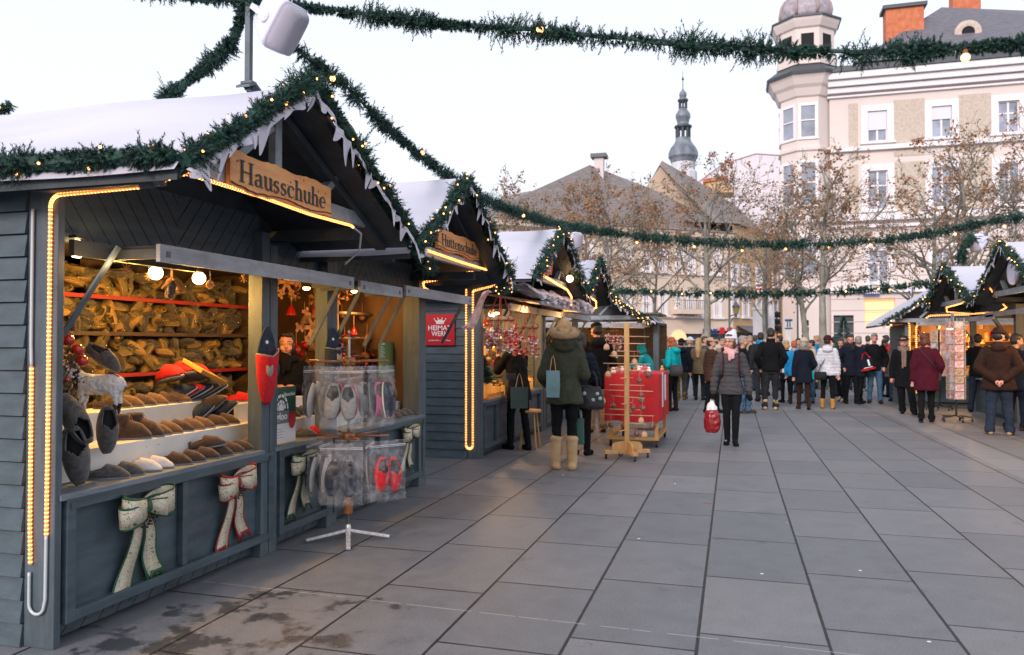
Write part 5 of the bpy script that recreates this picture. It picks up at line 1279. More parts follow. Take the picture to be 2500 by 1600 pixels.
        q.prism(P,(0,0,.014*S));q.build('sole',cm('black') if kind=='boot' else cm('taupe') if kind=='ugg' else BLACK,o)
    # coat
    kind,cc,hem=coat;bk=bulk;ct=cm(cc)
    q=MB();flare=.012 if kind!='short' else 0
    w=(.112 if female else .120)*bk;dpt=.078*bk
    secs=[(hem,0,-.002,(.100+flare)*bk,.080*bk),(hem+.02,0,-.002,(.104+flare)*bk,.084*bk),(max(hem+.04,.53),0,0,.102*bk,.080*bk),(.61,0,0,(.086 if female else .098)*bk,.068*bk),(.69,0,.002,.098*bk,.074*bk),(.76,0,.0,w-.006,.070*bk),(.80,0,-.002,w-.020,.060*bk),(.828,0,-.004,.055,.045),(.845,0,-.004,.042,.04)]
    if hem>.52:secs.pop(2)
    bl(secs,q,n=26)
    for side in'LR':
        sx,s,e,wv=hp(side);gg=.016*bk
        q.cap(s-V((sx*.012*S,0,.004*S)),e,(.030+gg*.8)*S,(.024+gg)*S,14).cap(e,e+(wv-e)*.93,(.024+gg)*S,(.016+gg)*S,14)
    if hood=='fur':q.ell(B(0,-.05,.850),(.086*S,.068*S,.058*S),16,10)
    if hood:
        q.ell(B(0,-.062,.815),(.072*S,.045*S,.040*S),16,10);q.ell(B(0,-.03,.845),(.068*S,.045*S,.025*S),16,10)
    if collar:q.lathe([(.050*S,-.02*S),(.054*S,.0),(.050*S,.028*S)],c=B(0,-.004,.845),n=18)
    def cd_(co,n):
        z=co.z/S;d=0
        if kind=='puffer':zz=z+.010*noise.noise(V((co.x*5,co.y*5,z*9+sd)))+.006*noise.noise(V((co.x*16,co.y*16,sd)));d=.0085*(abs(math.sin(pi*zz/.043))**.6-.6)+.007*noise.noise(V((co.x*18,co.y*18,co.z*30)))
        else:d=.012*noise.noise(V((co.x*11+sd,co.y*11,co.z*4)))+.006*noise.noise(V((co.x*24+sd,co.y*24,co.z*12)))+(.004*noise.noise(co*45))
        if belt and abs(z-.615)<.012:d-=.010
        return co+n*d
    if vox<.0105 or kind=='puffer':cv=vox*.95
    else:cv=vox*1.15
    link('coat',blob(q,cv,1 if kind=='puffer' else 2,'coat',[ct],post=cd_),t)
    if open_coat:
        q=MB();bl([(hem+.06,0,.066*bk,.030,.022),(.70,0,.058*bk,.030,.02),(.82,0,.042,.024,.015)],q,n=12);link('shirt_front',blob(q,.012,1,'sf',[cm(open_coat)]),t)
    if gloves:
        for side in'LR':
            sx,s,e,wv=hp(side);q=MB();hand(q,wv,wv-e,sx,.0025);q.cap(wv-(wv-e)*.06,wv+(wv-e)*.05,.021*S,.016*S);link('glove',blob(q,.0065,1,'gl',[cm(gloves)]),t)
    if scarf:
        q=MB();pts=[Hd(.050*math.cos(a),.052*math.sin(a)-.005,.852+.012*math.sin(a*2)) for a in[2*pi*i/14 for i in range(15)]]
        q.tube(pts,.022*S,10);q.tube([Hd(.052*math.cos(a),.056*math.sin(a),.835) for a in[2*pi*i/14 for i in range(15)]],.021*S,10)
        q.cap(B(.012,.075,.82),B(.014,.090,.765 if scarf!='taupe' else .60),.018*S,.012*S);q.cap(B(-.016,.072,.82),B(-.014,.086,.78 if scarf!='taupe' else .62),.018*S,.012*S)
        link('scarf',blob(q,.008,1,'sc',[cm(scarf)],post=lambda co,n:co+n*(.006*noise.noise(V((co.x*30,co.y*30,co.z*12))))),t)
    if hood=='fur':
        q=MB();b=random.Random(3)
        for k in range(2600):
            a=b.uniform(.0,2*pi);p=B(.080*math.cos(a),-.050+.074*math.sin(a),.912+.020*math.sin(a)+.0*b.random());ce=B(0,-.045,.90)
            p=p+V((b.gauss(0,.012),b.gauss(0,.012),b.gauss(0,.012)))
            d=((p-ce).normalized()*.6+V((b.uniform(-.6,.6),b.uniform(-.6,.6),b.uniform(-.5,.8)))).normalized()*b.uniform(.025,.045);wv=d.orthogonal().normalized()*.0022
            q.add([p-wv,p+wv,p+d],[(0,1,2)])
        q.tube([B(.076*math.cos(a),-.050+.070*math.sin(a),.906+.020*math.sin(a)) for a in[2*pi*i/20 for i in range(21)]],.026*S,8)
        q.build('fur_trim',FURT,t,smooth=True)
    if hood=='furgrey':
        q=MB();b=random.Random(3)
        for k in range(1500):
            a=b.uniform(.1*pi,1.0*pi)+pi*.45;p=B(.075*math.cos(a),-.01+.055*math.sin(a),.850)+V((b.gauss(0,.010),b.gauss(0,.010),b.gauss(0,.014)))
            d=V((b.uniform(-1,1),b.uniform(-1,1),b.uniform(-.5,1))).normalized()*.028;wv=d.orthogonal().normalized()*.002;q.add([p-wv,p+wv,p+d],[(0,1,2)])
        for sx in(-1,1):q.ell(B(sx*.062,.008,.853),.026*S,10,8)
        q.build('fur_trim',cm('charcoal'),t)
    # hair
    if hair:
        st,hc=hair;q=MB()
        def he(c,r):q.ell(Hd(*c),tuple(x*S for x in r),16,12,HM.to_3x3())
        he((0,-.014,.953),(.047,.053,.052));he((0,.022,.982),(.036,.028,.018));he((0,-.022,.925),(.046,.040,.045))
        if st in('bob','curly'):
            for sx in(-1,1):he((sx*.036,-.006,.905),(.016,.030,.040))
            he((0,-.040,.895),(.044,.026,.045))
        if st=='long':
            for sx in(-1,1):he((sx*.038,-.002,.90),(.014,.028,.05))
            q.cap(Hd(0,-.040,.93),B(0,-.070,.80),.040*S,.046*S);q.cap(B(0,-.070,.80),B(0,-.082,.70),.046*S,.026*S)
        if st=='curly':
            b=random.Random(6)
            for k in range(46):
                a=b.uniform(0,2*pi);z=b.uniform(.845,.98);r=.052 if z<.94 else .042
                if math.sin(a)>.35 and z<.95:continue
                he((r*math.cos(a),-.010+r*math.sin(a),z),(.013,.013,.016))
        def hd_(co,n):return co+n*(.005*noise.noise(V((co.x*45,co.y*45,co.z*9)))+.002*noise.noise(co*90))
        link('hair',blob(q,.0085,1,'hair',[hm(hc)],post=hd_),t)
    if hat:
        st,hc=hat;q=MB();m_=cm(hc)
        def he(c,r):q.ell(Hd(*c),tuple(x*S for x in r),18,12,HM.to_3x3())
        if st=='beanie':
            he((0,-.008,.965),(.051,.057,.048));q.tube([Hd(.050*math.cos(a),-.006+.057*math.sin(a),.958+.006*math.sin(a)) for a in[2*pi*i/20 for i in range(21)]],.011*S,8)
        if st=='bigbeanie':
            he((0,-.010,.972),(.050,.056,.050));he((-.014,-.028,1.012),(.026,.026,.026));he((0,-.038,.935),(.044,.025,.035))
            for sx in(-1,1):he((sx*.044,-.016,.918),(.008,.018,.026))
            q.tube([Hd(.046*math.cos(a),-.008+.053*math.sin(a),.957+.008*math.sin(a)) for a in[2*pi*i/20 for i in range(21)]],.0085*S,8)
        if st=='cap':
            he((0,-.008,.970),(.051,.058,.036));he((0,.066,.958),(.040,.045,.006))
        if st=='brim':
            he((0,-.004,.965),(.078,.088,.007));q.lathe([(.050*S,-.01*S),(.050*S,.02*S),(.044*S,.045*S),(.020*S,.042*S)],c=Hd(0,-.004,.967),n=20)
        if st=='hoodup':
            he((0,-.018,.950),(.058,.064,.062));he((0,-.028,.905),(.060,.050,.055));he((0,-.02,.87),(.062,.052,.03))
        def kn(co,n):return co+n*(.0035*math.sin(math.atan2(co.y-HM.translation.y,co.x-HM.translation.x)*26) if 'beanie' in st else .004*noise.noise(co*30))
        link('hood' if st=='hoodup' else 'hat',blob(q,.008,1,'hat',[m_],post=kn),t)
    if glasses:
        q=MB()
        for sx in(-1,1):q.tube([Hd(sx*.019+.0125*math.cos(a),.060,.930+.0085*math.sin(a)) for a in[2*pi*i/12 for i in range(13)]],.0011*S,5);q.tube([Hd(sx*.0315,.058,.932),Hd(sx*.044,.0,.930)],.001*S,4)
        q.tube([Hd(-.006,.061,.932),Hd(.006,.061,.932)],.001*S,4);q.build('glasses',BLACK,t)
    t['_w']=0;del t['_w']
    Mx=Matrix.Translation(V(loc))@Matrix.Rotation(rz,4,'Z')
    W={s:Mx@hp(s)[3] for s in'LR'};W['M']=Mx;W['hp']={s:tuple(hp(s)[1:]) for s in'LR'}
    t.location=loc;t.rotation_euler=(0,0,rz)
    return t,W
def paperbag(label,top,m_,w=.20,hh=.28,d=.09,rz=0,handle=.16,hm_=None,name='shopping_bag'):
    t=thing(name,label,'bag');q=MB();b=random.Random(int(w*1000))
    def fn_ring(z,s,sy):
        return [(-w/2*s,-d/2*sy,z),(w/2*s,-d/2*sy,z),(w/2*s,d/2*sy,z),(-w/2*s,d/2*sy,z)]
    rs=[fn_ring(-hh,.96,1),fn_ring(-hh*.6,1.0,1),fn_ring(-hh*.3,1,.8),fn_ring(0,1,.55)]
    vs=[V(p)+V((b.uniform(-.004,.004),b.uniform(-.005,.005),0)) for r in rs for p in r];q.add(vs,[(i*4+j,i*4+(j+1)%4,(i+1)*4+(j+1)%4,(i+1)*4+j) for i in range(3) for j in range(4)]+[(3,2,1,0)])
    q.build('bag_body',m_,t)
    for sy in(-1,1):
        MB().tube([(-w*.22,sy*d*.25,-.01),(-w*.10,sy*.01,handle*.75),(0,0,handle),(w*.10,sy*.01,handle*.75),(w*.22,sy*d*.25,-.01)],.004,6).build('handle',hm_ or m_,t)
    t.location=V(top)-V((0,0,handle));t.rotation_euler=(0,0,rz);return t
A_=0.0
N_=lambda u,v:G(u,v)
# main walker
w1,W1=person('woman walking towards the camera in grey puffer jacket and white knit hat',G(1786,1086),pi+rad(2),1.60,('carry','carry'),((-.030,.035,.12),(.036,-.02,-.2,.01)),('puffer','grey',.455),('slim','black'),('boot','black'),('bob','brown'),('bigbeanie','white'),head=(rad(-32),rad(2)),vox=.0085,scarf='pink',gloves='black',hood='furgrey',glasses=True,belt=True,skin=SKIN2,boots_h=.17)
# red bag with white carrier on top
t=thing('gift_bag','red snowflake patterned bag held by the walking woman, white carrier on top','bag')
def redbag():
    m=bpy.data.materials.new('red_pattern_foil');m.use_nodes=True;g=NG(m.node_tree);b=m.node_tree.nodes['Principled BSDF'];b.inputs['Roughness'].default_value=.3
    tc=g.n('ShaderNodeTexCoord');v=g.n('ShaderNodeTexVoronoi');v.inputs['Scale'].default_value=26;v.inputs['Randomness'].default_value=.35;g.l(tc.outputs['Object'],v.inputs['Vector'])
    sp=g.n('ShaderNodeSeparateXYZ');g.l(tc.outputs['Object'],sp.inputs[0])
    f=g.m('MULTIPLY',g.m('LESS_THAN',v.outputs['Distance'],.30),g.m('GREATER_THAN',sp.outputs[2],-.22));g.l(g.mix(f,(.26,.012,.016),(.58,.16,.14)),b.inputs['Base Color']);return m
q=MB();q.lathe([(.02,-.50),(.085,-.49),(.118,-.42),(.128,-.30),(.120,-.18),(.10,-.10),(.085,-.07),(.07,-.075)],n=28,sq=.55)
link('bag_body',blob(q,.008,1,'rb',[redbag()],post=lambda co,n:co+n*.012*noise.noise(co*14)),t)
q=MB();q.lathe([(.082,-.13),(.080,-.02),(.05,.05),(.018,.10)],n=20,sq=.5);link('white_carrier',blob(q,.007,1,'wc',[WHP],post=lambda co,n:co+n*.02*noise.noise(V((co.x*25,co.y*25,co.z*6)))),t)
MB().tube([(-.02,0,.07),(-.012,0,.14),(0,0,.16),(.012,0,.14),(.02,0,.07)],.005,6).build('handle',WHP,t)
t.location=W1['R']+V((-.02,0,-.20));t.scale=(.95,.95,.78)
ws=[MB(),];q=MB();
for sx in(-1,1):q.tube([V((sx*.10,-.10,1.22)),V((sx*.112,.02,1.335)),V((sx*.108,.112,1.23)),V((sx*.112,.110,1.06)),V((sx*.13,.03,.96))],.009,6)
q.ell((0,-.19,1.12),(.12,.06,.15),14,10)
bpk=thing('backpack','maroon strapped backpack on the walking woman','backpack');q.build('straps_and_pack',cm('maroon'),bpk,smooth=True);bpk.location=G(1786,1086);bpk.rotation_euler=(0,0,pi)
# shoppers by the stalls
w2,W2=person('woman seen from behind in olive parka with fur trimmed hood and tan boots',G(1378,1146),rad(14),1.74,('bagarm','front'),((-.055,0,.1),(.052,-.015,-.15)),('wool','olive',.435),('slim','black'),('ugg','tan'),('bob','blonde'),None,head=(rad(8),rad(8)),vox=.009,hood='fur',bulk=1.12)
paperbag('pale blue paper bag hanging from the arm of the olive parka woman',V((0,0,0)),mat('pale_blue_paper',(.14,.25,.29),.7,var=.1),.15,.30,.08,rad(12),.17,PINEV).location=PY(1350,905,8.55)
w3,W3=person('woman all in black bending over the counter taking a photo',G(1268,1098),rad(50),1.62,('high','high'),((-.06,.05,.1),(.05,-.06,-.2)),('wool','black',.42),('slim','black'),('boot','black'),('short','dark'),('hoodup','black'),head=(0,rad(20)),lean=rad(14),vox=.010,boots_h=.2)
ph=thing('camera','small dark camera held up by the woman in black','camera',PY(1248,920,9.15));q=MB();q.T=Matrix.Translation(ph.location)@Matrix.Rotation(rad(30),4,'Z');q.bx(-.06,-.02,-.035,.06,.02,.035);q.lathe([(.025,-.02),(.025,.0)],c=(0,.03,0),n=12);q.build('camera_body',BLACK,ph,bev=.004)
paperbag('dark green paper bag on the arm of the woman in black',V((0,0,0)),mat('dark_green_paper',(.03,.06,.055),.7),.20,.25,.09,rad(20),.16,PINEV).location=PY(1268,945,8.9)
w4,W4=person('woman in dark quilted jacket half hidden behind the olive parka',G(1417,1112),rad(-8),1.60,('down','bagarm'),((-.05,0,.1),(.05,.02,-.1)),('puffer','navy',.44),('slim','black'),('boot','black'),('bob','dark'),None,vox=.011)
t=thing('handbag','dark patterned shoulder bag with pale discs','bag');q=MB();q.loft([(-.14,0,0,.17,.07),(-.10,0,0,.19,.085),(.0,0,0,.17,.075),(.09,0,0,.13,.05),(.12,0,0,.11,.03)],24)
link('bag_body',blob(q,.009,1,'hb',[cloth('bagblack',(.03,.03,.035),.5)],post=lambda co,n:co+n*.016*noise.noise(co*11)),t)
q=MB()
for x,z in((.05,-.03),(.13,-.0),(-.06,.03),(.09,.05)):q.ell((x,-.078,z),(.022,.006,.022),12,6)
q.build('disc_patch',mat('pale_disc',(.30,.42,.42),.6),t);q=MB()
for dx in(-.02,.02):q.tube([(-.08,dx,.08),(-.05,dx,.22),(0,dx,.30),(.05,dx,.22),(.08,dx,.08)],.008,6)
q.build('handle',cloth('bagblack',(.03,.03,.035)),t);t.location=PY(1440,968,9.1);t.rotation_euler=(0,rad(8),rad(5))
paperbag('dark green carrier bag beside the olive parka woman',V((0,0,0)),mat('green_paper',(.035,.10,.085),.7),.13,.30,.08,0,.12).location=PY(1412,1022,9.0)
w5,W5=person('man seen from behind in long black coat and khaki trousers',G(1458,1056),rad(20),1.80,('front','front'),((-.06,0,.1),(.06,.01,-.1)),('wool','black',.40),('loose','khaki'),('shoe','dkbrown'),('short','dark'),('cap','black'),head=(rad(25),rad(10)),female=False,hood='plain',bulk=1.08)
vd,VD=person('stall keeper in dark coat behind the counter looking out',V((-4.02,6.42,.0)),rad(-150),1.56,('front','front'),((-.05,0,.1),(.05,0,-.1)),('wool','black',.40),('slim','black'),('shoe','black'),('bob','dark'),None,head=(rad(0),rad(0)),vox=.009,skin=SKIN2,scarf='black')
vd.location=V((-3.98,6.30,.0))
# the crowd across the square
def crowd(label,u,v,rz,h,**k):
    b=random.Random(sum(map(ord,label)));o_=['down','down','pocket','front','bagarm']
    if 'arms' not in k:k['arms']=(b.choice(o_),b.choice(o_))
    if 'feet' not in k:
        s_=b.uniform(-.09,.09);k['feet']=((-.05-b.uniform(0,.03),s_,.15),(.05+b.uniform(0,.02),-s_,-.2))
    if 'head' not in k:k['head']=(b.uniform(-.6,.6),b.uniform(-.05,.3))
    return person(label,G(u,v),rad(rz),h,**k)
crowd('woman with curly ginger hair in turquoise jacket reading',1643,1004,60,1.6,arms=('front','front'),coat=('short','teal',.50),trousers=('slim','black'),shoes=('boot','dkbrown'),hair=('curly','ginger'),head=(rad(20),rad(18)),hood='plain',boots_h=.05)
t,W=crowd('person bending forward with turquoise hood up',1597,998,75,1.52,arms=('fwd','fwd'),coat=('short','teal',.50),trousers=('slim','navy'),shoes=('boot','black'),hair=None,hat=('hoodup','teal'),lean=rad(32),boots_h=.1)
t=thing('handbag','grey slouchy bag at the hip of the ginger haired woman','bag',PY(1651,905,G(1643,1004).y-.2))
q=MB();q.T=Matrix.Translation(t.location);q.loft([(-.12,0,0,.13,.05),(0,0,0,.15,.07),(.12,0,0,.12,.04)],18);q.T=None;q.build('bag_body',cm('grey'),t,smooth=True,bev=0)
crowd('person in dark puffer with olive trousers and yellow boots',1664,977,15,1.58,coat=('puffer','navy',.46),trousers=('jeans','oliveb'),shoes=('boot','yellow'),hair=('short','dark'),hat=('beanie','black'),female=False,boots_h=.05,hood='plain')
crowd('person in pale knit hat and blue jacket behind the dark puffer',1684,974,-20,1.62,coat=('wool','navy',.47),trousers=('jeans','jeans'),shoes=('shoe','cream'),hair=('short','blonde'),hat=('beanie','white'),feet=((-.05,-.06,.1,.03),(.05,.1,-.1)))
crowd('woman with very long blonde hair in olive coat',1707,977,-10,1.6,coat=('wool','oliveb',.42),trousers=('slim','black'),shoes=('boot','charcoal'),hair=('long','blonde'),head=(rad(-15),0))
crowd('woman in brown puffer coat and beige cap looking right',1738,1008,-55,1.58,arms=('down','front'),coat=('puffer','brown',.42),trousers=('slim','black'),shoes=('boot','black'),hair=('short','dark'),hat=('cap','beige'),head=(rad(-40),0),open_coat='white')
crowd('man in jeans and brown shoes behind the walking woman',1815,1009,-100,1.62,coat=('wool','black',.46),trousers=('loose','jeans'),shoes=('shoe','brown'),hair=('short','grey'),female=False,feet=((-.05,.05,.1),(.05,-.03,-.1)))
crowd('man with bright blue collar and dark backpack',1858,980,10,1.74,coat=('wool','charcoal',.47),trousers=('jeans','charcoal'),shoes=('shoe','black'),hair=('short','dark'),scarf='blue',female=False)
t,W=crowd('tall man from behind in black jacket with teal collar line',1883,1001,0,1.8,arms=('pocket','pocket'),coat=('short','black',.47),trousers=('jeans','charcoal'),shoes=('boot','tan'),hair=('short','dark'),female=False,bulk=1.08,collar=True,boots_h=.05,feet=((-.075,0,.15),(.05,.0,-.1)))
crowd('woman with dark blonde bob in black coat carrying white bag',1921,983,30,1.54,coat=('wool','black',.36),trousers=('slim','black'),shoes=('boot','black'),hair=('bob','blonde'),bulk=1.1)
paperbag('soft white tote bag beside the dark blonde woman',V((0,0,0)),WHP,.14,.30,.08,rad(30),.2,name='tote_bag').location=PY(1918,880,G(1921,983).y-.3)
crowd('person in bright blue jacket with short fair hair',1940,987,-20,1.53,coat=('short','blue',.44),trousers=('slim','navy'),shoes=('boot','brown'),hair=('short','ginger'),boots_h=.06)
crowd('woman in dark coat with cream hat and tall brown boots',1963,1000,5,1.58,coat=('wool','navy',.37),trousers=('slim','dkbrown'),shoes=('boot','dkbrown'),hair=('bob','grey'),hat=('beanie','cream'),bulk=1.05,boots_h=.2,feet=((-.06,.06,.1),(.05,-.08,-.1,.02)),scarf='taupe')
crowd('child sized person in green jacket and jeans between the walkers',1978,985,20,1.30,coat=('short','teal',.44),trousers=('jeans','jeans'),shoes=('shoe','black'),hair=('short','brown'))
t,W=crowd('woman in white padded jacket and maroon hat with grey shoulder bag',2022,998,-8,1.63,arms=('carry','down'),coat=('puffer','white',.46),trousers=('slim','black'),shoes=('boot','yellow'),hair=('short','dark'),hat=('beanie','maroon'),hood='plain',boots_h=.05,feet=((-.075,.02,.1),(.06,-.04,-.1)))
t=thing('handbag','dark grey shoulder bag on a long strap over the white jacket','bag');q=MB();q.loft([(-.09,0,0,.12,.04),(0,0,0,.135,.06),(.09,0,0,.12,.035)],18);q.build('bag_body',cm('charcoal'),t,smooth=True)
MB().tube([(-.05,0,.08),(.15,.16,.45),(.24,.1,.62)],.008,6).build('strap',cm('charcoal'),t);t.location=PY(2003,918,G(2022,998).y-.22)
crowd('woman in dark blue puffer with brown hair and trainers',2054,981,150,1.58,coat=('puffer','navy',.45),trousers=('slim','black'),shoes=('shoe','cream'),hair=('bob','brown'),feet=((-.06,.07,.1),(.05,-.08,-.1,.02)))
crowd('man with glasses in dark coat looking towards the camera',2078,986,-165,1.69,arms=('pocket','pocket'),coat=('wool','navy',.40),trousers=('jeans','black'),shoes=('shoe','black'),hair=('short','dark'),glasses=True,female=False,scarf='charcoal',skin=SKIN2)
crowd('older fair haired person in navy coat with two tone shoulder bag',2098,986,-60,1.64,coat=('wool','navy',.40),trousers=('jeans','black'),shoes=('shoe','black'),hair=('short','grey'),bulk=1.1,skin=SKIN2)
t=thing('handbag','navy and red shoulder bag with white trim','bag');q=MB();q.loft([(-.12,0,0,.17,.05),(-.02,0,0,.17,.06),(.12,0,0,.14,.04)],16);q.build('bag_body',cm('navy'),t,smooth=False);q=MB();q.loft([(-.16,0,0,.165,.055),(-.115,0,0,.173,.06)],16);q.build('bag_base',cm('red'),t)
q=MB();q.bx(.02,-.075,-.06,.06,-.06,.09).bx(-.10,-.072,-.10,.10,-.063,-.085);q.build('trim',WHP,t);MB().tube([(-.09,0,.1),(-.03,0,.24),(.05,.05,.26),(.10,0,.1)],.010,6).build('handle',cm('red'),t);t.location=PY(2116,888,G(2098,986).y-.25);t.rotation_euler=(0,rad(-14),0)
crowd('grey haired man in black jacket and blue jeans facing the camera',2136,985,175,1.71,arms=('pocket','pocket'),coat=('short','black',.46),trousers=('jeans','jeans'),shoes=('shoe','dkbrown'),hair=('short','grey'),female=False,skin=SKIN2)
crowd('person in bright red knit hat behind the man in the brimmed hat',2186,980,160,1.52,coat=('wool','taupe',.4),trousers=('jeans','dkjeans'),shoes=('shoe','black'),hair=('short','brown'),hat=('beanie','red'))
crowd('elderly man in brimmed hat with long taupe scarf and open coat',2208,1011,170,1.6,arms=('pocket','down'),coat=('wool','black',.34),trousers=('loose','black'),shoes=('shoe','black'),hair=('short','grey'),hat=('brim','dkbrown'),female=False,scarf='taupe',skin=SKIN2,feet=((-.11,.05,.2),(.02,-.08,-.1)))
t,W=crowd('woman in burgundy coat walking off with shoulder strap',2262,1032,-12,1.65,arms=('down','pocket'),coat=('wool','burgundy',.36),trousers=('jeans','black'),shoes=('shoe','black'),hair=('bob','auburn'),head=(rad(-35),0),bulk=1.12,feet=((-.05,-.06,.1,.03),(.05,.10,-.1)))
q=MB();q.tube([V((-.10,-.09,1.36)),V((-.02,-.125,1.25)),V((.06,-.135,1.15)),V((.16,-.07,1.02)),V((.20,.02,.98))],.012,6)
t2=thing('shoulder_strap_bag','small dark bag on a strap across the burgundy coat','bag');q.build('strap',cm('plum'),t2);q=MB();q.loft([(.78,.22,.04,.04,.10),(.98,.22,.04,.03,.09)],14);q.build('bag_body',cm('plum'),t2);t2.location=t.location;t2.rotation_euler=t.rotation_euler
crowd('person in black jacket browsing the stall beyond the postcard rack',2389,1006,-30,1.66,arms=('front','front'),coat=('short','black',.46),trousers=('jeans','dkjeans'),shoes=('shoe','black'),hair=('short','dark'))
crowd('stout man in dark brown coat with hands clasped behind his back',2440,1062,-14,1.7,arms=('behind','behind'),coat=('wool','dkbrown',.42),trousers=('loose','dkjeans'),shoes=('shoe','tan'),hair=('short','dark'),hat=('beanie','dkbrown'),female=False,bulk=1.25,vox=.009,skin=SKIN2,collar=True,hood='plain',feet=((-.075,0,.2),(.085,.02,-.3)))
crowd('person mostly hidden beyond the man in brown at the counter',2482,1052,-60,1.62,arms=('fwd','fwd'),coat=('wool','navy',.42),trousers=('jeans','navy'),shoes=('shoe','brown'),hair=('short','dark'))
far=[('distant person in turquoise jacket far behind the turquoise hood',1612,952,40,'teal','dark'),('distant person in taupe coat far behind the ginger woman',1625,945,-60,'taupe','brown'),('distant person in cream coat far behind the beige cap',1758,950,20,'cream','dark'),
('distant person in beige coat far behind the walking woman',1832,948,100,'beige','grey'),('distant person in navy far left of the tall man',1845,955,-30,'navy','brown'),('distant person in brown far right of the tall man',1905,953,60,'brown','dark'),
('distant person in blue behind the white padded jacket',1995,950,70,'blue','blonde'),('distant person in black behind the glasses man',2068,952,170,'black','dark'),('distant person in red by the far stall',2165,955,30,'red','dark'),('distant person in black at the lit stall front',2320,975,10,'black','dark'),
('distant person with dark hood at the ginger woman back',1590,948,120,'navy','dark'),('distant person in charcoal under the lit shop window',2120,948,0,'charcoal','brown')]
for l,u,v,rz,c,hc in far:
    crowd(l,u,v,rz,1.72,coat=('wool',c,.42),trousers=('jeans','dkjeans'),shoes=('shoe','black'),hair=('short',hc),vox=.018)

more=[('man in light grey parka stepping sideways behind the long haired blonde',1722,968,-80,1.66,'grey','brown'),('woman in turquoise anorak passing behind the tall man in black',1868,966,70,1.58,'teal','blonde'),('woman in cream coat turned left behind the navy coat walker',1985,970,95,1.56,'cream','dark'),
('man in brown jacket turned right behind the white padded jacket',2040,968,-85,1.66,'brown','dark'),('person in burgundy jacket crossing behind the man in jeans',2160,970,-95,1.58,'burgundy','brown'),('person in blue jacket facing the camera behind the cream hat',1950,960,170,1.62,'blue','dark'),('person in taupe jacket facing the camera right of the beige cap',1765,962,165,1.60,'taupe','grey')]
for l,u,v,rz,h,c,hc in more:
    crowd(l,u,v,rz,h,coat=('wool',c,.44),trousers=('jeans','dkjeans'),shoes=('shoe','black'),hair=('short' if hc!='blonde' else 'bob',hc),vox=.015)
# ---------------------------------------------------------------- buildings
CREAM=mat('pale_plaster',(.66,.57,.58),.85,var=.05,vscale=.5,bump=.1,bscale=8);PINKW=mat('pinkish_render',(.70,.61,.575),.85,var=.035,vscale=.4)
ROUGH=mat('roughcast_panel',(.54,.46,.39),.95,var=.12,vscale=6,bump=.6,bscale=12);TRIMW=mat('white_stucco',(.80,.76,.78),.8,var=.03,vscale=.8)
YEL=mat('ochre_plaster',(.66,.44,.24),.85,var=.05,vscale=.5);CREAM2=mat('cream_plaster',(.68,.55,.44),.85,var=.05,vscale=.5)
SLATE=mat('slate_roof',(.10,.10,.125),.7,col2=(.17,.165,.19),vscale=2.5,bump=.6,bscale=6,stretch=(1,1,6));TILE=mat('grey_brown_tiles',(.19,.165,.16),.8,col2=(.28,.245,.235),vscale=2.2,bump=.8,bscale=5,stretch=(1,1,5))
BRICK=mat('orange_brick',(.48,.13,.055),.8,col2=(.62,.21,.10),vscale=3,bump=.4,bscale=10);COPPER=mat('grey_copper',(.11,.13,.16),.55,metal=.2,col2=(.24,.27,.31),vscale=1.2,stretch=(1,1,.5))
COPD=mat('dark_metal_sheet',(.07,.08,.09),.5,metal=.3);SHOPW=glow('lit_shop_window',(1,.42,.08),.62);BLUEP=mat('blue_enamel',(.01,.03,.22),.4);BLIND=mat('white_roller_blind',(.66,.68,.76),.6)
DGREY=mat('dark_shopfront',(.05,.055,.065),.5,var=.3,vscale=2);AWN=mat('grey_canvas',(.13,.14,.17),.8)
class Plane2:
    def __init__(s,P0,P1):
        s.o=V((P0[0],P0[1],0));d=V((P1[0]-P0[0],P1[1]-P0[1],0));s.L=d.length;s.u=d.normalized();s.n=V((s.u.y,-s.u.x,0))
        if s.n.y>0:s.n=-s.n
    def hit(s,u,v):
        d=ray(u,v);c=V((0,0,H));t=(s.o-c).dot(s.n)/d.dot(s.n);p=c+d*t;return (p-s.o).dot(s.u),p.z
    def P(s,a,z,d=0):return s.o+s.u*a+s.n*d+V((0,0,z))
def px_rect(pl,u0,v0,u1,v1):
    a0,z1=pl.hit((u0),v0);a1,z0=pl.hit(u1,v1);_,z0=pl.hit((u0+u1)/2,v1);_,z1=pl.hit((u0+u1)/2,v0);return(a0,z0,a1,z1)
def quad(q,pl,a0,z0,a1,z1,d):q.add([pl.P(a0,z0,d),pl.P(a1,z0,d),pl.P(a1,z1,d),pl.P(a0,z1,d)],[(0,1,2,3)])
def slab(q,pl,a0,z0,a1,z1,d0,d1):
    vs=[pl.P(a,z,d) for d in(d0,d1) for a,z in((a0,z0),(a1,z0),(a1,z1),(a0,z1))]
    q.add(vs,[(0,1,2,3),(7,6,5,4),(0,4,5,1),(1,5,6,2),(2,6,7,3),(3,7,4,0)])
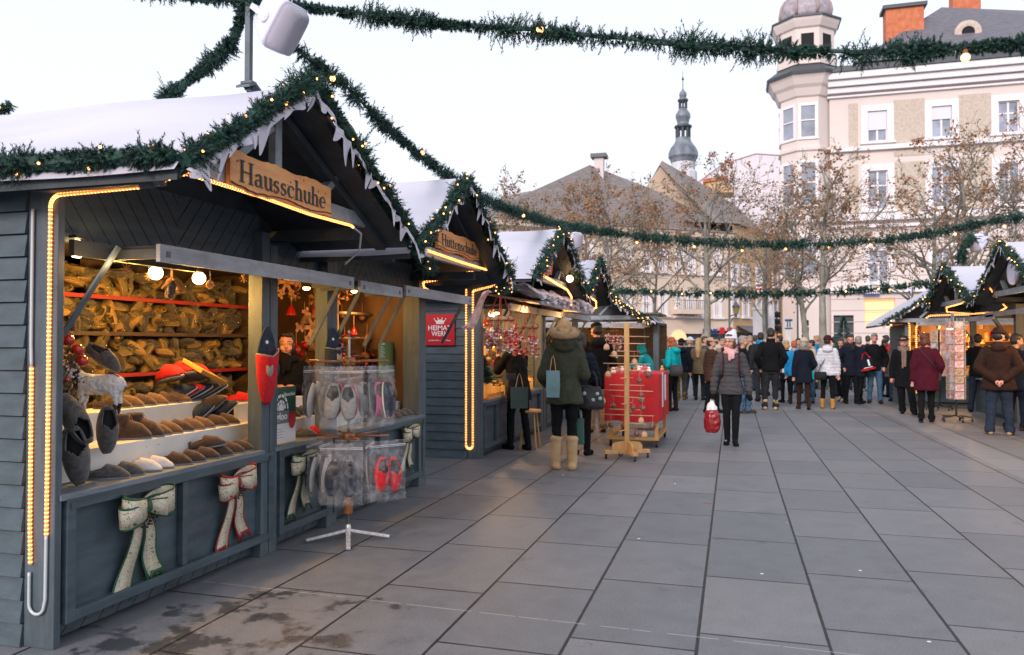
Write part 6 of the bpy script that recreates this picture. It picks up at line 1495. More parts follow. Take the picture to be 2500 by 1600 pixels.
def facade(root,pl,a0,z0,a1,z1,holes,m,dep=.3,name='wall'):
    xs=sorted({a0,a1,*[h[0] for h in holes],*[h[2] for h in holes]});zs=sorted({z0,z1,*[h[1] for h in holes],*[h[3] for h in holes]})
    xs=[x for x in xs if a0<=x<=a1];zs=[z for z in zs if z0<=z<=z1]
    q=MB()
    for i in range(len(xs)-1):
        for j in range(len(zs)-1):
            cx,cz=(xs[i]+xs[i+1])/2,(zs[j]+zs[j+1])/2
            if any(h[0]<cx<h[2] and h[1]<cz<h[3] for h in holes):continue
            quad(q,pl,xs[i],zs[j],xs[i+1],zs[j+1],0)
    for h in holes:
        for(p,r)in(((h[0],h[1]),(h[2],h[1])),((h[2],h[1]),(h[2],h[3])),((h[2],h[3]),(h[0],h[3])),((h[0],h[3]),(h[0],h[1]))):
            q.add([pl.P(p[0],p[1],0),pl.P(r[0],r[1],0),pl.P(r[0],r[1],-dep),pl.P(p[0],p[1],-dep)],[(0,1,2,3)])
    return q.build(name,m,root)
def window(root,pl,h,trim=TRIMW,tw=.22,blind=0,mull=1,glass=GLASS,sill=True,dep=.18,trans=.62):
    a0,z0,a1,z1=h;q=MB()
    if tw:
        for r in((a0-tw,z0-.05,a0,z1+tw),(a1,z0-.05,a1+tw,z1+tw),(a0,z1,a1,z1+tw)):slab(q,pl,*r,.002,.07)
    if sill:slab(q,pl,a0-tw-.1,z0-.18,a1+tw+.1,z0-.052,.002,.20)
    f=.07;slab(q,pl,a0,z0,a0+f,z1,-dep,-dep+.08);slab(q,pl,a1-f,z0,a1,z1,-dep,-dep+.08);slab(q,pl,a0+f,z1-f,a1-f,z1,-dep,-dep+.08);slab(q,pl,a0+f,z0,a1-f,z0+f,-dep,-dep+.08)
    for k in range(mull):
        c=a0+(a1-a0)*(k+1)/(mull+1);slab(q,pl,c-.06,z0+f,c+.06,z1-f,-dep,-dep+.07)
    zt=z0+(z1-z0)*trans;slab(q,pl,a0+f,zt-.05,a1-f,zt+.05,-dep,-dep+.065)
    w=q.build('window',trim,root)
    q=MB();quad(q,pl,a0,z0,a1,z1,-dep+.01);q.build('pane',glass,w)
    if blind:
        q=MB();slab(q,pl,a0+.02,z1-(z1-z0)*blind,a1-.02,z1-.02,-.10,-.06);q.build('roller_blind',BLIND,w)
    return w
# --- large corner building
bb_=thing('corner_building','large pinkish white corner building with slate roof and domed corner tower','building',(14,60,0))
pl=Plane2((6.2,58),(30,58));off=lambda u,v:pl.hit(u,v)
rows=[]
hs=[]
win=[(2118,271,2166,345,.62),(2274,260,2320,336,.40),(2438,249,2488,327,0)]
wh=[(px_rect(pl,a,b,c,d),bl) for a,b,c,d,bl in win]
w0=wh[0][0];step=wh[1][0][0]-w0[0];ww=w0[2]-w0[0];z3=(w0[1],w0[3])
rowz=[(z3[0],z3[1])]+[(pl.hit(2143,y1)[1],pl.hit(2143,y0)[1]) for y0,y1 in((417,512),(612,690))]
allh=[]
for k in range(6):
    a=w0[0]+step*k
    for r,(za,zb) in enumerate(rowz):
        allh.append(((a,za,a+ww,zb),(.62,.42,0,.2,.5,0)[k] if r==0 else 0,r))
shop=[px_rect(pl,2110,728,2186,800),px_rect(pl,2205,745,2300,800),px_rect(pl,2035,770,2085,850)]
facade(bb_,pl,0,0,pl.L,20.4,[h for h,_,_ in allh]+shop,PINKW)
for h,b_,r in allh:window(bb_,pl,h,blind=b_,tw=.42 if r<2 else .3)
for k,h in enumerate(shop):
    q=MB();quad(q,pl,*h,-.28);q.build('shop_window',SHOPW if k==0 else DGREY,bb_)
q=MB();zz0,zz1=pl.hit(2150,385)[1],pl.hit(2150,248)[1]
for k in range(-1,6):
    c=w0[0]+ww/2+step*(k+.5);hw=.95
    if k==-1:c+=.45;hw=.3
    q=MB();slab(q,pl,c-hw,zz0,c+hw,zz1,.002,.03);q.build('roughcast_panel',ROUGH,bb_);q=MB();slab(q,pl,c-hw,rowz[1][0]-.6,c+hw,rowz[1][1]+.5,.002,.03);q.build('roughcast_panel',ROUGH,bb_)
q=MB()
for z,t,d in((20.0,.42,.9),(19.55,.4,.65),(19.1,.35,.4),(18.6,.12,.2),(15.0,.30,.30),(10.3,.45,.5),(9.6,.2,.25),(5.3,.35,.35)):slab(q,pl,-.15,z-t,pl.L,z,.003,d)
q.build('cornice',TRIMW,bb_)
q=MB()
for k in range(12):
    z=.6+k*.78
    if z<9.4 and not 5.0<z<5.3:slab(q,pl,0,z,pl.L,z+.05,.002,.012)
q.build('rustication_joints',mat('joint_shade_stone',(.42,.36,.40),.9),bb_)
q=MB();q.add([pl.P(-.6,20.02,1.0),pl.P(pl.L,20.02,1.0),pl.P(pl.L,20.42,.95),pl.P(-.6,20.42,.95),pl.P(-.6,20.45,-1),pl.P(pl.L,20.45,-1)],[(0,1,2,3),(3,2,5,4)]);q.build('gutter',COPD,bb_)
# roof
RP=lambda u,v,Y:PY(u,v,Y)
A0,A1,A2,A3=RP(2085,152,58.2),RP(2299,18,64),RP(2411,37,66),RP(2500,26,66)
q=MB();e1=V((30,58.2,20.45));q.add([A0,e1,A1,A2,A3,V((32,66,A3.z)),V((A0.x,74,20.4)),V((A1.x,70,A1.z-1))],[(0,1,5,4,3,2,1+1) if False else (0,1,5,4,3,2),(0,6,7,2)]);
q=MB();q.add([A0,e1,V((32,66,A3.z)),A3,A2,A1,V((A0.x-1,74,20.4)),V((32,78,20.4))],[(0,1,2,3,4,5),(0,5,6),(5,4,3,2,7,6)]);q.build('roof',SLATE,bb_)
def chim(par,c,w,d,z0,z1,m=BRICK,lab=None):
    q=MB();q.bx(c.x-w/2,c.y-d/2,z0,c.x+w/2,c.y+d/2,z1);o=q.build('chimney',m,par)
    q=MB();q.bx(c.x-w/2-.2,c.y-d/2-.2,z1,c.x+w/2+.2,c.y+d/2+.2,z1+.25);q.build('chimney_cap',COPD,o);return o
c=RP(2205,60,62);chim(bb_,c,2.5,1.2,20.5,c.z+1.0);c=RP(2355,10,67);chim(bb_,c,1.9,1.2,c.z-1.5,c.z+2.2)
c=RP(2363,80,60.6);q=MB();q.T=Matrix.Translation(c)@Matrix.Rotation(pi/2,4,'X');q.lathe([(.85,-1.5),(.85,.1),(.62,.16),(.42,.14),(.42,-.3)],n=22);q.T=None;q.bx(c.x-1.05,c.y-.1,c.z-1.0,c.x+1.05,c.y+1.3,c.z-.55);q.build('round_dormer',ROUGH,bb_,smooth=False);q=MB();q.T=Matrix.Translation(c+V((0,-.02,0)))@Matrix.Rotation(pi/2,4,'X');q.lathe([(.4,0),(.4,.05)],n=18);q.T=None;q.build('attic_window',DARKIN,bb_)
# corner tower
tw_=thing('corner_tower','round corner tower with lantern and patterned dome on the pinkish building','tower',(4.7,58.5,0))
cx,cy_=4.75,59.2
q=MB();q.lathe([(1.85,0),(1.85,5.1),(2.0,5.15),(2.0,5.4),(1.85,5.45),(1.85,9.7),(2.1,9.8),(2.1,10.2),(1.85,10.3),(1.85,14.8),(2.0,14.9),(2.0,15.1),(1.85,15.2),(1.85,18.6),(2.0,18.7),(2.2,19.2),(2.4,19.4),(2.6,19.8),(2.75,20.0)],c=(cx,cy_,0),n=8,a0=rad(22.5));q.build('wall',PINKW,tw_)
q=MB();q.lathe([(2.85,20.0),(2.9,20.2),(2.1,20.8),(1.95,21.0)],c=(cx,cy_,0),n=8,a0=rad(22.5));q.build('skirt_roof',COPD,tw_)
q=MB();q.lathe([(2.1,20.9),(2.1,21.4),(2.0,21.5),(2.0,23.4),(2.15,23.5),(2.35,23.9),(2.4,24.1)],c=(cx,cy_,0),n=8,a0=rad(22.5));q.build('lantern',PINKW,tw_)
q=MB();q.lathe([(2.5,24.1),(2.5,24.22),(1.6,24.5)],c=(cx,cy_,0),n=8,a0=rad(22.5));q.build('lantern_cornice',COPD,tw_)
def octp(rf,a,z0,z1,w,d=.04):
    am=rad(a);n=V((math.sin(am),-math.cos(am),0));u=V((n.y,-n.x,0))*-1;o=V((cx,cy_,0))+n*rf;return o,n,u
ap=2.0*math.cos(rad(22.5))
for a in(-90,-45,0,45):
    o,n,u=octp(ap,a,0,0,0)
    q=MB();P=lambda s,z,d:o+u*s+n*d+V((0,0,z))
    q.add([P(-.42,21.75,.012),P(.42,21.75,.012),P(.42,23.05,.012),P(-.42,23.05,.012)],[(0,1,2,3)]);q.build('opening',DARKIN,tw_)
ap2=1.85*math.cos(rad(22.5))
for a in(-45,0,-90):
    o,n,u=octp(ap2,a,0,0,0);P=lambda s,z,d:o+u*s+n*d+V((0,0,z))
    for z0,z1 in((15.9,18.0),(11.2,14.0),(6.3,8.8)):
        q=MB();q.add([P(-.45,z0,.03),P(.45,z0,.03),P(.45,z1,.03),P(-.45,z1,.03)],[(0,1,2,3)]);g_=q.build('window',GLASS,tw_)
        q=MB()
        for s0,s1,y0,y1 in((-.65,-.45,z0-.1,z1+.2),(.45,.65,z0-.1,z1+.2),(-.45,.45,z1,z1+.2),(-.7,.7,z0-.25,z0-.1),(-.45,.45,(z0+z1)/2,(z0+z1)/2+.08)):
            q.add([P(s0,y0,.1),P(s1,y0,.1),P(s1,y1,.1),P(s0,y1,.1),P(s0,y0,0),P(s1,y0,0),P(s1,y1,0),P(s0,y1,0)],[(0,1,2,3),(0,4,5,1),(1,5,6,2),(2,6,7,3),(3,7,4,0)])
        q.build('window_frame',TRIMW,g_)
q=MB();q.lathe([(1.72,24.4),(1.80,24.65),(1.82,25.0),(1.74,25.4),(1.52,25.8),(1.2,26.05),(1.0,26.12),(1.02,26.3),(.85,26.4),(.8,26.45)],c=(cx,cy_,0),n=24);q.build('dome',mat('patterned_dome',(.24,.22,.27),.6,col2=(.46,.40,.43),vscale=2.4,bump=.5,bscale=4),tw_,smooth=True)
q=MB()
for k in range(8):
    a=rad(k*45+22);q.tube([(cx+r*math.cos(a),cy_+r*math.sin(a),z) for r,z in((1.75,24.5),(1.86,24.95),(1.77,25.4),(1.54,25.82),(1.22,26.08),(1.0,26.2))],.11,6)
q.build('dome_ribs',mat('pink_rib',(.36,.27,.27),.7),tw_,smooth=True)
q=MB()
for k in range(6):
    a=rad(k*60);q.tube([(cx+.65*math.cos(a),cy_+.65*math.sin(a),26.4),(cx+.75*math.cos(a),cy_+.75*math.sin(a),26.9),(cx+.55*math.cos(a),cy_+.55*math.sin(a),27.5)],[.22,.15,.2],7)
q.lathe([(.9,27.5),(.9,27.7),(.5,28.4),(.1,29.0)],c=(cx,cy_,0),n=14);q.build('dome_lantern',mat('red_stone',(.45,.15,.10),.7,var=.3),tw_,smooth=True)
# street plates
for (u0,v0,u1,v1,w) in((2105,712,2145,721,'Alter Platz'),(2215,711,2227,718,'9')):
    p=thing('street_plate','blue enamel street name plate on the pinkish building' if len(w)>1 else 'small blue house number plate reading 9','sign',(0,57.9,5));r=px_rect(pl,u0,v0,u1,v1);q=MB();slab(q,pl,*r,.36,.40);q.build('plate',BLUEP,p)
    if len(w)==1:place_text(text(w,.2,.005),WHP,p,pl.P((r[0]+r[2])/2,(r[1]+r[3])/2,.41),(1,0,0),(0,0,1),fit=(.12,.2))
    else:
        q=MB()
        for k in range(7):slab(q,pl,r[0]+.12+k*.14,r[1]+.08,r[0]+.2+k*.14,r[1]+.08+.09*(1+k%2),.401,.404)
        q.build('blurred_lettering',WHP,p)
# --- cream building
cb_=thing('cream_building','long cream building with grey tiled hip roof, shuttered windows and small balcony','building',(-8,48,0))
P0=PY(1180,840,42.0);P1=PY(1790,840,53.0);pc=Plane2(P0,P1)
wl=[(1475,1488),(1523,1536),(1572,1586),(1612,1625),(1652,1664),(1681,1693),(1716,1726),(1745,1757)]
hol=[]
for a,b in wl:
    v0=716+(a-1573)*.04;hol.append(px_rect(pc,a,v0,b,v0+50));hol.append(px_rect(pc,a,612+(a-1573)*.06,b,660+(a-1573)*.05))
for a in(1220,1265,1310,1350,1390,1430):hol.append(px_rect(pc,a,592,a+13,645));hol.append(px_rect(pc,a,705,a+13,757))
shops=[(px_rect(pc,1557,797,1590,850),SHOPW),(px_rect(pc,1655,815,1717,862),DGREY),(px_rect(pc,1728,808,1784,862),DGREY),(px_rect(pc,1500,800,1530,858),DGREY)]
ze=8.6;facade(cb_,pc,0,0,pc.L,ze,hol+[s for s,_ in shops],CREAM2)
for h in hol:window(cb_,pc,h,tw=.16,mull=1,glass=GLASSD,dep=.12)
for s,m_ in shops:
    q=MB();quad(q,pc,*s,-.25);q.build('shop_window',m_,cb_)
q=MB();r=px_rect(pc,1640,795,1672,830);ca=(r[0]+r[2])/2;zc_=r[1]
q.prism([pc.P(ca+.62*math.cos(a),max(.3,zc_+.0+.62*math.sin(a)),.03) for a in[pi*k/10 for k in range(11)]],pc.n*.02);q.build('lit_arch',SHOPW,cb_)
q=MB();r=px_rect(pc,1640,757,1704,768);slab(q,pc,r[0],r[1],r[2],r[3],.002,.9);q.build('balcony_slab',CREAM2,cb_)
q=MB()
for k in range(15):
    a=r[0]+.03+(r[2]-r[0]-.06)*k/14;slab(q,pc,a-.012,r[3],a+.012,r[3]+.55,.84,.865)
slab(q,pc,r[0],r[3]+.55,r[2],r[3]+.59,.83,.87);q.build('balcony_rail',POLE,cb_)
q=MB()
for z in(.9,1.3,1.7,2.1,2.5,2.9):slab(q,pc,0,z,pc.L,z+.03,.001,.010)
slab(q,pc,0,ze-.35,pc.L,ze,.002,.35);slab(q,pc,0,3.05,pc.L,3.15,.002,.12);q.build('bands',CREAM2,cb_)
e0,e1_=pc.P(-.5,ze+.02,.45),pc.P(pc.L*.78,ze+.02,.45)
rdg0,rdg1=PY(1440,403,50),PY(1592,462,57)
e2=PY(1180,500,52)
q=MB();pk=[e0,pc.P(pc.L+.2,ze+.02,.45),PY(1790,562,57.5),rdg1,rdg0,PY(1345,458,50),PY(1232,478,50)]
q.add(pk+[V((e0.x-6,58,ze)),V((rdg1.x,66,ze))],[(0,1,2,3,4,5,6),(4,3,8,7,6,5)]);q.build('roof',TILE,cb_)
c=PY(1463,400,50.5);chim(cb_,c,.62,.5,c.z-1.2,c.z+.35,CREAM)
# gable house behind
gh=thing('gabled_house','steep gabled house with bare plaster gable behind the cream building','building',(-5,60,0))
ga,gl,gr_=PY(1617,400,58),PY(1560,480,57.8),PY(1800,575,58.6)
q=MB();q.add([ga,PY(1548,500,58),V((PY(1548,500,58).x,58,2)),V((gr_.x,58.6,2)),gr_],[(0,1,2,3,4)]);q.build('gable_wall',mat('ochre_gable',(.52,.40,.31),.9,var=.08,vscale=.6),gh)
rr0,rr1,rr2=PY(1690,425,72),PY(1905,612,64),PY(1760,470,72)
q=MB();q.add([ga+V((0,-.3,.15)),PY(1700,440,70),PY(1800,505,70),PY(1897,602,62),PY(1805,585,54.5),PY(1560,490,70)],[(0,4,3,2,1),(0,1,5)]);o_=q.build('roof',TILE,gh);o_.modifiers.new('s','SOLIDIFY').thickness=.35
# yellow house
yh=thing('ochre_house','ochre yellow house with white framed windows and dark shop awnings','building',(0,58,0))
py=Plane2(P1,PY(1960,840,67))
yw=[(1789,1799),(1815,1826),(1848,1858),(1888,1897),(1917,1925)]
hol=[]
for a,b in yw:
    v0=724+(a-1789)*.115;hol.append(px_rect(py,a,v0,b,v0+46-(a-1789)*.03));hol.append(px_rect(py,a,655+(a-1789)*.07,b,693+(a-1789)*.06))
sh=px_rect(py,1798,812,1845,862);sh2=px_rect(py,1893,815,1915,862)
facade(yh,py,0,0,py.L,9.3,hol+[sh,sh2],YEL)
for h in hol:window(yh,py,h,tw=.3,dep=.12,glass=GLASS)
q=MB();quad(q,py,*sh,-.25);q.build('shop_window',DGREY,yh);q=MB();quad(q,py,*sh2,-.25);q.build('shop_window',SHOPW,yh)
for (a,b,c_,d_) in((1797,796,1848,815),(1893,796,1918,822)):
    r=px_rect(py,a,b,c_,d_);q=MB();q.add([py.P(r[0],r[3],.02),py.P(r[2],r[3],.02),py.P(r[2],r[1],1.1),py.P(r[0],r[1],1.1),py.P(r[2],r[1]-.2,1.1),py.P(r[0],r[1]-.2,1.1)],[(0,1,2,3),(3,2,4,5)]);q.build('shop_awning',AWN if a<1850 else DARKIN,yh)
q=MB();q.add([py.P(0,9.3,.4),py.P(py.L,9.3,.4),py.P(py.L,9.9,-4),py.P(0,9.9,-4)],[(0,1,2,3)]);q.build('roof',TILE,yh)
# white block behind
wb=thing('white_block','tall white gabled building behind the tiled roofs','building',(2,85,0))
q=MB();pts=[PY(1690,460,86),PY(1765,405,86),PY(1845,380,86),PY(1935,386,86),PY(1935,760,86),PY(1690,760,86)];q.prism(pts,(0,12,0));q.build('wall',mat('white_render',(.74,.70,.76),.85,var=.03),wb)
q=MB();q.tube([p+V((0,-.1,.15)) for p in pts[:4]],.10,4);q.build('roof_edge',mat('pink_edge',(.55,.35,.38),.7),wb)
sb=thing('small_yellow_house','low ochre attic with orange edge seen between the roofs','building',(0,75,0));q=MB();q.prism([PY(1722,440,78),PY(1775,432,78),PY(1790,470,78),PY(1720,470,78)],(0,3,0));q.build('wall',YEL,sb);q=MB();q.prism([PY(1716,438,77.8),PY(1778,428,77.8),PY(1778,436,77.8),PY(1716,446,77.8)],(0,3.5,0));q.build('roof_edge',BRICK,sb)
q=MB();q.bx(-95,100,0,-20,104,5.0);hb=q.build('distant_row_of_houses',CREAM2,None,label='low distant pale building row hidden behind the stalls',cat='building')
# church spire
sp1=thing('church_spire','slender church spire with stacked grey copper onion domes','church tower',(PY(1668,400,120).x,120,0))
X_=PY(1668,400,120).x;zf=lambda y:1.45+(840-(150+y/2.2))*118/1905;k_=.0286
def lat(name,prof,m_,n=16):
    q=MB();q.lathe([(r*k_,zf(y)) for r,y in prof],c=(X_,120,0),n=n);return q.build(name,m_,sp1,smooth=False)
lat('finial',[(2.5,148),(2,100),(6,96),(6,88),(1.5,84),(1,50)][::1],COPD,8)
lat('top_onion',[(28,210),(26,203),(16,195),(20,182),(18,168),(8,155),(3,145)],COPPER)
lat('middle_onion',[(32,348),(30,330),(33,318),(39,300),(38,285),(28,268),(20,255),(24,250)],COPPER)
lat('lower_onion',[(62,548),(68,530),(78,515),(76,490),(66,465),(50,445),(40,425),(38,412)],COPPER,12)
lat('rim',[(36,362),(46,356),(46,348),(34,342)],COPD);lat('rim',[(22,218),(28,212),(28,207),(18,203)],COPD)
for (y0,y1,r) in((412,358,33),(252,214,19)):
    q=MB()
    for k in range(8):
        a=2*pi*k/8;p=V((X_+r*k_*math.cos(a),120+r*k_*math.sin(a),0));q.tube([p+V((0,0,zf(y0))),p+V((0,0,zf(y1)))],r*.22*k_,6)
    q.lathe([(r*.25*k_,zf(y0)),(r*.25*k_,zf(y1))],c=(X_,120,0),n=6);q.build('open_lantern',COPD,sp1)
lat('drum',[(72,760),(72,600),(62,590),(62,548)],mat('white_drum',(.62,.62,.66),.8,var=.05),12)
# ---------------------------------------------------------------- trees
BRK=mat('plane_bark',(.16,.145,.12),.85,col2=(.34,.33,.28),vscale=4,bump=.5,bscale=12,stretch=(1,1,.5));LEAF=mat('dry_brown_leaf',(.22,.095,.040),.8,col2=(.44,.23,.11),vscale=1.6)
def tree(label,base,h,spread,seed,lean=(0,0),r0=.10,dens=1.,first=.42):
    b=random.Random(seed);t=thing('plane_tree',label,'tree',(base.x,base.y,0),'bare plane trees with brown leaves behind the crowd')
    q=MB();lq=MB();tips=[]
    top=base+V((lean[0],lean[1],h))
    path=[base+(top-base)*f+V((.10*math.sin(f*5+seed),.08*math.cos(f*4+seed),0))*f for f in[i/7 for i in range(8)]];q.tube(path,[r0*(1-.82*f) for f in[i/7 for i in range(8)]],9)
    q2=MB()
    def br(p,d,L,r,lv):
        pts=[p];rs=[r];n=5
        for i in range(n):
            d=(d+V((b.uniform(-.28,.28),b.uniform(-.28,.28),b.uniform(-.12,.30) if lv else .10))).normalized();p=p+d*L/n;pts.append(p);rs.append(r*(1-.75*(i+1)/n))
            if lv<3 and i>=1:
                for _ in range(2 if lv==0 else 1):
                    if b.random()<.82:
                        a=b.uniform(0,2*pi);o=d.orthogonal().normalized();dd=(d*.75+(Matrix.Rotation(a,3,d)@o)*.85);dd.z*=.55 if lv<2 else 1;br(p,dd.normalized(),L*b.uniform(.42,.62),rs[-1]*.65,lv+1)
            if lv>=2:tips.append((p.copy(),d.copy()))
        q2.tube(pts,[max(x,.006) for x in rs],5 if lv<2 else 3,cap=False)
    nb=int(9*dens)
    for k in range(nb):
        f=first+(1-first)*(k+.5)/nb;p=base+(top-base)*f;a=k*2.4+seed;L=spread*(1.0 if f<.75 else .62)*b.uniform(.8,1.15)
        br(p,V((math.cos(a),math.sin(a)*.8,.5 if f<.75 else 1.1)).normalized(),L,r0*.5*(1-.4*f),0)
    q.build('trunk',BRK,t,smooth=True);q2.build('branches',BRK,t,smooth=True)
    for p,d in tips:
        if b.random()<.17+.65*max(0,noise.noise(p*1.1+V((seed,0,0)))):
            for _ in range(b.choice((1,1,2))):
                c=p+V((b.gauss(0,.05),b.gauss(0,.05),b.gauss(-.03,.05)));s=b.uniform(.032,.066);u=V((b.uniform(-1,1),b.uniform(-1,1),b.uniform(-1,.2))).normalized();v_=u.cross(V((b.uniform(-1,1),b.uniform(-1,1),b.uniform(-1,1)))).normalized();n_=u.cross(v_)
                lq.add([c,c+u*s+v_*s*.7+n_*s*.3,c+u*s*2,c+u*s-v_*s*.7+n_*s*.3,c+u*s*1.1],[(0,1,4),(1,2,4),(2,3,4),(3,0,4)])
    lq.build('leaves',LEAF,t);return t
def gx(u,Y):return V((PY(u,850,Y).x,Y,0))
TR_=[('plane tree left of the spire with the darker trunk',1428,26,7.2,2.3,11,(0,0),.09,.4),('plane tree left of the spire with the pale trunk',1480,25,6.9,2.4,12,(.1,0),.10,.38),
('plane tree in front of the spire with the straight pale trunk',1722,26,7.6,2.5,13,(.12,0),.13,.42),('plane tree with a bent trunk leaning left of the corner tower',1978,28,7.0,2.6,14,(-.45,0),.12,.40),
('tall plane tree before the corner tower with pale upright trunk',2008,26.5,8.2,2.4,15,(.12,0),.13,.42),('plane tree before the middle windows of the pinkish building',2280,28,7.2,2.8,16,(0,0),.12,.38),
('plane tree rising over the right hand stalls',2345,26,8.0,2.8,17,(.1,0),.14,.36),('plane tree at the right edge of the frame',2520,25,7.6,2.8,18,(0,0),.13,.36),('plane tree with thin tips behind the second stall gable',1225,24,6.6,2.2,19,(0,0),.09,.4),('plane tree with thin tips behind the third stall gable',1330,30,7.2,2.4,20,(0,0),.09,.4),
('low plane tree between the spire tree and the corner tower',1868,33,6.8,2.8,21,(0,0),.09,.42),('plane tree before the cream building between the pale trunks',1600,31,6.6,2.9,22,(0,0),.09,.42)]
for l,u,Y,h,s,sd_,ln_,r0,fi in TR_:tree(l,gx(u,Y),h*.80,s*.86,sd_,ln_,r0*1.15,1.25,fi)
def fir(label,base,h,r,seed):
    b=random.Random(seed);t=thing('fir_tree',label,'tree',(base.x,base.y,0));MB().tube([base,base+V((0,0,h))],[.03,.005],6).build('trunk',BRK,t)
    q=MB()
    for k in range(int(900*h)):
        f=b.random();rr_=r*(1-f)*b.uniform(.3,1);a=b.uniform(0,2*pi);p=base+V((rr_*math.cos(a),rr_*math.sin(a),.25+f*(h-.25)-rr_*.25));d=V((math.cos(a),math.sin(a),b.uniform(-.2,.5))).normalized()*.08;w=d.orthogonal()*.14;q.add([p-w,p+w,p+d],[(0,1,2)])
    q.build('needles',NEED2,t);return t
fir('small cut fir tree behind the white padded jacket',gx(2060,23),2.2,.7,1);fir('small fir tree beside the end stall of the left row',gx(1578,19),1.9,.5,2)
# ---------------------------------------------------------------- street furniture
def pole(label,u,Y,ztop,r=.05,name='lamp_post',cat='lamp post'):
    p=gx(u,Y);t=thing(name,label,cat,p);q=MB();q.lathe([(r*1.6,0),(r*1.5,.5),(r,.6),(r*.7,ztop)],c=p,n=12);q.build('post',POLE,t,smooth=True);return t,p
t,p=pole('black street lamp post with bracket lantern before the ochre house',1781,40,6.6)
q=MB();a=PY(1781,773,40);b=PY(1799,770,40);q.tube([a,(a+b)/2+V((0,0,.04)),b],.035,6).tube([a+V((0,0,-.45)),(a+b)/2+V((0,0,-.10)),b],.02,6);q.build('bracket',POLE,t)
q=MB();c=PY(1797,757,40);q.lathe([(.05,-.26),(.10,-.22),(.17,.10),(.13,.13)],c=c,n=6);q.build('lantern_glass',mat('amber_lantern_glass',(.25,.20,.07),.2),t);q=MB();q.lathe([(.19,.13),(.20,.16),(.08,.32),(.03,.40),(.02,.48)],c=c,n=6);q.lathe([(.03,-.36),(.06,-.28),(.06,-.25)],c=c,n=6);q.build('lantern_roof',POLE,t)
pole('tall dark mast in front of the ochre house windows',1871,34,6.0,.07,'mast','post');pole('slim dark mast between the corner tower and the signs',1948,36,5.2,.045,'mast','post')
t,p=pole('thin dark post with tilted round light at its top left',1425,30,5.0,.04)
def tlight(label,u,v,Y,lean=0):
    c=PY(u,v,Y);t=thing('traffic_light',label,'traffic light',(c.x,Y,0));q=MB();q.tube([(c.x,Y+.1,0),(c.x,Y+.1,c.z+.5)],.04,6);q.build('post',POLE,t)
    for k in(-1,0,1):
        q=MB();q.bx(c.x-.15,Y-.05,c.z+k*.32-.13,c.x+.15,Y+.08,c.z+k*.32+.13);q.lathe([(.12,0),(.14,.02)],c=(c.x,Y-.1,c.z+k*.32),n=10);q.build('signal_head',BLACK,t)
tlight('traffic light against the pale wall beside the bent tree',1966,806,38);tlight('traffic light on the pale post before the ochre house',1897,786,38)
t=thing('advertising_column','white advertising column behind the tall man','column',gx(1856,36));q=MB();c=gx(1856,36);q.lathe([(.30,0),(.30,2.9),(.34,2.95),(.34,3.05)],c=c,n=20);q.build('drum',TRIMW,t,smooth=False)
q=MB();c=gx(1884,37);q.lathe([(.13,0),(.13,3.6)],c=c,n=14);q.build('pale_post',TRIMW,None,label='thick pale post behind the tall man in black',cat='post')
t=thing('pedestrian_sign','white and blue pedestrian sign with two walking figures','sign',gx(1926,33))
def rc(u0,v0,u1,v1,Y):
    a,b=PY(u0,v0,Y),PY(u1,v1,Y);return a.x,b.z,b.x,a.z
x0,z0,x1,z1=rc(1916,778,1935,804,33);q=MB();q.bx(x0,33,z0,x1,33.03,z1);q.build('panel',WHP,t)
q=MB();h_=(z1-z0);q.bx(x0,32.985,z1-.11,x1,32.998,z1-.03).bx(x0,32.985,z0,x1,32.998,z0+.06);q.build('blue_bars',mat('sign_blue',(.01,.12,.32),.4),t)
q=MB()
for s in(.34,.66):
    cx0=x0+(x1-x0)*s;q.ell((cx0,32.99,z0+.30),(.022,.005,.025),8,6);q.cap((cx0,32.99,z0+.25),(cx0,32.99,z0+.17),.022,.016,6);q.cap((cx0-.01,32.99,z0+.17),(cx0-.02,32.99,z0+.09),.011,.009,6).cap((cx0+.01,32.99,z0+.17),(cx0+.02,32.99,z0+.09),.011,.009,6)
q.build('walking_figures',BLACK,t)
q=MB();q.bx((x0+x1)/2-.03,33.03,0,(x0+x1)/2+.03,33.08,z1);q.bx(x0+.02,33.0,.5,x1-.08,33.03,z0-.02);q.build('post',WHP,t)
# shop lettering and signs
t=thing('shop_sign','blue shop lettering on the cream building left of the walking woman','shop sign',(pc.P(0,0).x,50,3));r=px_rect(pc,1713,803,1750,815)
place_text(text('KONK',.3,.02,bold=.01),BLUEP,t,pc.P((r[0]+r[2])/2,(r[1]+r[3])/2,.15),pc.u,(0,0,1),fit=(r[2]-r[0],r[3]-r[1]))
t=thing('shop_sign','red flower like shop emblem beside the blue lettering','shop sign',(0,50,3));r=px_rect(pc,1752,800,1764,816);q=MB();c=pc.P((r[0]+r[2])/2,(r[1]+r[3])/2,.2)
for k in range(6):q.ell(c+pc.u*(.14*math.cos(k*pi/3))+V((0,0,.16*math.sin(k*pi/3))),(.10,.06,.10),8,6)
q.build('emblem',REDP,t)
t=thing('shop_sign','red star like decoration over the shop by the lamp post','shop sign',(0,50,3));c=pc.P(pc.hit(1772,806)[0],pc.hit(1772,806)[1],.4);q=MB()
for k in range(7):q.ell(c+pc.u*(.15*math.cos(k*.9))+V((0,0,.13*math.sin(k*.9))),(.09,.05,.08),8,6)
q.build('emblem',REDP,t)
r=px_rect(pc,1482,734,1496,739);t=thing('street_plate','small grey street plate on the cream building','sign',(0,48,4));q=MB();slab(q,pc,r[0],r[1],r[2]+.2,r[3]+.08,.01,.03);q.build('plate',GREYP,t)
t=thing('barber_sign','red and white striped hanging sign before the ochre house','sign',(0,45,5));x0,z0,x1,z1=rc(1846,690,1864,713,45)
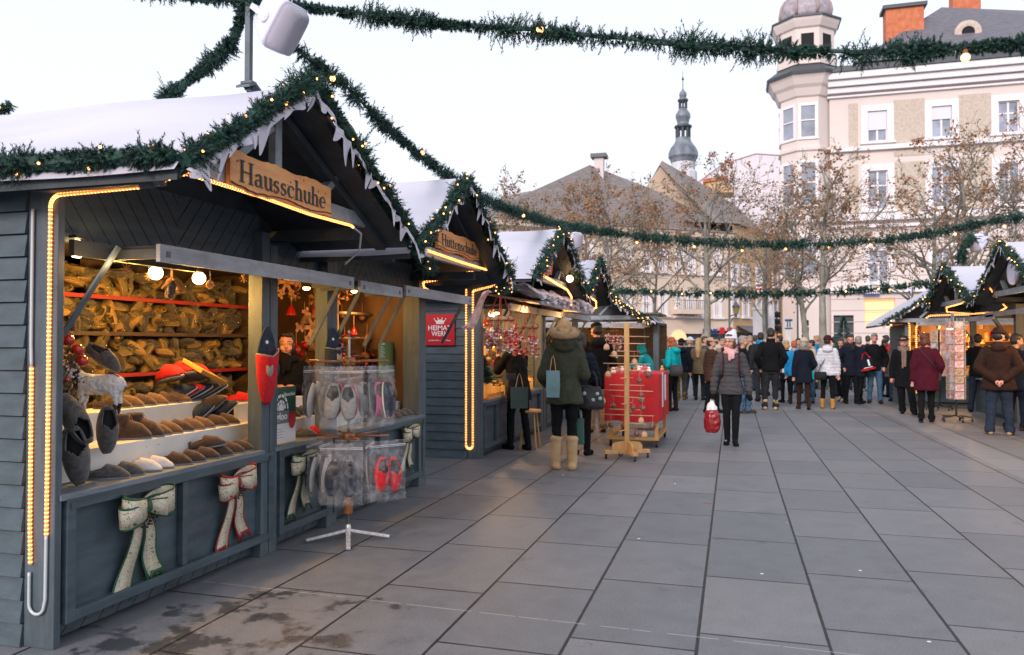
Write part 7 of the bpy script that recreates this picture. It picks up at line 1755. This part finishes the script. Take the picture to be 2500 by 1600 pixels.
for k in range(5):
    q=MB();zz=z0+(z1-z0)*k/5;q.bx(x0,45,zz,x1,45.1,zz+(z1-z0)/5-.002);q.build('stripe',REDP if k%2 else WHP,t)
# ---------------------------------------------------------------- red cloth table and wooden stands
X0,X1=PY(1476,950,11.0).x,PY(1611,950,11.0).x
tb=thing('market_table','rolling wooden table draped in red cloth with hand written sheets','table',((X0+X1)/2,11.7,0))
RC=mat('red_table_cloth',(.48,.010,.018),.75,var=.12,vscale=5,bump=.25,bscale=40)
q=MB()
Z0,Z1=.36,1.03;Y0,Y1=11.0,12.4
def cl(i,j):
    # perimeter i, height j
    P=[(X0,Y0),(X1,Y0),(X1,Y1),(X0,Y1),(X0,Y0)];s=i*4;k=min(3,int(s));f=s-k;x=P[k][0]+(P[k+1][0]-P[k][0])*f;y=P[k][1]+(P[k+1][1]-P[k][1])*f
    n=[(0,-1),(1,0),(0,1),(-1,0)][k];w=.022*math.sin(i*70+math.sin(i*23)*2)*(1-j)**1.2*math.sin(pi*f)**.4
    return V((x+n[0]*w,y+n[1]*w,Z0+(Z1-Z0)*j+.012*math.sin(i*31)*(1-j)))
q.grid(cl,120,10);q.add([(X0,Y0,Z1),(X1,Y0,Z1),(X1,Y1,Z1),(X0,Y1,Z1)],[(0,1,2,3)]);q.build('cloth',RC,tb,smooth=True)
for x,y in((X0+.05,Y0+.06),(X1-.08,Y0+.06),(X0+.05,Y1-.08),(X1-.08,Y1-.08)):
    q=MB();q.bx(x,y,.11,x+.05,y+.05,Z1-.02);q.build('leg',PINEV,tb,bev=.003);q=MB();q.T=Matrix.Translation((x+.025,y+.025,.05))@Matrix.Rotation(pi/2,4,'Y');q.lathe([(.05,-.015),(.05,.015)],n=14);q.T=None;q.build('caster',BLACK,tb)
q=MB();q.bx(X0+.02,Y0+.02,.10,X1-.02,Y0+.10,.14).bx(X0+.02,Y1-.1,.10,X1-.02,Y1-.02,.14).bx(X1-.10,Y0+.1,.115,X1-.02,Y1-.1,.15).bx(X0+.02,Y0+.1,.115,X0+.1,Y1-.1,.15);q.build('bottom_frame',PINEV,tb,bev=.003)
q=MB();q.bx(X1+.004,Y0+.25,.55,X1+.010,Y0+.42,Z1+.01).bx(X1+.004,Y0+.6,.62,X1+.010,Y0+.85,1.0);q.build('price_sheet',PAPERW,tb)
b=random.Random(31)
q=MB()
# small goods on the table
kinds=[('white figurine',WHP),('pink craft figure',FELTP),('wooden toy',PINEV),('orange craft figure',mat('orange_paint',(.5,.15,.03),.5)),('paper parcel',PAPERW)]
for k in range(24):
    n_,m_=kinds[b.randrange(5)];x=b.uniform(X0+.06,X1-.06);y=b.uniform(Y0+.06,Y1-.1);q=MB();q.lathe([(.028,0),(.032,.03),(.018,.055)],c=(x,y,Z1+.001),n=10);q.ell((x,y,Z1+.07),.02,8,6);q.build('craft_figure',m_,None,smooth=True,label='small %s standing on the red cloth table'%n_,cat='figurine',group='%ss on the red table'%n_)
st=thing('wooden_display_tree','tall wooden post stand with dowel arms hung with turned ornaments','display stand',(PY(1531,1100,9.95).x,9.95,0));c0=V((PY(1531,1100,9.95).x,9.95,0))
q=MB();q.bx(c0.x-.030,c0.y-.030,.10,c0.x+.030,c0.y+.030,1.72);q.build('post',PINEV,st,bev=.004)
q=MB()
for a in(rad(28),rad(118)):
    d=V((math.cos(a),math.sin(a),0));q.beam(c0-d*.30+V((0,0,.085)),c0+d*.30+V((0,0,.085)),.07,.045)
q.build('cross_foot',PINEV,st,bev=.005)
for a in(28,118,208,298):
    d=V((math.cos(rad(a)),math.sin(rad(a)),0));s=V((-d.y,d.x,0))*.012;q=MB();q.prism([c0+d*.031+V((0,0,.11))-s,c0+d*.20+V((0,0,.11))-s,c0+d*.20+V((0,0,.16))-s,c0+d*.17+V((0,0,.20))-s,c0+d*.031+V((0,0,.22))-s],s*2);q.build('gusset',PINEV,st)
    q=MB();e=c0+d*.28;q.T=Matrix.Translation((e.x,e.y,.032))@Matrix.Rotation(pi/2,4,'Y');q.lathe([(.032,-.012),(.032,.012)],n=14);q.T=None;q.bx(e.x-.008,e.y-.008,.03,e.x+.008,e.y+.008,.065);q.build('caster',BLACK,st)
ar=[(1.66,10,.22),(1.55,28,.30),(1.46,-20,.26),(1.36,60,.2),(1.30,15,.22),(1.20,-8,.31),(1.12,-28,.27),(1.02,75,.2),(.93,12,.22),(.86,-3,.33),(.78,-32,.28),(.70,80,.2),(.62,8,.22),(.55,0,.34),(.45,-14,.26),(.36,70,.2)]
arms_=[]
for z,a,L in ar:
    d=V((math.cos(rad(a)),math.sin(rad(a)),0));q=MB();q.tube([c0-d*L+V((0,0,z)),c0+d*L+V((0,0,z-.008))],.0065,6);q.build('dowel_arm',DOWEL,st,smooth=True);arms_.append((z,d,L))
TURN=mat('dark_turned_wood',(.09,.030,.020),.35,col2=(.30,.13,.08),vscale=30,coat=.3)
def orn(label,kind,p):
    t=thing('wooden_ornament',label,'ornament');q=MB();q.tube([(0,0,0),(0,.003,-.09)],.0016,4);q.build('cord',DOWEL,t)
    q=MB()
    if kind==0:q.ell((0,0,-.125),(.036,.036,.036),14,10)
    elif kind==1:
        q.T=Matrix.Translation((0,0,-.13))@Matrix.Rotation(pi/2,4,'X');q.lathe([(.044,-.018),(.046,0),(.044,.018)],n=18);q.T=None
    else:q.lathe([(.012,-.09),(.032,-.11),(.040,-.15),(.030,-.17)],n=14)
    q.build('turned_body',TURN if kind<2 else DOWEL,t,smooth=True);t.location=p;return t
O3=[]
b=random.Random(17);pos=[(1,-.9,2),(5,-.8,2),(5,.9,1),(6,.7,0),(9,-.95,2),(9,.55,0),(10,-.8,0),(10,.9,0),(10,.35,0),(12,.8,2),(13,-.9,1),(13,-.1,1),(13,.95,1),(14,.5,0),(14,.9,2),(11,.5,0),(3,.8,2),(2,-.7,2),(13,-.6,0),(8,.8,0)]
names={0:'round dark turned ornament hanging from the dowel stand',1:'flat bark edged disc hanging from the dowel stand',2:'pale bell shaped ornament hanging from the dowel stand'}
gp={0:'round turned ornaments on the dowel stand',1:'bark discs on the dowel stand',2:'pale bells on the dowel stand'}
pr_={}
for i,f,k in pos:
    z,d,L=arms_[i];p=c0+d*L*f+V((0,0,z-.008))
    if k in pr_:dup(pr_[k],p,b.uniform(0,3),names[k],gp[k])
    else:pr_[k]=orn(names[k],k,p);pr_[k]['group']=gp[k]
stl=thing('stool','pale wooden stool half hidden behind the woman in black','stool',(-2.85,10.4,0));c=V((-2.78,10.5,0));q=MB();q.lathe([(.15,.50),(.16,.52),(.15,.54)],c=c,n=18);q.build('seat',PINEV,stl)
for k in range(4):
    a=pi/4+k*pi/2;d=V((math.cos(a),math.sin(a),0));MB().tube([c+d*.16,c+d*.10+V((0,0,.5))],.014,6).build('leg',PINEV,stl)
# ---------------------------------------------------------------- hanging mobiles, tulle, banner
RIB=mat('red_ribbon_bright',(.50,.01,.015),.5);HAY=mat('hay_ring',(.50,.32,.17),.9,var=.4,vscale=30,bump=.6);CR=mat('cranberry_mix',(.30,.015,.02),.4,col2=(.62,.42,.38),vscale=22)
def mobile(label,top,Y,n,seed):
    b=random.Random(seed);t=thing('hanging_mobile',label,'decoration');R0=.17;hz=-.42
    q=MB();
    for k in range(4):
        a=k*pi/2+.4;q.tube([(0,0,0),(R0*math.cos(a),R0*math.sin(a),hz)],.006,5)
    q.tube([(0,0,.35),(0,0,0)],.006,5);q.build('hanging_ribbon',RIB,t)
    q=MB();q.tube([(R0*math.cos(a),R0*math.sin(a),hz) for a in[2*pi*i/24 for i in range(25)]],.030,10);q.build('ring',HAY,t,smooth=True)
    q=MB()
    for k in range(9):
        a=2*pi*k/9;q.tube([(R0*math.cos(a)+.034*math.cos(f)*math.cos(a),R0*math.sin(a)+.034*math.cos(f)*math.sin(a),hz+.034*math.sin(f)) for f in[2*pi*i/8 for i in range(9)]],.007,4)
    q.build('wound_ribbon',RIB,t)
    for k in range(11):
        a=2*pi*k/11+.2;x,y=R0*math.cos(a),R0*math.sin(a);L=b.uniform(.25,.48);q=MB();q.mat(0).tube([(x,y,hz),(x,y,hz-L)],.004,4)
        for _ in range(16):
            z=hz-L*b.uniform(.35,1.05);q.mat(b.choice((0,1,1,2)));M3=Matrix.Rotation(b.uniform(0,3),3,'X')@Matrix.Rotation(b.uniform(0,3),3,'Z');q.obx((x+b.gauss(0,.022),y+b.gauss(0,.022),z),(b.uniform(.02,.05),b.uniform(.015,.04),b.uniform(.004,.02)),M3)
        q.build('ornament_string',[RIB,CR,WHP],t)
    t.location=PX(*top,Y);t.scale=(.9,)*3;return t
mobile('hanging hay ring mobile with red ribbons nearest the corner post',(1222,705),-2.85,11,1);mobile('hanging hay ring mobile with red ribbons above the woman in black',(1282,728),-2.72,11,2);mobile('red ribbon mobile hanging beyond the man in black coat',(1500,765),-2.6,9,3)
TUL=mat('white_tulle',(.85,.80,.86),.7,var=.05,alpha=.86,bump=.4,bscale=30)
b=random.Random(3);tl=thing('tulle_drape','white gathered tulle laid along the awning of the mobile stall','fabric',(-2.85,10.8,2.0))
q=MB()
for lay in range(3):
    def tf(i,j,lay=lay):
        y=9.6+3.7*i;x=-3.0+.62*j;return V((x+.03*noise.noise(V((y*6,j*3,lay*5.))),y,2.11-.11*j+.04*lay+.07*noise.noise(V((y*5+lay*3,j*4,1)))+.07*math.sin(pi*j)*(1+noise.noise(V((y*3,0,lay))))))
    q.grid(tf,90,8)
q.build('gathered_tulle',TUL,tl)
cnp=thing('awning_canopy','wide sloping plywood canopy under the white tulle','awning',(-2.8,11.2,2.0));q=MB()
q.prism([(-3.12,9.5,2.10),(-2.42,9.62,1.99),(-2.42,9.62,1.965),(-3.12,9.5,2.075)],(0,3.7,0));q.build('canopy_board',mat('canopy_ply',(.40,.27,.17),.6,var=.15),cnp)
q=MB();q.bx(-2.425,9.62,1.955,-2.405,13.32,2.0);q.build('canopy_edge',FASC,cnp)
t=thing('tulle_drape','pink tulle tail hanging at the corner of the awning beside the rope light','fabric',(-2.95,9.4,1.7));q=MB()
A,B_=PX(1195,712,-2.75),PX(1140,800,-2.95)
for lay in range(2):
    def tf(i,j,lay=lay):
        p=A.lerp(B_,j);w=.07+.10*j;return p+V((.03*noise.noise(V((i*4,j*6,lay))),(i-.5)*w*2,.03*noise.noise(V((i*5,j*5,lay+3)))+.05*math.sin(j*6)))
    q.grid(tf,16,20)
q.build('tulle_tail',mat('pink_tulle',(.80,.52,.47),.7,var=.08,alpha=.85,bump=.4,bscale=30),t)
t=thing('banner','orange red fabric banner in the third gable','banner',(-2.5,10.0,2.4));pp=[PX(1341,618,-2.36),PX(1351,640,-2.36),PX(1347,672,-2.36),PX(1326,668,-2.36)];q=MB();q.prism(pp,(-.01,0,0));q.build('cloth',mat('orange_banner',(.62,.08,.02),.6,var=.1),t)
q=MB()
for k in range(3):a=pp[3].lerp(pp[2],.25);q.tube([PX(1334,660-k*5,-2.352),PX(1344,662-k*5,-2.352)],.008,4)
q.build('print_lines',WHP,t)
t=thing('plaque','small red plaque in the fourth gable','sign',(-2.4,13,2.3));c=PX(1432,698,-2.38);q=MB();q.bx(c.x-.01,c.y-.14,c.z-.06,c.x,c.y+.14,c.z+.06);q.build('plate',REDP,t)
# ---------------------------------------------------------------- goods of the other stalls
GOLDM=mat('gold_foil',(.60,.34,.08),.25,metal=.7);AMB=mat('glowing_amber_wax',(.62,.30,.07),.4,emis=(1,.4,.05),es=.25);BASK=mat('basket_brown',(.22,.10,.04),.7,var=.4,vscale=30)  # amber goods carry a faint glow in their material, no lamp inside
def fillstall(T,A,cnt,seed,grp,zr=(1.05,1.9),orr=(-1.3,-.35),a0=.15,mats_=None):
    b=random.Random(seed);mats_=mats_ or [('gold',GOLDM),('amber',AMB),('red',RED),('brown',BASK),('white',WHP)]
    pro={}
    for k in range(cnt):
        n_,m_=mats_[b.randrange(len(mats_))];kind=b.randrange(3);key=(n_,kind);p=T@V((b.uniform(a0,A-.15),b.uniform(*orr),b.uniform(*zr)))
        s=b.uniform(.7,1.4)
        if key not in pro:
            t=thing('hanging_ornament',['%s ball ornament hanging in %s','%s star ornament hanging in %s','%s bell ornament hanging in %s'][kind]%(n_,grp),'ornament',(0,0,0),['%s balls in %s','%s stars in %s','%s bells in %s'][kind]%(n_,grp))
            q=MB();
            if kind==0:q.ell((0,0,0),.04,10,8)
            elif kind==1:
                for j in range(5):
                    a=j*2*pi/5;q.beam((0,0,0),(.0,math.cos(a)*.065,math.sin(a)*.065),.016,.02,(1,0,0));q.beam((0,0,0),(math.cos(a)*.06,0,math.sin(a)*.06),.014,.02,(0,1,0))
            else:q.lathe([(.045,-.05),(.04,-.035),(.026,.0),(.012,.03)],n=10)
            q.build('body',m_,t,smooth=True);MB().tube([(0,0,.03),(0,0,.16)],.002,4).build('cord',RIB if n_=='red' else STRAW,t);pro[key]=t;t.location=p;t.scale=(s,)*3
        else:dup(pro[key],p,b.uniform(0,3),None,scale=s)
LT=TL(-3.21,9.35)
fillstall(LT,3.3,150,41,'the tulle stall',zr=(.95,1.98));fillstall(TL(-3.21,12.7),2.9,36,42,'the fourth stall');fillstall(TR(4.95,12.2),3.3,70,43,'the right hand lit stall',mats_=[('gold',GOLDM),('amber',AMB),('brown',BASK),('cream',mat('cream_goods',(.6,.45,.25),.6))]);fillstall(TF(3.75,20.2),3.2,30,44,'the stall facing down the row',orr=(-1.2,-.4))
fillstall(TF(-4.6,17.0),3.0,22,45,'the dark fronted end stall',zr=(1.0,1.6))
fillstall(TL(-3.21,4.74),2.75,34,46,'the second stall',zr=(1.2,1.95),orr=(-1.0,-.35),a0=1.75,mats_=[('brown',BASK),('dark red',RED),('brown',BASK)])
WARM=mat('warm_back_boards',(.38,.19,.06),.6,var=.15,stretch=(1,1,.3))
for T,A,nm in((LT,3.3,S3),(TL(-3.21,12.7),2.9,S4),(TR(4.95,12.2),3.3,R1),(TR(4.95,16.2),3.0,R2),(TF(3.75,20.2),3.2,R3)):
    q=MB();q.T=T;q.bx(.04,-1.70,.75,A-.04,-1.68,2.1);q.build('lined_back',WARM,nm)
    for z in(1.15,1.5):
        q=MB();q.T=T;q.bx(.06,-1.66,z,A-.06,-1.40,z+.02);q.build('shelf',PINE,nm)
b=random.Random(77)
pj=[]
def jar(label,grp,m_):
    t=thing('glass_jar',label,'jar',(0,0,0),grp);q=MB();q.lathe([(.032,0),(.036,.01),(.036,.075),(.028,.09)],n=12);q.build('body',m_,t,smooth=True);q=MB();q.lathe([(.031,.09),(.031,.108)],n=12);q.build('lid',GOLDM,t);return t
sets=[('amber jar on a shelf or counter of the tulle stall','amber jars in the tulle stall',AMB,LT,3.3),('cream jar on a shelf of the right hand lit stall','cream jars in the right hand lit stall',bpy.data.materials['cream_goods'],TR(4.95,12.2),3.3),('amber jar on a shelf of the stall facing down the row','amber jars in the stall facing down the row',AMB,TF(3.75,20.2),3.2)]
for lab,gp_,m_,T,A in sets:
    j=jar(lab,gp_,m_);first=True
    for z,o,n in((1.172,-1.55,16),(1.522,-1.55,16),(.726,-.02,14),(.726,-.16,12)):
        for k in range(n):
            p=T@V((.2+(A-.4)*(k+b.uniform(-.2,.2))/n,o+b.uniform(-.03,.03),z))
            s=b.uniform(.8,1.7)
            if first:j.location=p;first=False
            else:dup(j,p,0,scale=(s,s,s*b.uniform(.8,1.6)))
mt=fir('tiny decorated fir tree on the counter of the tulle stall',V((-3.27,9.75,.70)),.62,.20,5)
t=thing('wall_art','red panel hanging inside the tulle stall','panel',(-3.9,10.3,1.5));q=MB();q.bx(-4.0,9.9,1.25,-3.98,10.7,1.75);q.build('panel',RED,t)
t=thing('counter_box','open wooden tray of small goods on the near end of the tulle stall counter','tray',(-3.15,9.9,.73));q=MB();q.bx(-3.25,9.6,.727,-3.10,10.3,.74);q.bx(-3.25,9.6,.74,-3.24,10.3,.80).bx(-3.11,9.6,.74,-3.10,10.3,.80);q.build('tray',PINE,t)
# hams / sacks at the right stall
t=thing('crate_stack','counter crates of golden bread at the right frame edge','crate',(4.85,14.4,.73))
for k in range(10):
    q=MB();q.ell((4.80+.05*(k%2),13.4+k*.12,.80+.04*(k%3)),(.07,.08,.05),10,8);q.build('bread_loaf',mat('loaf',(.48,.26,.09),.7,var=.3,vscale=14) if 'loaf' not in bpy.data.materials else bpy.data.materials['loaf'],t,smooth=True)
# ---------------------------------------------------------------- postcard racks
CARDS=[]
def cardmat(n,a,b_,sc):
    return mat(n,a,.35,col2=b_,vscale=sc)
CM=[cardmat('card_wine',(.35,.03,.04),(.70,.62,.58),26),cardmat('card_snow',(.70,.70,.74),(.30,.28,.33),20),cardmat('card_sepia',(.30,.15,.08),(.68,.55,.42),30),cardmat('card_rose',(.62,.25,.25),(.75,.72,.72),24)]
def postrack(label,base,h0,h1,rz,cardlab,grp,fw=.17):
    t=thing('postcard_rack',label,'display rack');q=MB();q.lathe([(.018,.10),(.018,h1-.0)],n=10);q.build('shaft',BLACK,t)
    for k in range(5):
        a=2*pi*k/5;d=V((math.cos(a),math.sin(a),0));q=MB();q.beam(V((0,0,.12)),d*.26+V((0,0,.09)),.04,.025);q.build('foot',BLACK,t);q=MB();q.ell(d*.26+V((0,0,.035)),(.02,.02,.034),10,6);q.build('caster',BLACK,t)
    q=MB()
    for k in range(4):
        a=k*pi/2;d=V((math.cos(a),math.sin(a),0));s=V((-d.y,d.x,0))
        for e in(-1,1):q.tube([d*.13+s*(.085*e)+V((0,0,h0)),d*.13+s*(.085*e)+V((0,0,h1))],.004,4)
        z=h0
        while z<h1:q.tube([d*.13-s*.085+V((0,0,z)),d*.13+s*.085+V((0,0,z))],.0035,4);q.tube([V((0,0,z)),d*.13+V((0,0,z))],.003,4);z+=.145
    q.build('wire_frame',GALV,t);t.location=base;t.rotation_euler=(0,0,rz)
    M=Matrix.Translation(base)@Matrix.Rotation(rz,4,'Z');b=random.Random(len(label));made={}
    for k in range(4):
        a=k*pi/2;z=h0+.01
        i=0
        while z<h1-.1:
            mi=b.randrange(4);p=M@V((math.cos(a)*.142,math.sin(a)*.142,z));tall=.125
            key=mi
            nm=['wine red','snowy','sepia','rose'][mi]
            if key in made:dup(made[key],p,rz+a)
            else:
                q=MB();q.obx((0,0,.065),(.004,.155,.125));me=q.mesh('card',[CM[mi]]);o=link('postcard',me,None,p);o.rotation_euler=(0,0,rz+a);tag(o,'%s greeting card in the %s'%(nm,cardlab),'postcard','%s cards in the %s'%(nm,cardlab));made[key]=o
            z+=.145;i+=1
    return t
pb=G(2335,1030);postrack('tall rotating greeting card rack before the stalls at the right',V((pb.x,pb.y,0)),.42,1.93,rad(-80),'front card rack','')
pb=G(2318,1008);postrack('second card rack standing just behind the tall one',V((pb.x-.05,pb.y+.6,0)),.75,1.75,rad(-60),'rear card rack','')
# litter: fallen twig and paper scraps
tw=MB();p=G(1715,1228);tw.tube([p+V((0,0,.004)),p+V((.05,-.012,.008)),p+V((.10,-.05,.004))],[.003,.0025,.0015],5);tw.build('fallen_twig',BARK,None,label='short dark twig lying on the paving below the walking woman',cat='twig')
sc_=[(1648,1182),(1560,1316),(2100,1394),(2268,1568),(1860,1402),(1375,1160)]
for k,(u,v) in enumerate(sc_):
    p=G(u,v);q=MB();q.lathe([(.010,.001),(.011,.003),(.008,.004)],c=p,n=9,sq=.7);q.build('paper_scrap',PAPERW,None,label='small white paper scrap trodden flat on the paving',cat='litter',group='white scraps on the paving')
